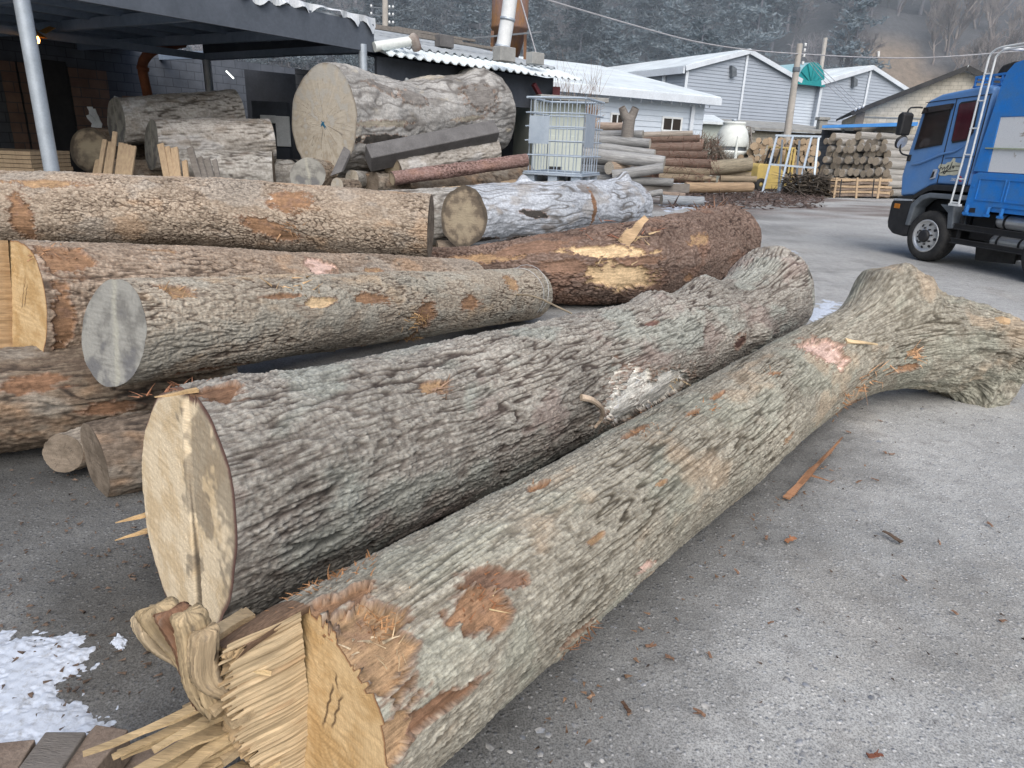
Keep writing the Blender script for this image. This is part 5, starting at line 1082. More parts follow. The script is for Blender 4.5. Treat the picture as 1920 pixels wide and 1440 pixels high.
# galvanised A-frame rack
rk = empty('steel_rack', P(1478, 366, 0), 'galvanised steel A-frame rack standing before the yellow forklift', 'rack')
def rb(p, q, w=.09): mb = MB(); mb.bar(p, q, w, w); mb.build('bar', M['ibc'], rk)
yb, yt, ym = 34.2, 35.2, 34.7
bot = [D(1430, 360, yb), D(1461, 363, yb), D(1494, 366, yb), D(1522, 369, yb)]; top_ = [D(1457, 256, yt), D(1487, 256, yt), D(1522, 257, yt), D(1535, 258, yt)]
for a, b in zip(bot, top_): rb(a, b)
rb(top_[0]+np.array([-.1, 0, .05]), top_[3]+np.array([.1, 0, .05])); rb(bot[0]-Zv*.03, bot[3]-Zv*.03); rb(D(1442, 308, ym), D(1530, 315, ym))
for x0, x1, y1 in ((1459, 1467, 262), (1491, 1499, 264)): rb(D(x0, 362, 36.1), D(x1, y1, 35.3), .08)
rb(D(1459, 362, 36.1), D(1520, 366, 36.1), .07)
for i, x in ((0, 1459), (2, 1491)): rb(bot[i], D(x, 362, 36.1), .07)
# forklift
fk = empty('forklift', P(1445, 358, 0), 'yellow forklift parked behind the steel rack', 'forklift'); fx = P(1415, 357, 0); ft = nrm((.96, .28, 0)); fs = np.array([-ft[1], ft[0], 0])
def FP(s, w, z): return fx+ft*s+fs*w+Zv*z
mb = MB(); mb.prism([FP(.02, 0, .55), FP(.15, 0, .45), FP(1.55, 0, .42), FP(1.6, 0, .95), FP(1.2, 0, 1.28), FP(.12, 0, 1.34), FP(.0, 0, 1.2)], fs*1.1); mb.build('body', M['yellow'], fk, .05, 2)
mb = MB(); mb.prism([FP(.55, -.03, .08), FP(1.5, -.03, .12), FP(1.55, -.03, .78), FP(.6, -.03, .92)], fs*1.15); mb.build('side_panel', M['yellow'], fk, .03, 2)
for s in (.28, 1.75):
    for w in (-.06, 1.0): 
        mb = MB(); mb.lathe([(.12, -.11), (.27, -.11), (.31, -.07), (.31, .07), (.27, .11), (.12, .11), (.10, .06), (0, .06)], FP(s, w+.08, .31), -fs, 24); wh = mb.build('wheel', M['rubber'], fk)
        mb = MB(); mb.lathe([(0, .075), (.12, .08), (.12, .05)], FP(s, w+.08, .31), -fs, 16); mb.build('rim', M['yellow'], wh)
for s0, s1 in ((1.0, 1.25), (1.9, 1.9)):
    for w in (.08, 1.0): mb = MB(); mb.bar(FP(s0, w, 1.2 if s0 < 1.5 else .9), FP(s1, w, 2.12), .07); mb.build('guard_post', M['yellow'] if s0 > 1.5 else M['black'], fk)
mb = MB()
for w in (.08, .31, .54, .77, 1.0): mb.bar(FP(1.15, w, 2.15), FP(2.05, w, 2.15), .06)
for s in (1.15, 2.05): mb.bar(FP(s, .05, 2.15), FP(s, 1.03, 2.15), .07)
mb.build('overhead_guard', M['yellow'], fk)
mb = MB(); mb.box(FP(1.05, .55, 1.35), (.12, .5, .55), [ft, fs, Zv]); mb.box(FP(1.25, .55, 1.12), (.45, .5, .12), [ft, fs, Zv]); mb.build('seat', M['black'], fk, .03, 2)
for w in (.25, .85): mb = MB(); mb.bar(FP(2.25, w, .1), FP(2.2, w, 2.1), .11); mb.build('mast', M['yellow'], fk)
mb = MB(); mb.bar(FP(2.22, .2, 2.0), FP(2.22, .9, 2.0), .1); mb.bar(FP(2.22, .2, .9), FP(2.22, .9, .9), .1); mb.build('carriage', M['black'], fk)
for w in (.35, .75): mb = MB(); mb.bar(FP(2.3, w, .08), FP(3.2, w, .08), .11, .04); mb.build('fork', M['galv_dark'], fk)
mb = MB(); mb.tube([FP(1.7, .5, .95), FP(1.6, .5, 1.3)], .03, 8); mb.lathe([(.15, -.015), (.17, 0), (.15, .015)], FP(1.6, .5, 1.32), (-.3, 0, 1), 16); mb.build('steering_wheel', M['black'], fk)

# ------------------------------------------------------------------ buildings
def bld(name, loc, label, cat='building'): return empty(name, np.array([loc[0], loc[1], 0]), label, cat)
def siding(mb, a, b, z0, top, pitch=.22, dep=.035):
    """horizontal ribbed cladding between ground points a,b; top(s) gives the roofline"""
    a, b = np.array(a, float), np.array(b, float); w = np.linalg.norm(b-a); t = (b-a)/w; nn = np.array([t[1], -t[0], 0])
    S_ = np.unique(np.concatenate([np.linspace(0, w, 40)])); H_ = np.array([top(s/w) for s in S_]); z = z0
    while z < H_.max():
        for i in range(len(S_)-1):
            ha, hb = H_[i], H_[i+1]; 
            if max(ha, hb) <= z: continue
            za0, zb0 = min(z, ha), min(z, hb); za1, zb1 = min(z+pitch, ha), min(z+pitch, hb)
            p0, p1 = a+t*S_[i], a+t*S_[i+1]
            mb.add([p0+Zv*za0+nn*dep, p1+Zv*zb0+nn*dep, p1+Zv*zb1, p0+Zv*za1], [(0, 1, 2, 3)])
            mb.add([p0+Zv*za0, p1+Zv*zb0, p1+Zv*zb0+nn*dep, p0+Zv*za0+nn*dep], [(0, 1, 2, 3)])
        z += pitch
def vtube(mb, p, z0, z1, r): mb.bar(p+Zv*z0, p+Zv*z1, r*2, r*2)
c0 = np.array([10.8, 50., 0]); gt = nrm((9.5, 5, 0)); gn = np.array([gt[1], -gt[0], 0]); bk = -gn; Lg = 10.25
EV, RG = 7.1, 8.5
def warehouse(s0, s1, label, depth, ev=EV, rg=RG, left=True):
    a, b = c0+gt*s0, c0+gt*s1; w = s1-s0; m = (a+b)/2; B_ = bld('warehouse', (a+b)/2, label)
    mb = MB(); siding(mb, a, b, 0, lambda f: ev+(rg-ev)*(1-abs(2*f-1))); mb.build('gable_wall', M['siding'], B_)
    mb = MB(); siding(mb, a+bk*depth, a, 0, lambda f: ev); mb.build('side_wall', M['siding'], B_)
    mb = MB(); siding(mb, b, b+bk*depth, 0, lambda f: ev); mb.build('side_wall', M['siding'], B_)
    up = (rg-ev)/(w/2)
    for sgn, p, q in ((1, a-gt*.35, m), (-1, b+gt*.35, m)):
        z0 = ev-up*.35; mb = MB(); f = gn*.25; d = bk*depth
        mb.hexa([p+f+Zv*z0, q+f+Zv*rg, q+d+Zv*rg, p+d+Zv*z0, p+f+Zv*(z0+.12), q+f+Zv*(rg+.12), q+d+Zv*(rg+.12), p+d+Zv*(z0+.12)]); mb.build('roof', M['roof_snow'], B_)
        mb = MB(); mb.bar(p+gn*.28+Zv*(z0-.06), q+gn*.28+Zv*(rg-.06), .06, .30); mb.build('verge_trim', M['trim'], B_)
    mb = MB(); vtube(mb, m+gn*.08, 0, rg-.2, .07); mb.build('downpipe', M['trim'], B_)
    mb = MB(); vtube(mb, a+gn*.05, 0, ev, .09); mb.build('corner_trim', M['trim'], B_); mb = MB(); vtube(mb, b+gn*.05, 0, ev, .09); mb.build('corner_trim', M['trim'], B_)
    return B_, a, b, m
W1, a, b, m = warehouse(0, Lg, 'large pale grey warehouse with a frosted gable roof at the centre back', 34)
mb = MB(); p = a-gt*.4; mb.bar(p+Zv*(EV-.25)+gn*.2, p+bk*34+Zv*(EV-.25), .16, .42); mb.build('gutter', M['trim'], W1)
mb = MB(); vtube(mb, a-gt*.12+bk*2.2, 0, EV-.3, .11); mb.build('downpipe', M['trim'], W1)
def window(parent, p, t, w, h, z, npane=2, off=None, glass=None):
    nn = np.array([t[1], -t[0], 0]) if off is None else off; mb = MB()
    for q, s_ in ((p-t*w/2, 0), (p+t*w/2, 0)): mb.bar(q+Zv*z+nn*.05, q+Zv*(z+h)+nn*.05, .09, .09)
    for zz in (z, z+h): mb.bar(p-t*(w/2+.045)+Zv*zz+nn*.05, p+t*(w/2+.045)+Zv*zz+nn*.05, .09, .09)
    for i in range(1, npane): q = p-t*w/2+t*w*i/npane; mb.bar(q+Zv*z+nn*.05, q+Zv*(z+h)+nn*.05, .06, .05)
    f = mb.build('window', M['white'], parent); mb = MB(); q = p+nn*.045; mb.add([q-t*w/2+Zv*z, q+t*w/2+Zv*z, q+t*w/2+Zv*(z+h), q-t*w/2+Zv*(z+h)], [(0, 1, 2, 3)]); mb.build('pane', glass or M['glass'], f)
shut = pm('grey_blind', (.32, .33, .33), (.25, .26, .26), .6, 0, 20)
for (x, y) in ((1241, 152), (1188, 153)):
    q = PL(x, y, a, -gt); q = np.array([q[0], q[1], 0]); window(W1, q, -bk, 2.1, .75, 5.0 if x > 1200 else 5.0, 2, -gt, shut)
def vent(B_, x, y, org):
    q = PL(x, y, org, gn); mb = MB(); mb.prism([q+gn*.03-gt*.28+Zv*.35, q+gn*.03+gt*.18+Zv*.2, q+gn*.03+gt*.30-Zv*.25, q+gn*.03-gt*.12-Zv*.40], gn*.30); mb.build('vent_hood', M['galv_dark'], B_, .03)
vent(W1, 1371, 134, a)
LK = bld('link_building', c0+gt*(Lg+1.35), 'narrow grey-blue link between the two warehouses under a teal arched canopy')
mb = MB(); siding(mb, c0+gt*Lg-gn*.4, c0+gt*(Lg+2.72)-gn*.4, 0, lambda f: 6.9); mb.build('wall', M['pale_siding'], LK)
ac = c0+gt*(Lg+1.36)+Zv*6.85; nA = 20; R_ = 1.42; hh = 1.45
arc = [ac+gt*R_*math.cos(PI*i/nA)+Zv*hh*math.sin(PI*i/nA) for i in range(nA+1)]
mb = MB(); mb.prism([p+gn*.22 for p in arc], bk*.03); mb.build('arch_front', M['teal'], LK)
mb = MB(); V = [p+gn*.22 for p in arc]+[p+bk*30 for p in arc]; mb.add(V, [(i, i+1, nA+2+i, nA+1+i) for i in range(nA)]); mb.build('arch_roof', M['teal_pale'], LK)
mb = MB()
for k in range(1, 6): q = ac+gt*R_*math.cos(PI*k/6)+Zv*hh*math.sin(PI*k/6); mb.bar(ac+gn*.27, q+gn*.27, .05, .03)
mb.bar(ac-gt*R_+gn*.27+Zv*.02, ac+gt*R_+gn*.27+Zv*.02, .06, .3, up=(0, 0, 1)); mb.build('arch_rib', M['teal'], LK)
W2, a2, b2, m2 = warehouse(Lg+2.72, Lg*2.26, 'second grey warehouse, right of the teal arched canopy', 26)
vent(W2, 1598, 154, a2)
far = bld('warehouse', D(1690, 200, 78), 'far pale roofed hall glimpsed between the second warehouse and the block house'); p, q = D(1640, 163, 75), D(1760, 160, 75)
mb = MB(); p0, q0 = p*np.array([1, 1, 0]), q*np.array([1, 1, 0]); mb.box((p0+q0)/2+np.array([0, 4, 3.4]), (np.linalg.norm(q0-p0), 8, 6.8)); mb.build('wall', M['pale_siding'], far)
mb = MB(); z_ = p[2]; roofslab(mb, np.array([p[0]-1, p[1]-.5, 0]), np.array([q[0]+1, q[1]-.5, 0]), np.array([0, 6, 0]), 1.2, z_-.9, .1); mb.build('roof', M['roof_snow'], far)
# low pale house with a mono-pitch roof
h0, h1 = D(1050, 200, 33.6), D(1322, 195, 38.2); h0[2] = h1[2] = 0; ht = nrm(h1-h0); hn = np.array([ht[1], -ht[0], 0]); hw = np.linalg.norm(h1-h0); EH = 4.25
HS = bld('low_house', (h0+h1)/2, 'low pale blue house with a wide frosted roof behind the wire cage')
mb = MB(); siding(mb, h0, h1, 0, lambda f: EH, .26); mb.build('front_wall', M['pale_siding'], HS); mb = MB(); siding(mb, h1, h1-hn*9, 0, lambda f: EH+f*1.5, .26); mb.build('side_wall', M['pale_siding'], HS)
mb = MB(); roofslab(mb, h0-ht*1.5+hn*.6, h1+ht*.45+hn*.6, -hn*10.5, 2.15, EH+.10, .12); mb.build('roof', M['roof_snow'], HS)
mb = MB(); mb.bar(h0-ht*1.5+hn*.65+Zv*(EH-.02), h1+ht*.45+hn*.65+Zv*(EH-.02), .12, .34); mb.build('fascia', M['trim'], HS)
for i in range(14):
    q = h0+ht*(hw*(i+.5)/14)+hn*.66+Zv*(EH-.22); mb = MB(); mb.bar(q, q-Zv*.12, .05); mb.build('gutter_bracket', M['galv_dark'], HS)
mb = MB(); vtube(mb, h1-ht*.9+hn*.12, 0, EH-.2, .09); mb.build('downpipe', M['trim'], HS)
for (x, w) in ((1258, 1.25), (1155, .75)):
    q = PL(x, 240, h0, hn); q = np.array([q[0], q[1], 0]); window(HS, q, ht, w, .62, 2.72, 2, hn)
# bare scrub in front of the house by the booth
def scrub():
    x = random.uniform(1040, 1125); return D(x, random.uniform(150, 215), 30), nrm((random.gauss(0, .5), random.gauss(0, .3), 1))
scatter('dry_scrub', 'thin bare scrub between the booth and the low house', 70, scrub, (.26, .19, .15), 1.2, .018, 'scrub')
def scrub2():
    x = random.uniform(1092, 1118); return D(x, random.uniform(205, 232), 24), nrm((random.gauss(0, .9), random.gauss(0, .3), .7))
scatter('dead_leaves', 'clump of dry tan leaves at the corner behind the cage', 160, scrub2, (.36, .26, .19), .35, .05, 'dry plant')
# pollarded forked tree stump
st_ = D(1178, 236, 27); tr = bld('pollarded_tree', st_, 'pollarded trunk with two cut limbs forming a Y above the grey heap', 'tree'); b0_ = np.array([st_[0], st_[1], 0])
mb = MB(); mb.tube(catmull([b0_, b0_*.5+st_*.5, st_, D(1180, 224, 27)], 12), np.linspace(.30, .22, 12), 12); mb.build('trunk', M['plank_grey'], tr)
for (x, y, r) in ((1166, 201, .13), (1192, 202, .14), (1176, 212, .06)):
    mb = MB(); e_ = D(x, y, 27); mb.tube(catmull([D(1179, 228, 27), D(1179, 228, 27)*.45+e_*.55+np.array([0, .05, -.05]), e_], 8), np.linspace(.19 if r > .1 else .07, r, 8), 10); lb = mb.build('limb', M['plank_grey'], tr)
    mb = MB(); mb.lathe([(0, .003), (r*.92, .002)], e_+Zv*.0+nrm(e_-D(1179, 228, 27))*.004, nrm(e_-D(1179, 228, 27)), 12); mb.build('cut_end', M['plank'], lb)
# block-built low shed with a slab roof, green side wall, ladder and cooling tower
s0, s1 = D(1408, 260, 44), D(1620, 262, 47); s0[2] = s1[2] = 0; tt = nrm(s1-s0); tn = np.array([tt[1], -tt[0], 0]); LS = bld('block_shed', (s0+s1)/2, 'low beige block shed with a wide grey slab roof before the warehouses')
zE = D(1450, 246, 44.4)[2]; wallquad('wall', s0, s1, s1+Zv*zE, s0+Zv*zE, M['block'], LS); sb0 = s0-tn*4.5-tt*2.6; wallquad('wall', sb0, s0, s0+Zv*zE, sb0+Zv*(zE+.6), M['block'], LS)
mb = MB(); roofslab(mb, s0-tt*.3+tn*.6, s1+tt*.3+tn*.6, -tn*5.2-tt*2.8, .62, zE, .14); mb.build('roof', M['concrete'], LS)
mb = MB(); q = s0+tt*2.2+tn*.05; mb.box(q+tt*2.0+Zv*(zE-.65), (3.6, .12, .55), [tt, tn, Zv]); mb.box(q+tt*6.2+Zv*(zE-.65), (3.6, .12, .55), [tt, tn, Zv]); mb.build('opening_dark', M['black'], LS)  # black boxes on the wall paint the dark insides of the openings
for k in (0, 4.25): mb = MB(); vtube(mb, q+tt*(k-.1)+tn*.12, 0, zE, .12); mb.build('pier', M['concrete'], LS)
mb = MB(); a_ = D(1541, 232, 46.5); mb.box(a_-Zv*.35, (.5, .5, 1.1)); mb.box(a_+Zv*.3, (.7, .7, .18)); mb.build('chimney', M['concrete'], LS, .02)
g0_, g1_ = D(1318, 240, 43), D(1402, 240, 43.6); GS = bld('lean_to', (g0_+g1_)/2, 'small pale green lean-to beside the white cooling tower'); g0_[2] = g1_[2] = 0
zg = D(1330, 233, 43)[2]; mb = MB(); siding(mb, g0_, g1_, 0, lambda f: zg, .9, .01); mb.build('wall', M['cream'], GS); mb = MB(); roofslab(mb, g0_+np.array([-.2, -.5, 0]), g0_+(g1_-g0_)*.45+np.array([0, -.5, 0]), np.array([0, 3, 0]), .5, zg, .14); mb.build('roof', M['roof_snow'], GS)
mb = MB(); roofslab(mb, g0_+(g1_-g0_)*.46+np.array([0, -.2, 0]), g1_+np.array([.4, -.2, 0]), np.array([0, 3, 0]), .4, zg-.35, .16); mb.build('roof', M['concrete'], GS)
lad = empty('ladder', D(1408, 290, 42)*np.array([1, 1, 0]), 'grey wooden ladder leaning beside the cooling tower', 'ladder')
la, lb_ = D(1401, 285, 42), D(1399, 237, 42.8); ra, rb_ = D(1411, 285, 42), D(1407, 238, 42.8)
for p, q in ((la, lb_), (ra, rb_)): mb = MB(); mb.bar(p+(p-q)/np.linalg.norm(p-q)*p[2]*1.02, q, .07); mb.build('rail', M['plank_grey'], lad)
for i in range(8): mb = MB(); f = i/7; mb.bar(la+(lb_-la)*f, ra+(rb_-ra)*f, .05); mb.build('rung', M['plank_grey'], lad)
ctp = D(1369, 290, 40); ct = empty('cooling_tower', (ctp[0], ctp[1], 0), 'white fibreglass cooling tower with a round shouldered body', 'cooling tower'); zt_ = D(1369, 228, 40)[2]; z0_ = D(1369, 288, 40)[2]; hb = zt_-z0_
mb = MB(); mb.lathe([(.55, hb*1.0), (.60, hb*.99), (.62, hb*.94), (.58, hb*.92), (.62, hb*.84), (.74, hb*.74), (.83, hb*.58), (.86, hb*.42), (.86, hb*.24), (.84, hb*.22)], (ctp[0], ctp[1], z0_), n=36); mb.build('shell', M['frp'], ct)
mb = MB(); mb.lathe([(.86, hb*.10), (.90, hb*.08), (.90, hb*.02), (.55, -.30), (.2, -.5), (0, -.5)], (ctp[0], ctp[1], z0_), n=36); mb.build('basin', M['frp'], ct); mb = MB(); mb.lathe([(.78, hb*.22), (.78, hb*.06)], (ctp[0], ctp[1], z0_), n=24); mb.build('louvre', M['galv_dark'], ct)
for k in range(4):
    an = PI/4+k*PI/2-.75; mb = MB(); d = np.array([math.cos(an), math.sin(an), 0]); mb.tube(catmull([ctp*np.array([1, 1, 0])+d*.95, ctp*np.array([1, 1, 0])+d*.9+Zv*(z0_+.25*hb), ctp*np.array([1, 1, 0])+d*.87+Zv*(z0_+hb*.55)], 8), [.1, .1, .1, .1, .09, .08, .05, .02], 8); mb.build('leg', M['frp'], ct)
mb = MB(); mb.lathe([(.05, .0), (.16, .0), (.16, .12), (0, .14)], (ctp[0], ctp[1], zt_), n=12); mb.bar((ctp[0]-.55, ctp[1], zt_), (ctp[0]+.55, ctp[1], zt_), .06); mb.build('fan_motor', M['galv'], ct)
# beige block house with a black gabled roof, blue awning before it
k0, k1 = D(1600, 250, 43), D(1781, 250, 41.4); k0[2] = k1[2] = 0; kt = nrm(k1-k0); kn = np.array([kt[1], -kt[0], 0]); hw_ = np.linalg.norm(k1-k0); zr_ = D(1778, 133, 41.4)[2]; ze_ = D(1597, 213, 43)[2]
BH = bld('block_house', (k0+k1)/2, 'beige blockwork house with a black gabled roof behind the truck'); k2 = k1+kt*hw_
V = np.array([k0, k2, k2+Zv*ze_, k1+Zv*zr_, k0+Zv*ze_]); bc = [((p-k0)@kt, p[2], 0) for p in V]; npmesh('gable_wall', V, [[0, 1, 3, 4], [1, 2, 3, 3]], BH, M['block'], vec=np.array(bc), smooth=False)
wallquad('side_wall', k0-kn*9, k0, k0+Zv*ze_, k0-kn*9+Zv*ze_, M['block'], BH)
for sg_, p in ((1, k0), (-1, k2)):
    ex = -kt*sg_*.35; dz = -(zr_-ze_)/hw_*.35; mb = MB(); p_ = p+ex+Zv*(ze_+dz+.12)+kn*.45; q = k1+Zv*(zr_+.12)+kn*.45
    mb.hexa([p_, q, q-kn*10, p_-kn*10, p_+Zv*.16, q+Zv*.16, q-kn*10+Zv*.16, p_-kn*10+Zv*.16]); mb.build('roof', M['black_roof'] if sg_ > 0 else M['roof_snow'], BH)
    mb = MB(); mb.bar(p_+Zv*.02+kn*.03, q+Zv*.02+kn*.03, .05, .26); mb.build('verge_trim', M['black_roof'], BH)
mb = MB(); q = PL(1612, 222, k0, kn)*np.array([1, 1, 0])+kn*.04; mb.box(q+Zv*(ze_-.4), (.45, .06, 1.0), [kt, kn, Zv]); mb.build('doorpost', M['plank_grey'], BH)
mb = MB(); mb.bar(k0+Zv*(ze_-.15)+kn*.03, k2+Zv*(ze_-.15)+kn*.03, .05, .06); mb.build('lintel', M['concrete'], BH)
for (x, y) in ((1604, 209), (1611, 206), (1618, 203)):
    mb = MB(); q = PL(x, y, k0+kn*.5, kn); mb.lathe([(.02, -.08), (.06, -.05), (.06, .05), (0, .09)], q+Zv*.12, n=8); mb.build('insulator', M['white'], BH)
q0, q1 = D(1541, 240, 39.5), D(1720, 236, 39.5); AW = bld('awning', (q0+q1)/2, 'flat bright blue sheet awning over the tall log stack'); za = q0[2]
mb = MB(); mb.hexa([np.array([q0[0], q0[1], za]), np.array([q1[0], q1[1], q1[2]]), np.array([q1[0]+1.4, q1[1]+3, q1[2]+.1]), np.array([q0[0]+1.4, q0[1]+3, za+.1]), np.array([q0[0], q0[1], za+.14]), np.array([q1[0], q1[1], q1[2]+.2]), np.array([q1[0]+1.4, q1[1]+3, q1[2]+.3]), np.array([q0[0]+1.4, q0[1]+3, za+.24])]); mb.build('sheet', M['awning'], AW)
for x in (1580, 1640, 1700): mb = MB(); p = D(x, 250, 40.2); vtube(mb, np.array([p[0], p[1], 0]), 0, za, .06); mb.build('post', M['galv_dark'], AW)
wallquad('back_wall', np.array([q0[0]+1, q0[1]+2.4, 0]), np.array([q1[0], q1[1]+2.4, 0]), np.array([q1[0], q1[1]+2.4, za]), np.array([q0[0]+1, q0[1]+2.4, za]), M['greyblock'], AW)
# poles and cables
def upole(label, xb, yb, xt, yt, Y, r0, r1):
    b_, t_ = D(xb, yb, Y), D(xt, yt, Y); o = bld('utility_pole', b_, label, 'pole'); base = np.array([b_[0], b_[1], 0]); top = np.array([t_[0], t_[1], t_[2]])
    mb = MB(); mb.tube([base, base*.5+top*.5, top], [r0, (r0+r1)/2, r1], 14); mb.build('shaft', M['pole'], o); return o, base, top
U1, ub, ut = upole('concrete utility pole standing before the teal arch', 1478, 255, 1500, 82, 41, .24, .15)
for k, f in enumerate((.99, .955, .92, .87)):
    p = ub+(ut-ub)*f; mb = MB(); mb.bar(p, p+np.array([.28, 0, 0]), .04); br = mb.build('bracket', M['galv_dark'], U1); mb = MB(); mb.lathe([(.03, -.09), (.08, -.06), (.05, 0), (.08, .05), (0, .09)], p+np.array([.3, 0, .04]), n=10); mb.build('insulator', M['white'], br)
mb = MB(); p = ub+(ut-ub)*.83; mb.lathe([(.19, -.12), (.20, -.1), (.20, .1), (.19, .12)], p, n=14); mb.build('band', M['galv_dark'], U1)
U2, ub2, ut2 = upole('plain concrete pole rising behind the second warehouse roof', 1536, 180, 1548, 71, 66, .24, .17)
U3, ub3, ut3 = upole('utility pole with crossarms behind the shed roof at top left', 719, 120, 722, -30, 42, .20, .15)
for y in (15, 29, 44):
    p = D(720, y, 42); mb = MB(); mb.bar(p-np.array([.75, 0, 0]), p+np.array([.55, 0, 0]), .05); br = mb.build('crossarm', M['galv_dark'], U3)
    for dx_ in (-.7, .3, .5): mb = MB(); mb.lathe([(.03, 0), (.07, .05), (.05, .1), (0, .14)], p+np.array([dx_, 0, .02]), n=8); mb.build('insulator', M['white'], br)
def cable(label, pts, r, group=None):
    mb = MB(); mb.tube(catmull(pts, 40), r, 6); o = mb.build('cable', M['line_wire']); tag(o, label, 'cable', group)
cable('main overhead cable sagging across the hillside to the truck', [D(1000, -8, 32), D(1180, 45, 35), D(1300, 77, 38), D(1400, 93, 40), D(1499, 101, 40.9), D(1640, 108, 42), D(1760, 107, 43), D(1930, 94, 45)], .032)
for i, (x1, y1) in enumerate(((1604, 209), (1611, 206), (1618, 203))):
    cable('thin service cable from the pole down to the block house', [ut*.93+ub*.07+np.array([.3, 0, .05*i]), D(1545+6*i, 152-4*i, 41.5), D(x1, y1, 42.4)], .014, 'service cables to the block house')
# ------------------------------------------------------------------ hillside
def hill_z(x, y):
    base = np.maximum(0, y-64)*.50; mound = 7.5*np.exp(-((x-38)/14.)**2-((y-84)/13.)**2); right = 9*sstep(38, 75, x)*sstep(50, 85, y)
    return sstep(60, 72, y)*(base+mound+right+1.6*fbm(x*.05, y*.05, 0*x+2, 3))-.3*sstep(72, 60, y)-.02
hx_, hy_ = np.meshgrid(np.concatenate([np.linspace(-260, -90, 14), np.linspace(-84, 130, 90), np.linspace(138, 330, 16)]), np.linspace(60, 330, 100)); hz_ = hill_z(hx_, hy_)
grass = np.exp(-((hx_-37.2)/5.6)**2-((hy_-72.5)/4.5)**2)*1.15; nz_ = fbm(hx_*.2, hy_*.2, 0*hx_, 4); hc = mix(np.array((.085, .09, .10)), np.array((.20, .165, .13)), np.clip(sstep(.30, .62, grass+.25*nz_), 0, 1))
k = NT('hillside_soil').set(.95, 0, .1); k.base(k.mixc(k.attr('col'), k.ramp(k.noise(k.obj(), 1.6, 6, .75), [(.3, .6), (.7, 1.25)]), 1.0, 'MULTIPLY')); M['hill'] = k.m
h_ = npmesh('hillside', np.stack([hx_, hy_, hz_], -1).reshape(-1, 3), gridfaces(*hx_.shape), None, M['hill'], hc.reshape(-1, 3)); tag(h_, kind='structure')
for (x, y0, y1, lab) in ((1583, 108, 122, 'white marker post low on the bare hill clearing'), (1646, 96, 113, 'white marker post beside the small grave lantern')):
    p = D(x, y1, 72 if x < 1600 else 76); z = float(hill_z(np.array([p[0]]), np.array([p[1]]))[0]); mb = MB(); mb.bar((p[0], p[1], z-.3), D(x+1, y0, p[1]), .2); o = mb.build('marker_post', M['white']); tag(o, lab, 'post')
p = D(1640, 112, 77); sl2 = bld('stone_lantern', p, 'small dark grave lantern with a pale cap on the hill clearing', 'lantern'); mb = MB(); mb.box(D(1640, 108, 77), (.6, .5, 1.5)); mb.build('pillar', M['galv_dark'], sl2); mb = MB(); mb.lathe([(.55, 0), (.5, .15), (.15, .4), (0, .6)], D(1640, 100, 77), n=8); mb.build('cap', M['concrete'], sl2)

# ------------------------------------------------------------------ trees on the hillside
def pine(seed, H=9.5):
    rg = np.random.default_rng(seed); V, F = [], []; n = 0; tm = MB(); lean = rg.normal(size=2)*.25
    tp = [np.array([lean[0]*s*s, lean[1]*s*s, H*s]) for s in np.linspace(0, 1, 7)]; tm.tube(tp, np.linspace(.17, .03, 7), 7)
    for i in range(46):
        s = .22+.77*(i/45)**.85; az = rg.uniform(0, 2*PI); L = (1-s)**.75*rg.uniform(1.7, 3.3)+.45; p0 = np.array([lean[0]*s*s, lean[1]*s*s, H*s]); d = np.array([math.cos(az), math.sin(az), rg.uniform(.0, .35)])
        if i % 3 == 0: tm.tube([p0, p0+d*L*.55, p0+d*L*.9+np.array([0, 0, .1])], [.05, .03, .012], 4)
        for c in range(int(9+L*7)):
            f = rg.uniform(.25, 1); q = p0+d*L*f+rg.normal(size=3)*np.array([.26, .26, .15])*(.5+L*.3); q[2] -= .10*L*f*f
            for b in range(5):
                t = rg.normal(size=3); t[2] = abs(t[2])*.5+.1; t /= np.linalg.norm(t); w = np.cross(t, rg.normal(size=3)); w /= np.linalg.norm(w); ln, wd = rg.uniform(.18, .42), rg.uniform(.06, .14)
                V += [q-w*wd*.5, q+w*wd*.5, q+t*ln+w*wd*.3, q+t*ln-w*wd*.3]; F.append((n, n+1, n+2, n+3)); n += 4
    return tm, np.array(V), np.array(F)
def bare(seed, H=7.5, spread=.55, levels=4, up=.5):
    rg = np.random.default_rng(seed); tm = MB(); tw = MB()
    def grow(p, d, L, r, lv):
        pts = [p]; dd = d.copy()
        for _ in range(3): dd = nrm(dd+rg.normal(size=3)*.16+np.array([0, 0, up*.12])); pts.append(pts[-1]+dd*L/3)
        (tm if lv >= levels-1 else tw).tube(pts, np.linspace(r, r*.62, 4), 5 if lv >= levels-1 else 3, cap=False)
        if lv == 0: return
        for k in range(rg.integers(3, 6)):
            f = rg.uniform(.35, 1); i = min(2, int(f*3)); q = pts[i]+(pts[i+1]-pts[i])*(f*3-i); a = nrm(dd+rg.normal(size=3)*spread+np.array([0, 0, up*.25])); grow(q, a, L*rg.uniform(.5, .78), max(r*.5, .019), lv-1)
    grow(np.array([0, 0, -.2]), np.array([0, 0, 1.]), H*.42, .12, levels); return tm, tw
def tree_proto(kind, seed):
    root = empty(*{'pine': ('pine_tree', (0, 0, 0), '', ''), 'bare': ('bare_tree', (0, 0, 0), '', ''), 'bush': ('bare_bush', (0, 0, 0), '', '')}[kind])
    if kind == 'pine':
        tm, V, F = pine(seed); tm.build('trunk', M['pine_bark'], root); npmesh('crown', V, F, root, M['needles'], smooth=False)
    else:
        tm, tw = bare(seed, 7.5 if kind == 'bare' else 6.0, .55 if kind == 'bare' else .38, 4, .5 if kind == 'bare' else 1.1); mt = M['twigs'] if kind == 'bare' else M['twigs_brown']; tm.build('trunk', mt, root); tw.build('crown', mt, root)
    return root
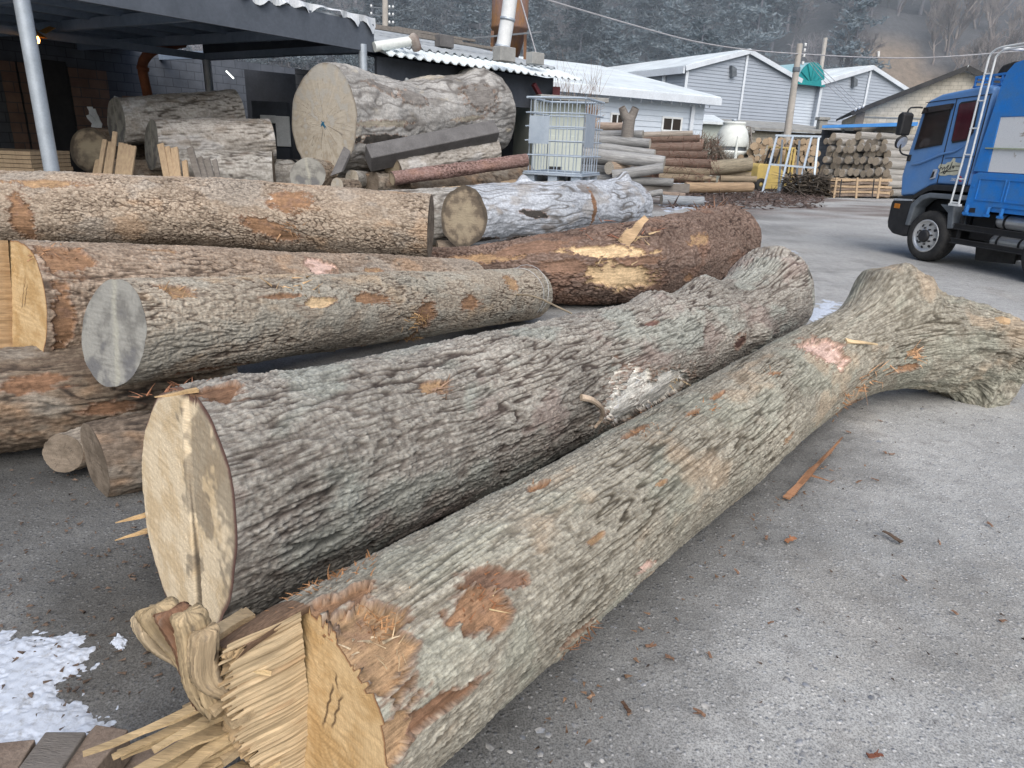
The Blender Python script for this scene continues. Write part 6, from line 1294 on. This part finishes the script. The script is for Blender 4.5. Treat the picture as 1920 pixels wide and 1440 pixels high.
protos = dict(pine=[tree_proto('pine', s) for s in (1, 2, 3, 4, 5)], bare=[tree_proto('bare', s) for s in (11, 12, 13, 14)], bush=[tree_proto('bush', s) for s in (21, 22, 23)])
lab = dict(pine=('hazy dark pine in the wood on the hillside', 'pine tree', 'pines on the hillside'), bare=('leafless grey tree in the wood on the hillside', 'bare tree', 'leafless trees on the hillside'), bush=('leafless brown bush on the slope above the truck', 'bush', 'leafless bushes above the truck'))
used = {k_: [False]*len(v) for k_, v in protos.items()}
def plant(kind, x, y, s):
    i = random.randrange(len(protos[kind])); o = protos[kind][i]
    if used[kind][i]: o = copy_tree(o)
    else: used[kind][i] = True
    o.location = (x, y, float(hill_z(np.array([x]), np.array([y]))[0])); o.rotation_euler = (0, 0, random.uniform(0, 6.28)); o.scale = (s*random.uniform(.95, 1.15), s*random.uniform(.95, 1.15), s*random.uniform(.9, 1.1))
    l = lab[kind]; tag(o, l[0], l[1], l[2])
cnt = dict(pine=0, bare=0, bush=0); y = 70.
while y < 150:
    x = -.42*y
    while x < .74*y:
        px, py = x+random.uniform(-2, 2), y+random.uniform(-2.2, 2.2); f = px/py
        clear = ((px-37.2)/4.8)**2+((py-72.5)/4.)**2 < 1.0
        if not clear:
            if f > .53 and y < 105: kd = 'bush'
            elif f > .36: kd = 'bare' if random.random() < (.55 if y < 105 else .3) else 'pine'
            else: kd = 'bare' if random.random() < (.32 if y < 90 else .16) else 'pine'
            if cnt[kd] < 290: plant(kd, px, py, random.uniform(.85, 1.35)*(1 if kd != 'bush' else .8)); cnt[kd] += 1
            if kd != 'pine' and cnt[kd] < 285 and random.random() < .75: plant(kd, px+random.uniform(-2, 2), py+random.uniform(-2, 2), random.uniform(.6, 1.1)); cnt[kd] += 1
        x += 3.7*random.uniform(.85, 1.15)*(1+.004*(y-70))
    y += 5.0
for (x, y, s) in ((44, 66, .9), (47, 68, 1.0), (50, 70, 1.1), (42, 64, .7), (53, 72, 1.1), (46, 73, 1.1), (56, 77, 1.2), (45, 69, .9), (48, 73, 1.), (51, 67, 1.), (54, 70, 1.1), (43, 71, .8), (49, 76, 1.1), (58, 73, 1.1), (45, 80, 1.), (48, 82, 1.1), (52, 80, 1.), (55, 84, 1.1), (44, 84, 1.), (50, 86, 1.1), (58, 80, 1.2), (61, 78, 1.2), (60, 85, 1.2), (47, 66, .9), (52, 76, 1.1), (41, 76, .8), (43, 78, .9), (46, 86, 1.), (54, 88, 1.1), (40, 67, .6), (57, 70, 1.), (55, 66, 1.), *[(random.uniform(39, 66), random.uniform(64, 92), random.uniform(.8, 1.2)) for _ in range(34)]): plant('bush', x, y, s)
for (x, yy, Y, s) in ((1062, 130, 62, .8), (1100, 120, 64, .9), (1135, 110, 66, .7), (1180, 100, 68, .8)): p = D(x, 150, Y+6); plant('bare', p[0], p[1], s)
for kd in protos:
    for i, o in enumerate(protos[kd]):
        if not used[kd][i]: plant(kd, 0, 120, 1)
# ------------------------------------------------------------------ blue cargo truck
TO = np.array([7.77, 13.02, 0]); tr_ = np.array([math.sin(math.radians(15)), -math.cos(math.radians(15)), 0]); ti = np.array([math.cos(math.radians(15)), math.sin(math.radians(15)), 0])
def TP(s, w, z): return TO+tr_*s+ti*w+Zv*z
truck = empty('cargo_truck', TO, 'blue cargo truck with a white ladder parked at the right edge', 'truck'); AX = [tr_, ti, Zv]
def tprism(name, poly, w0, w1, mat, par=truck, bev=0, seg=2): mb = MB(); mb.prism([TP(s, w0, z) for s, z in poly], ti*(w1-w0)); return mb.build(name, M[mat], par, bev, seg)
def tbox(name, s0, s1, w0, w1, z0, z1, mat, par=truck, bev=0): mb = MB(); mb.box(TP((s0+s1)/2, (w0+w1)/2, (z0+z1)/2), (s1-s0, w1-w0, z1-z0), AX); return mb.build(name, M[mat], par, bev, 2)
cab = tprism('cab', [(-1.07, 1.12), (-.74, 1.17), (-.42, 1.36), (-.26, 1.40), (.42, 1.41), (.46, 3.02), (.30, 3.06), (0, 3.03), (-.62, 2.96), (-.90, 2.86), (-.99, 2.70), (-1.10, 1.98), (-1.15, 1.5)], .03, 2.28, 'blue', truck, .05, 3)
# openings are framed and glazed on both sides
for w, sg in ((.0, -1), (2.31, 1)):
    win1 = [(-.86, 2.62), (-.34, 2.68), (-.36, 2.11), (-.93, 2.02)]; win2 = [(-.15, 2.75), (-.11, 2.78), (.19, 2.80), (.22, 2.75), (.25, 2.31), (.15, 2.19), (-.10, 2.15), (-.13, 2.19)]
    for nm, poly, gm in (('window', win1, 'glass'), ('rear_window', win2, 'curtain')):
        c = np.mean(poly, 0); big = [tuple(c+(np.array(p)-c)*1.09) for p in poly]
        fr = tprism(nm, big, w+.022*(sg < 0)-.0, w+.022*(sg < 0)+.012*sg+.0, 'black'); mb = MB(); mb.add([TP(s, w+.022*(sg < 0)+.015*sg, z) for s, z in poly], [tuple(range(len(poly)))]); mb.build('pane', M[gm], fr)
tprism('sun_visor', [(-.93, 2.63), (-.30, 2.69), (-.28, 2.79), (-.90, 2.74)], -.03, .03, 'glass', cab)
for a_, b_, z0, z1 in ((-.25, -.25, 1.41, 2.87), (.40, .42, 1.42, 2.9)):
    mb = MB(); mb.bar(TP(a_, .026, z0), TP(b_, .026, z1), .012); mb.build('door_seam', M['black'], cab)
mb = MB(); mb.bar(TP(-.93, .026, 2.83), TP(.44, .026, 2.91), .012); mb.bar(TP(-.20, .026, 1.86), TP(.40, .026, 1.90), .008); mb.build('roof_seam', M['black'], cab)
mb = MB(); mb.tube(catmull([TP(-.95, .02, 1.72), TP(-.72, .008, 1.76), TP(-.30, .005, 1.92), TP(-.02, .008, 1.98), TP(.15, .02, 2.08)], 16), [.006, .016, .02, .022, .022, .022, .022, .022, .022, .022, .022, .022, .02, .018, .012, .004], 8); mb.build('body_crease', M['blue'], cab)
h = tprism('door_handle', [(-.41, 1.47), (-.31, 1.50), (-.30, 1.66), (-.37, 1.66)], -.015, .03, 'chrome', cab, .01); tprism('handle_recess', [(-.39, 1.50), (-.33, 1.52), (-.32, 1.62), (-.36, 1.62)], -.02, .0, 'black', h)
tbox('marker_lamp', -1.08, -1.0, .0, .05, 1.78, 1.90, 'black', cab, .01)
tprism('grille', [(-1.19, 1.22), (-1.13, 1.22), (-1.11, 1.70), (-1.16, 1.66)], .2, 2.1, 'black', cab, .01)
ws = MB(); ws.prism([TP(-.985, .2, 2.66), TP(-1.105, .15, 2.02), TP(-1.105, 2.15, 2.02), TP(-.985, 2.1, 2.66)], -tr_*.02); ws.build('windscreen', M['glass'], cab)
# dark lower trim, wheel arch, bumper
tprism('sill_trim', [(-1.09, 1.02), (-.75, 1.06), (-.40, 1.26), (-.26, 1.29), (.44, 1.30), (.44, 1.405), (-.26, 1.395), (-.42, 1.355), (-.74, 1.165), (-1.09, 1.115)], .0, 2.31, 'black', truck, .015)
arch = [(-.72, .60), (-.69, 1.00), (-.50, 1.18), (-.31, 1.24), (.40, 1.25), (.40, 1.16), (-.27, 1.15), (-.43, 1.10), (-.58, .95), (-.62, .60)]; tprism('wheel_arch', arch, -.04, .25, 'galv_dark', truck, .02)
tprism('inner_arch', [(-.62, .60), (-.58, .97), (-.43, 1.10), (.40, 1.17), (.40, .62)], .30, 2.0, 'black', truck)
bmp = tprism('bumper', [(-1.21, .98), (-1.17, 1.05), (-.70, 1.08), (-.64, .95), (-.64, .42), (-.75, .38), (-1.02, .40), (-1.17, .50), (-1.21, .62)], -.02, 2.33, 'black', truck, .04)
tprism('bumper_top', [(-1.16, 1.03), (-.70, 1.06), (-.70, 1.09), (-1.13, 1.075)], -.024, .1, 'chrome', bmp); tbox('indicator', -1.10, -.96, -.03, .02, .89, .98, 'amber', bmp, .008)
tprism('fender_flap', [(-.06, 1.06), (.26, 1.06), (.34, .66), (.22, .64), (.16, .92)], .0, .45, 'galv_dark', truck, .02)
def wheel(s, w, outer=1, name='wheel'):
    o_ = TP(s, w, .46); ax = -ti*outer; mb = MB(); mb.lathe([(.27, -.02), (.30, .02), (.40, .03), (.445, .0), (.46, -.04), (.46, -.24), (.44, -.28), (.27, -.27)], o_, ax, 40)
    for k_ in range(46):
        a = 2*PI*k_/46; u = math.cos(a)*tr_+math.sin(a)*Zv
        for dz in (-.09, -.19): mb.box(o_+u*.458+ax*(dz+.02*(k_ % 2)), (.02, .07, .03), [u, ax, np.cross(u, ax)])
    wh = mb.build(name, M['rubber'], truck)
    mb = MB(); mb.lathe([(.30, .0), (.305, .02), (.28, .025), (.26, .0), (.24, -.02), (.14, .025), (.115, .03), (.115, .03)], o_, ax, 40); rm_ = mb.build('rim', M['alu'], wh)
    mb = MB(); mb.lathe([(.115, .03), (.11, .075), (.085, .09), (.03, .092), (0, .092)], o_, ax, 24); mb.build('hub', M['black'], wh)
    for k_ in range(8):
        a = 2*PI*k_/8+.2; u = math.cos(a)*tr_+math.sin(a)*Zv; mb = MB(); mb.lathe([(.016, .0), (.016, .04), (0, .045)], o_+u*.150+ax*.015, ax, 8); mb.build('wheel_nut', M['black'], wh)
    for k_ in range(8):
        a = 2*PI*k_/8+.6; u = math.cos(a)*tr_+math.sin(a)*Zv; mb = MB(); mb.lathe([(.028, .002), (0, .003)], o_+u*.215+ax*.0, nrm(ax+u*.45), 12); mb.build('rim_hole', M['black'], wh)
wheel(-.19, .0); wheel(-.19, 2.31, -1); wheel(2.22, .0); wheel(2.22, 2.31, -1); wheel(4.6, .0); wheel(4.6, 2.31, -1); wheel(5.85, .0); wheel(5.85, 2.31, -1)
# chassis, tanks, guard rails
mb = MB(); mb.bar(TP(-1.0, .75, .80), TP(7.2, .75, .80), .10, .26); mb.bar(TP(-1.0, 1.55, .80), TP(7.2, 1.55, .80), .10, .26); mb.box(TP(-.1, 1.15, .55), (1.1, .9, .4), AX); mb.build('chassis', M['black'], truck)
for z0, z1 in ((.665, .755), (.42, .50)):
    mb = MB(); mb.bar(TP(.37, .02, (z0+z1)/2), TP(4.0, .02, (z0+z1)/2), .03, z1-z0); mb.bar(TP(.37, .0, z1), TP(4.0, .0, z1), .05, .015); mb.bar(TP(.37, .0, z0), TP(4.0, .0, z0), .05, .015); mb.build('side_guard', M['black'], truck)
for s in (.45, 1.9, 3.2): mb = MB(); mb.bar(TP(s, .06, .40), TP(s, .06, 1.0), .05); mb.build('guard_bracket', M['black'], truck)
for z, s0, s1, r in ((.87, 1.0, 2.6, .115), (.53, .98, 2.4, .115)):
    mb = MB(); mb.lathe([(0, 0), (r*.6, .012), (r*.92, .05), (r, .10), (r, s1-s0-.1), (r*.92, s1-s0-.05), (0, s1-s0)], TP(s0, .24, z), tr_, 24); tk = mb.build('air_tank', M['alu'], truck)
    for f in (.13, .42, .75): mb = MB(); mb.lathe([(r+.002, -.02), (r+.008, -.02), (r+.008, .02), (r+.002, .02)], TP(s0+(s1-s0)*f, .24, z), tr_, 24); mb.build('tank_strap', M['black'], tk)
tprism('mud_flap', [(.62, .42), (1.42, .47), (1.42, .20), (.68, .14)], .32, .36, 'rubber', truck); tbox('battery_box', .46, .92, .28, .7, .50, .98, 'black', truck, .02)
# cargo body
bed = tbox('cargo_bed', .50, 7.3, .02, 2.30, 1.02, 1.12, 'bed_blue', truck, .01)
for w, sg in ((.0, -1), (2.30, 1)):
    g = tprism('side_board', [(.49, 1.60), (.60, 1.65), (7.3, 1.65), (7.3, 1.10), (1.02, 1.10), (.86, .92), (.48, .91)], w, w+.05*-sg*-1 if sg > 0 else w+.05, 'bed_blue', truck, .008)
    if sg < 0:
        for s0, s1 in ((.66, 1.16), (1.22, 1.80), (1.86, 2.6), (2.7, 3.6)):
            mb = MB(); z0, z1 = 1.20, 1.55
            for p, q in (((s0, z0), (s1, z0)), ((s0, z1), (s1, z1)), ((s0, z0), (s0, z1)), ((s1, z0), (s1, z1))): mb.bar(TP(p[0], -.004, p[1]), TP(q[0], -.004, q[1]), .022, .022)
            mb.build('panel_rib', M['bed_blue'], g)
        for s in (.56, .98, 1.24, 1.75, 2.5): 
            mb = MB(); mb.bar(TP(s, -.02, .97), TP(s, -.02, 1.10), .05, .03); mb.bar(TP(s-.05, -.03, .955), TP(s+.05, -.03, .955), .04); mb.build('latch', M['bed_blue'], g)
        tprism('corner_hole', [(.60, .97), (.72, .98), (.71, 1.06), (.60, 1.05)], -.006, .0, 'black', g)
        mb = MB(); mb.tube([TP(.53, -.012, 1.0), TP(.53, .0, 1.0)], .022, 8); mb.tube([TP(.56, -.012, 1.42), TP(.56, .0, 1.42)], .022, 8); mb.build('bolt', M['bed_blue'], g)
head = tprism('headboard', [(.47, 1.66), (.50, 2.05), (.57, 2.78), (.60, 3.08), (.64, 3.24), (.74, 3.36), (.92, 3.40), (1.6, 3.40), (1.6, 2.54), (.73, 2.54), (.75, 1.66)], .0, .06, 'bed_blue', truck, .01)
tprism('headboard', [(.47, 1.66), (.57, 2.78), (.64, 3.24), (.74, 3.36), (.92, 3.40), (1.6, 3.40), (1.6, 2.54), (.73, 2.54), (.75, 1.66)], 2.24, 2.30, 'bed_blue', truck, .01)
mb = MB(); mb.prism([TP(.53, .06, 1.66), TP(.60, .06, 2.9), TP(.60, 2.24, 2.9), TP(.53, 2.24, 1.66)], tr_*.05); mb.build('front_bulkhead', M['bed_blue'], truck)
tprism('side_panel', [(.755, 1.665), (.735, 2.535), (3.2, 2.535), (3.2, 1.665)], .012, .045, 'chipped', truck)
mb = MB(); mb.bar(TP(.62, -.008, 2.045), TP(3.0, -.008, 2.03), .035, .02, up=(0, 0, 1)); mb.build('lashing_strap', pm('faded_green_strap', (.38, .43, .30), None, .8, 0, 8), truck)
# white ladder bent back over the headboard
lad_ = MB(); 
rails = []
for s0, top in ((.285, [(.30, 2.02), (.31, 3.40), (.35, 3.54), (.46, 3.60), (.8, 3.62), (1.7, 3.64)]), (.445, [(.445, 2.02), (.44, 3.36), (.47, 3.50), (.56, 3.56), (.85, 3.575), (1.7, 3.59)])):
    mb = MB(); mb.tube(catmull([TP(s0-.02 if s0 < .3 else s0-.01, -.09, 1.10)]+[TP(s, -.09, z) for s, z in top], 40), .017, 8); rails.append(mb)
ldo = rails[0].build('ladder', M['white'], truck); rails[1].build('ladder_rail', M['white'], ldo)
for z in (1.12, 1.52, 1.93, 2.36, 2.80, 3.22): mb = MB(); mb.tube([TP(.275+.008*(z-1.1), -.09, z), TP(.437, -.09, z)], .013, 8); mb.build('rung', M['white'], ldo)
tbox('ladder_foot', .24, .46, -.11, -.04, 1.06, 1.10, 'white', ldo)
# roof rack, bag, top rail
rk_ = tbox('roof_rack', -.20, .56, .25, 2.05, 3.055, 3.08, 'bed_blue', truck)
for w in (.25, 2.05):
    mb = MB(); mb.bar(TP(-.18, w, 3.22), TP(.56, w, 3.25), .035)
    for s in (-.16, .0, .18, .36, .54): mb.bar(TP(s, w, 3.07), TP(s, w, 3.23), .03)
    mb.bar(TP(-.17, w, 3.15), TP(.56, w, 3.16), .02); mb.build('rack_rail', M['bed_blue'], rk_)
mb = MB(); mb.bar(TP(-.18, .25, 3.22), TP(-.18, 2.05, 3.22), .035); mb.bar(TP(-.17, .25, 3.15), TP(-.17, 2.05, 3.15), .02); mb.build('rack_rail', M['bed_blue'], rk_)
mb = MB(); prof = [(-.02, 3.30), (.05, 3.42), (.25, 3.46), (.5, 3.44), (.72, 3.36), (.72, 3.24), (.0, 3.23)]; mb.prism([TP(s, .5, z) for s, z in prof], ti*1.3); o = mb.build('cargo_bag', M['rubber'], None, .04, 3); tag(o, 'black tarpaulin bundle lying on the truck cab roof rack', 'bundle')
mb = MB()
for w in (.3, 2.0):
    mb.tube([TP(.80, w, 3.74), TP(3.0, w, 3.76)], .02, 8)
    for s in (.85, 1.05, 1.25, 1.6): mb.tube([TP(s, w, 3.60), TP(s, w, 3.75)], .02, 8)
mb.tube([TP(.8, .3, 3.74), TP(.8, 2.0, 3.74)], .02, 8); mb.tube([TP(.5, -.09, 3.6), TP(.6, 2.3, 3.6)], .02, 8); mb.build('top_rail', M['white'], truck)
tbox('work_deck', .75, 3.0, .25, 2.05, 3.58, 3.61, 'galv_dark', truck)
bc_ = tbox('crate', 1.08, 1.7, .5, 1.3, 3.62, 3.93, 'black', None, .02); tag(bc_, 'dark crate with a yellow lid on the deck above the truck body', 'crate'); tbox('lid', 1.05, 1.73, .47, 1.33, 3.93, 3.98, 'yellow', bc_, .01)
# mirrors stand out from the cab side
for w, sg in ((.0, -1), (2.31, 1)):
    mb = MB(); mb.tube(catmull([TP(-.96, w, 2.74), TP(-1.0, w+.12*sg, 2.74), TP(-1.02, w+.26*sg, 2.66), TP(-1.02, w+.26*sg, 2.06), TP(-1.02, w+.2*sg, 1.92), TP(-1.04, w, 1.88)], 24), .016, 8); arm = mb.build('mirror_arm', M['black'], cab)
    mb = MB(); mb.prism([TP(-1.10, w+.14*sg, 2.24), TP(-1.12, w+.14*sg, 2.60), TP(-1.04, w+.14*sg, 2.66), TP(-.96, w+.14*sg, 2.62), TP(-.97, w+.14*sg, 2.24)], ti*sg*.24); mb.build('mirror', M['black'], arm, .03, 2)
    mb = MB(); mb.lathe([(0, -.07), (.09, -.06), (.13, -.01), (.12, .02), (0, .03)], TP(-1.03, w+.25*sg, 2.12), nrm(tr_*.8-Zv*.3), 20); mb.build('wide_mirror', M['black'], arm)
    mb = MB(); mb.lathe([(.11, .032), (0, .036)], TP(-1.03, w+.25*sg, 2.12), nrm(tr_*.8-Zv*.3), 20); mb.build('mirror_glass', M['chrome'], arm)
# door decal and printed number
dec = [(-.31, 1.70), (-.28, 1.76), (-.17, 1.75), (-.12, 1.79), (-.06, 1.80), (-.02, 1.87), (.02, 1.86), (.03, 1.80), (.10, 1.79), (.21, 1.79), (.20, 1.66), (.17, 1.60), (.08, 1.57), (-.02, 1.58), (-.12, 1.555), (-.22, 1.555), (-.27, 1.58), (-.25, 1.64)]
dc = tprism('door_decal', dec, .022, .030, 'decal', cab)
for pts in ([(-.27, 1.665), (-.22, 1.70), (-.20, 1.66), (-.16, 1.71), (-.14, 1.63)], [(-.13, 1.68), (-.08, 1.75), (-.10, 1.63), (-.03, 1.72), (-.02, 1.80), (-.03, 1.66)], [(-.22, 1.60), (-.15, 1.625), (-.05, 1.635), (.06, 1.65), (.14, 1.66)], [(-.18, 1.64), (-.13, 1.59), (-.10, 1.65), (-.16, 1.60)], [(.0, 1.70), (.02, 1.74), (.03, 1.69), (.05, 1.74)], [(.07, 1.735), (.16, 1.735)]):
    mb = MB(); mb.tube(catmull([TP(s, .019, z) for s, z in pts], 24), .0065, 5); mb.build('lettering', M['ink'], dc)
def text(txt, s, z, h, mat, par):
    cu = bpy.data.curves.new('t', 'FONT'); cu.body = txt; cu.size = h; cu.extrude = .001; cu.shear = .25; tmp = bpy.data.objects.new('t', cu); COL.objects.link(tmp); bpy.context.view_layer.update()
    me = bpy.data.meshes.new_from_object(tmp.evaluated_get(bpy.context.evaluated_depsgraph_get())); COL.objects.unlink(tmp); bpy.data.objects.remove(tmp)
    for v in me.vertices: q = TP(s+v.co.x, .020-v.co.z, z+v.co.y)-rootloc(par); v.co = q
    o = link('printed_number', me, par, M[mat]); me.materials.clear(); me.materials.append(M[mat]); return o
text('280', .03, 1.475, .075, 'white', cab)
mb = MB(); mb.tube(catmull([TP(.17, .018, 1.50), TP(.20, .018, 1.56), TP(.25, .018, 1.54), TP(.22, .018, 1.50), TP(.27, .018, 1.48)], 14), .009, 5); mb.build('printed_flash', M['redink'], cab)
mb = MB(); mb.bar(TP(-1.5, .9, .42), TP(-1.2, .9, .42), .06); o = mb.build('tow_bar', M['black'], truck)
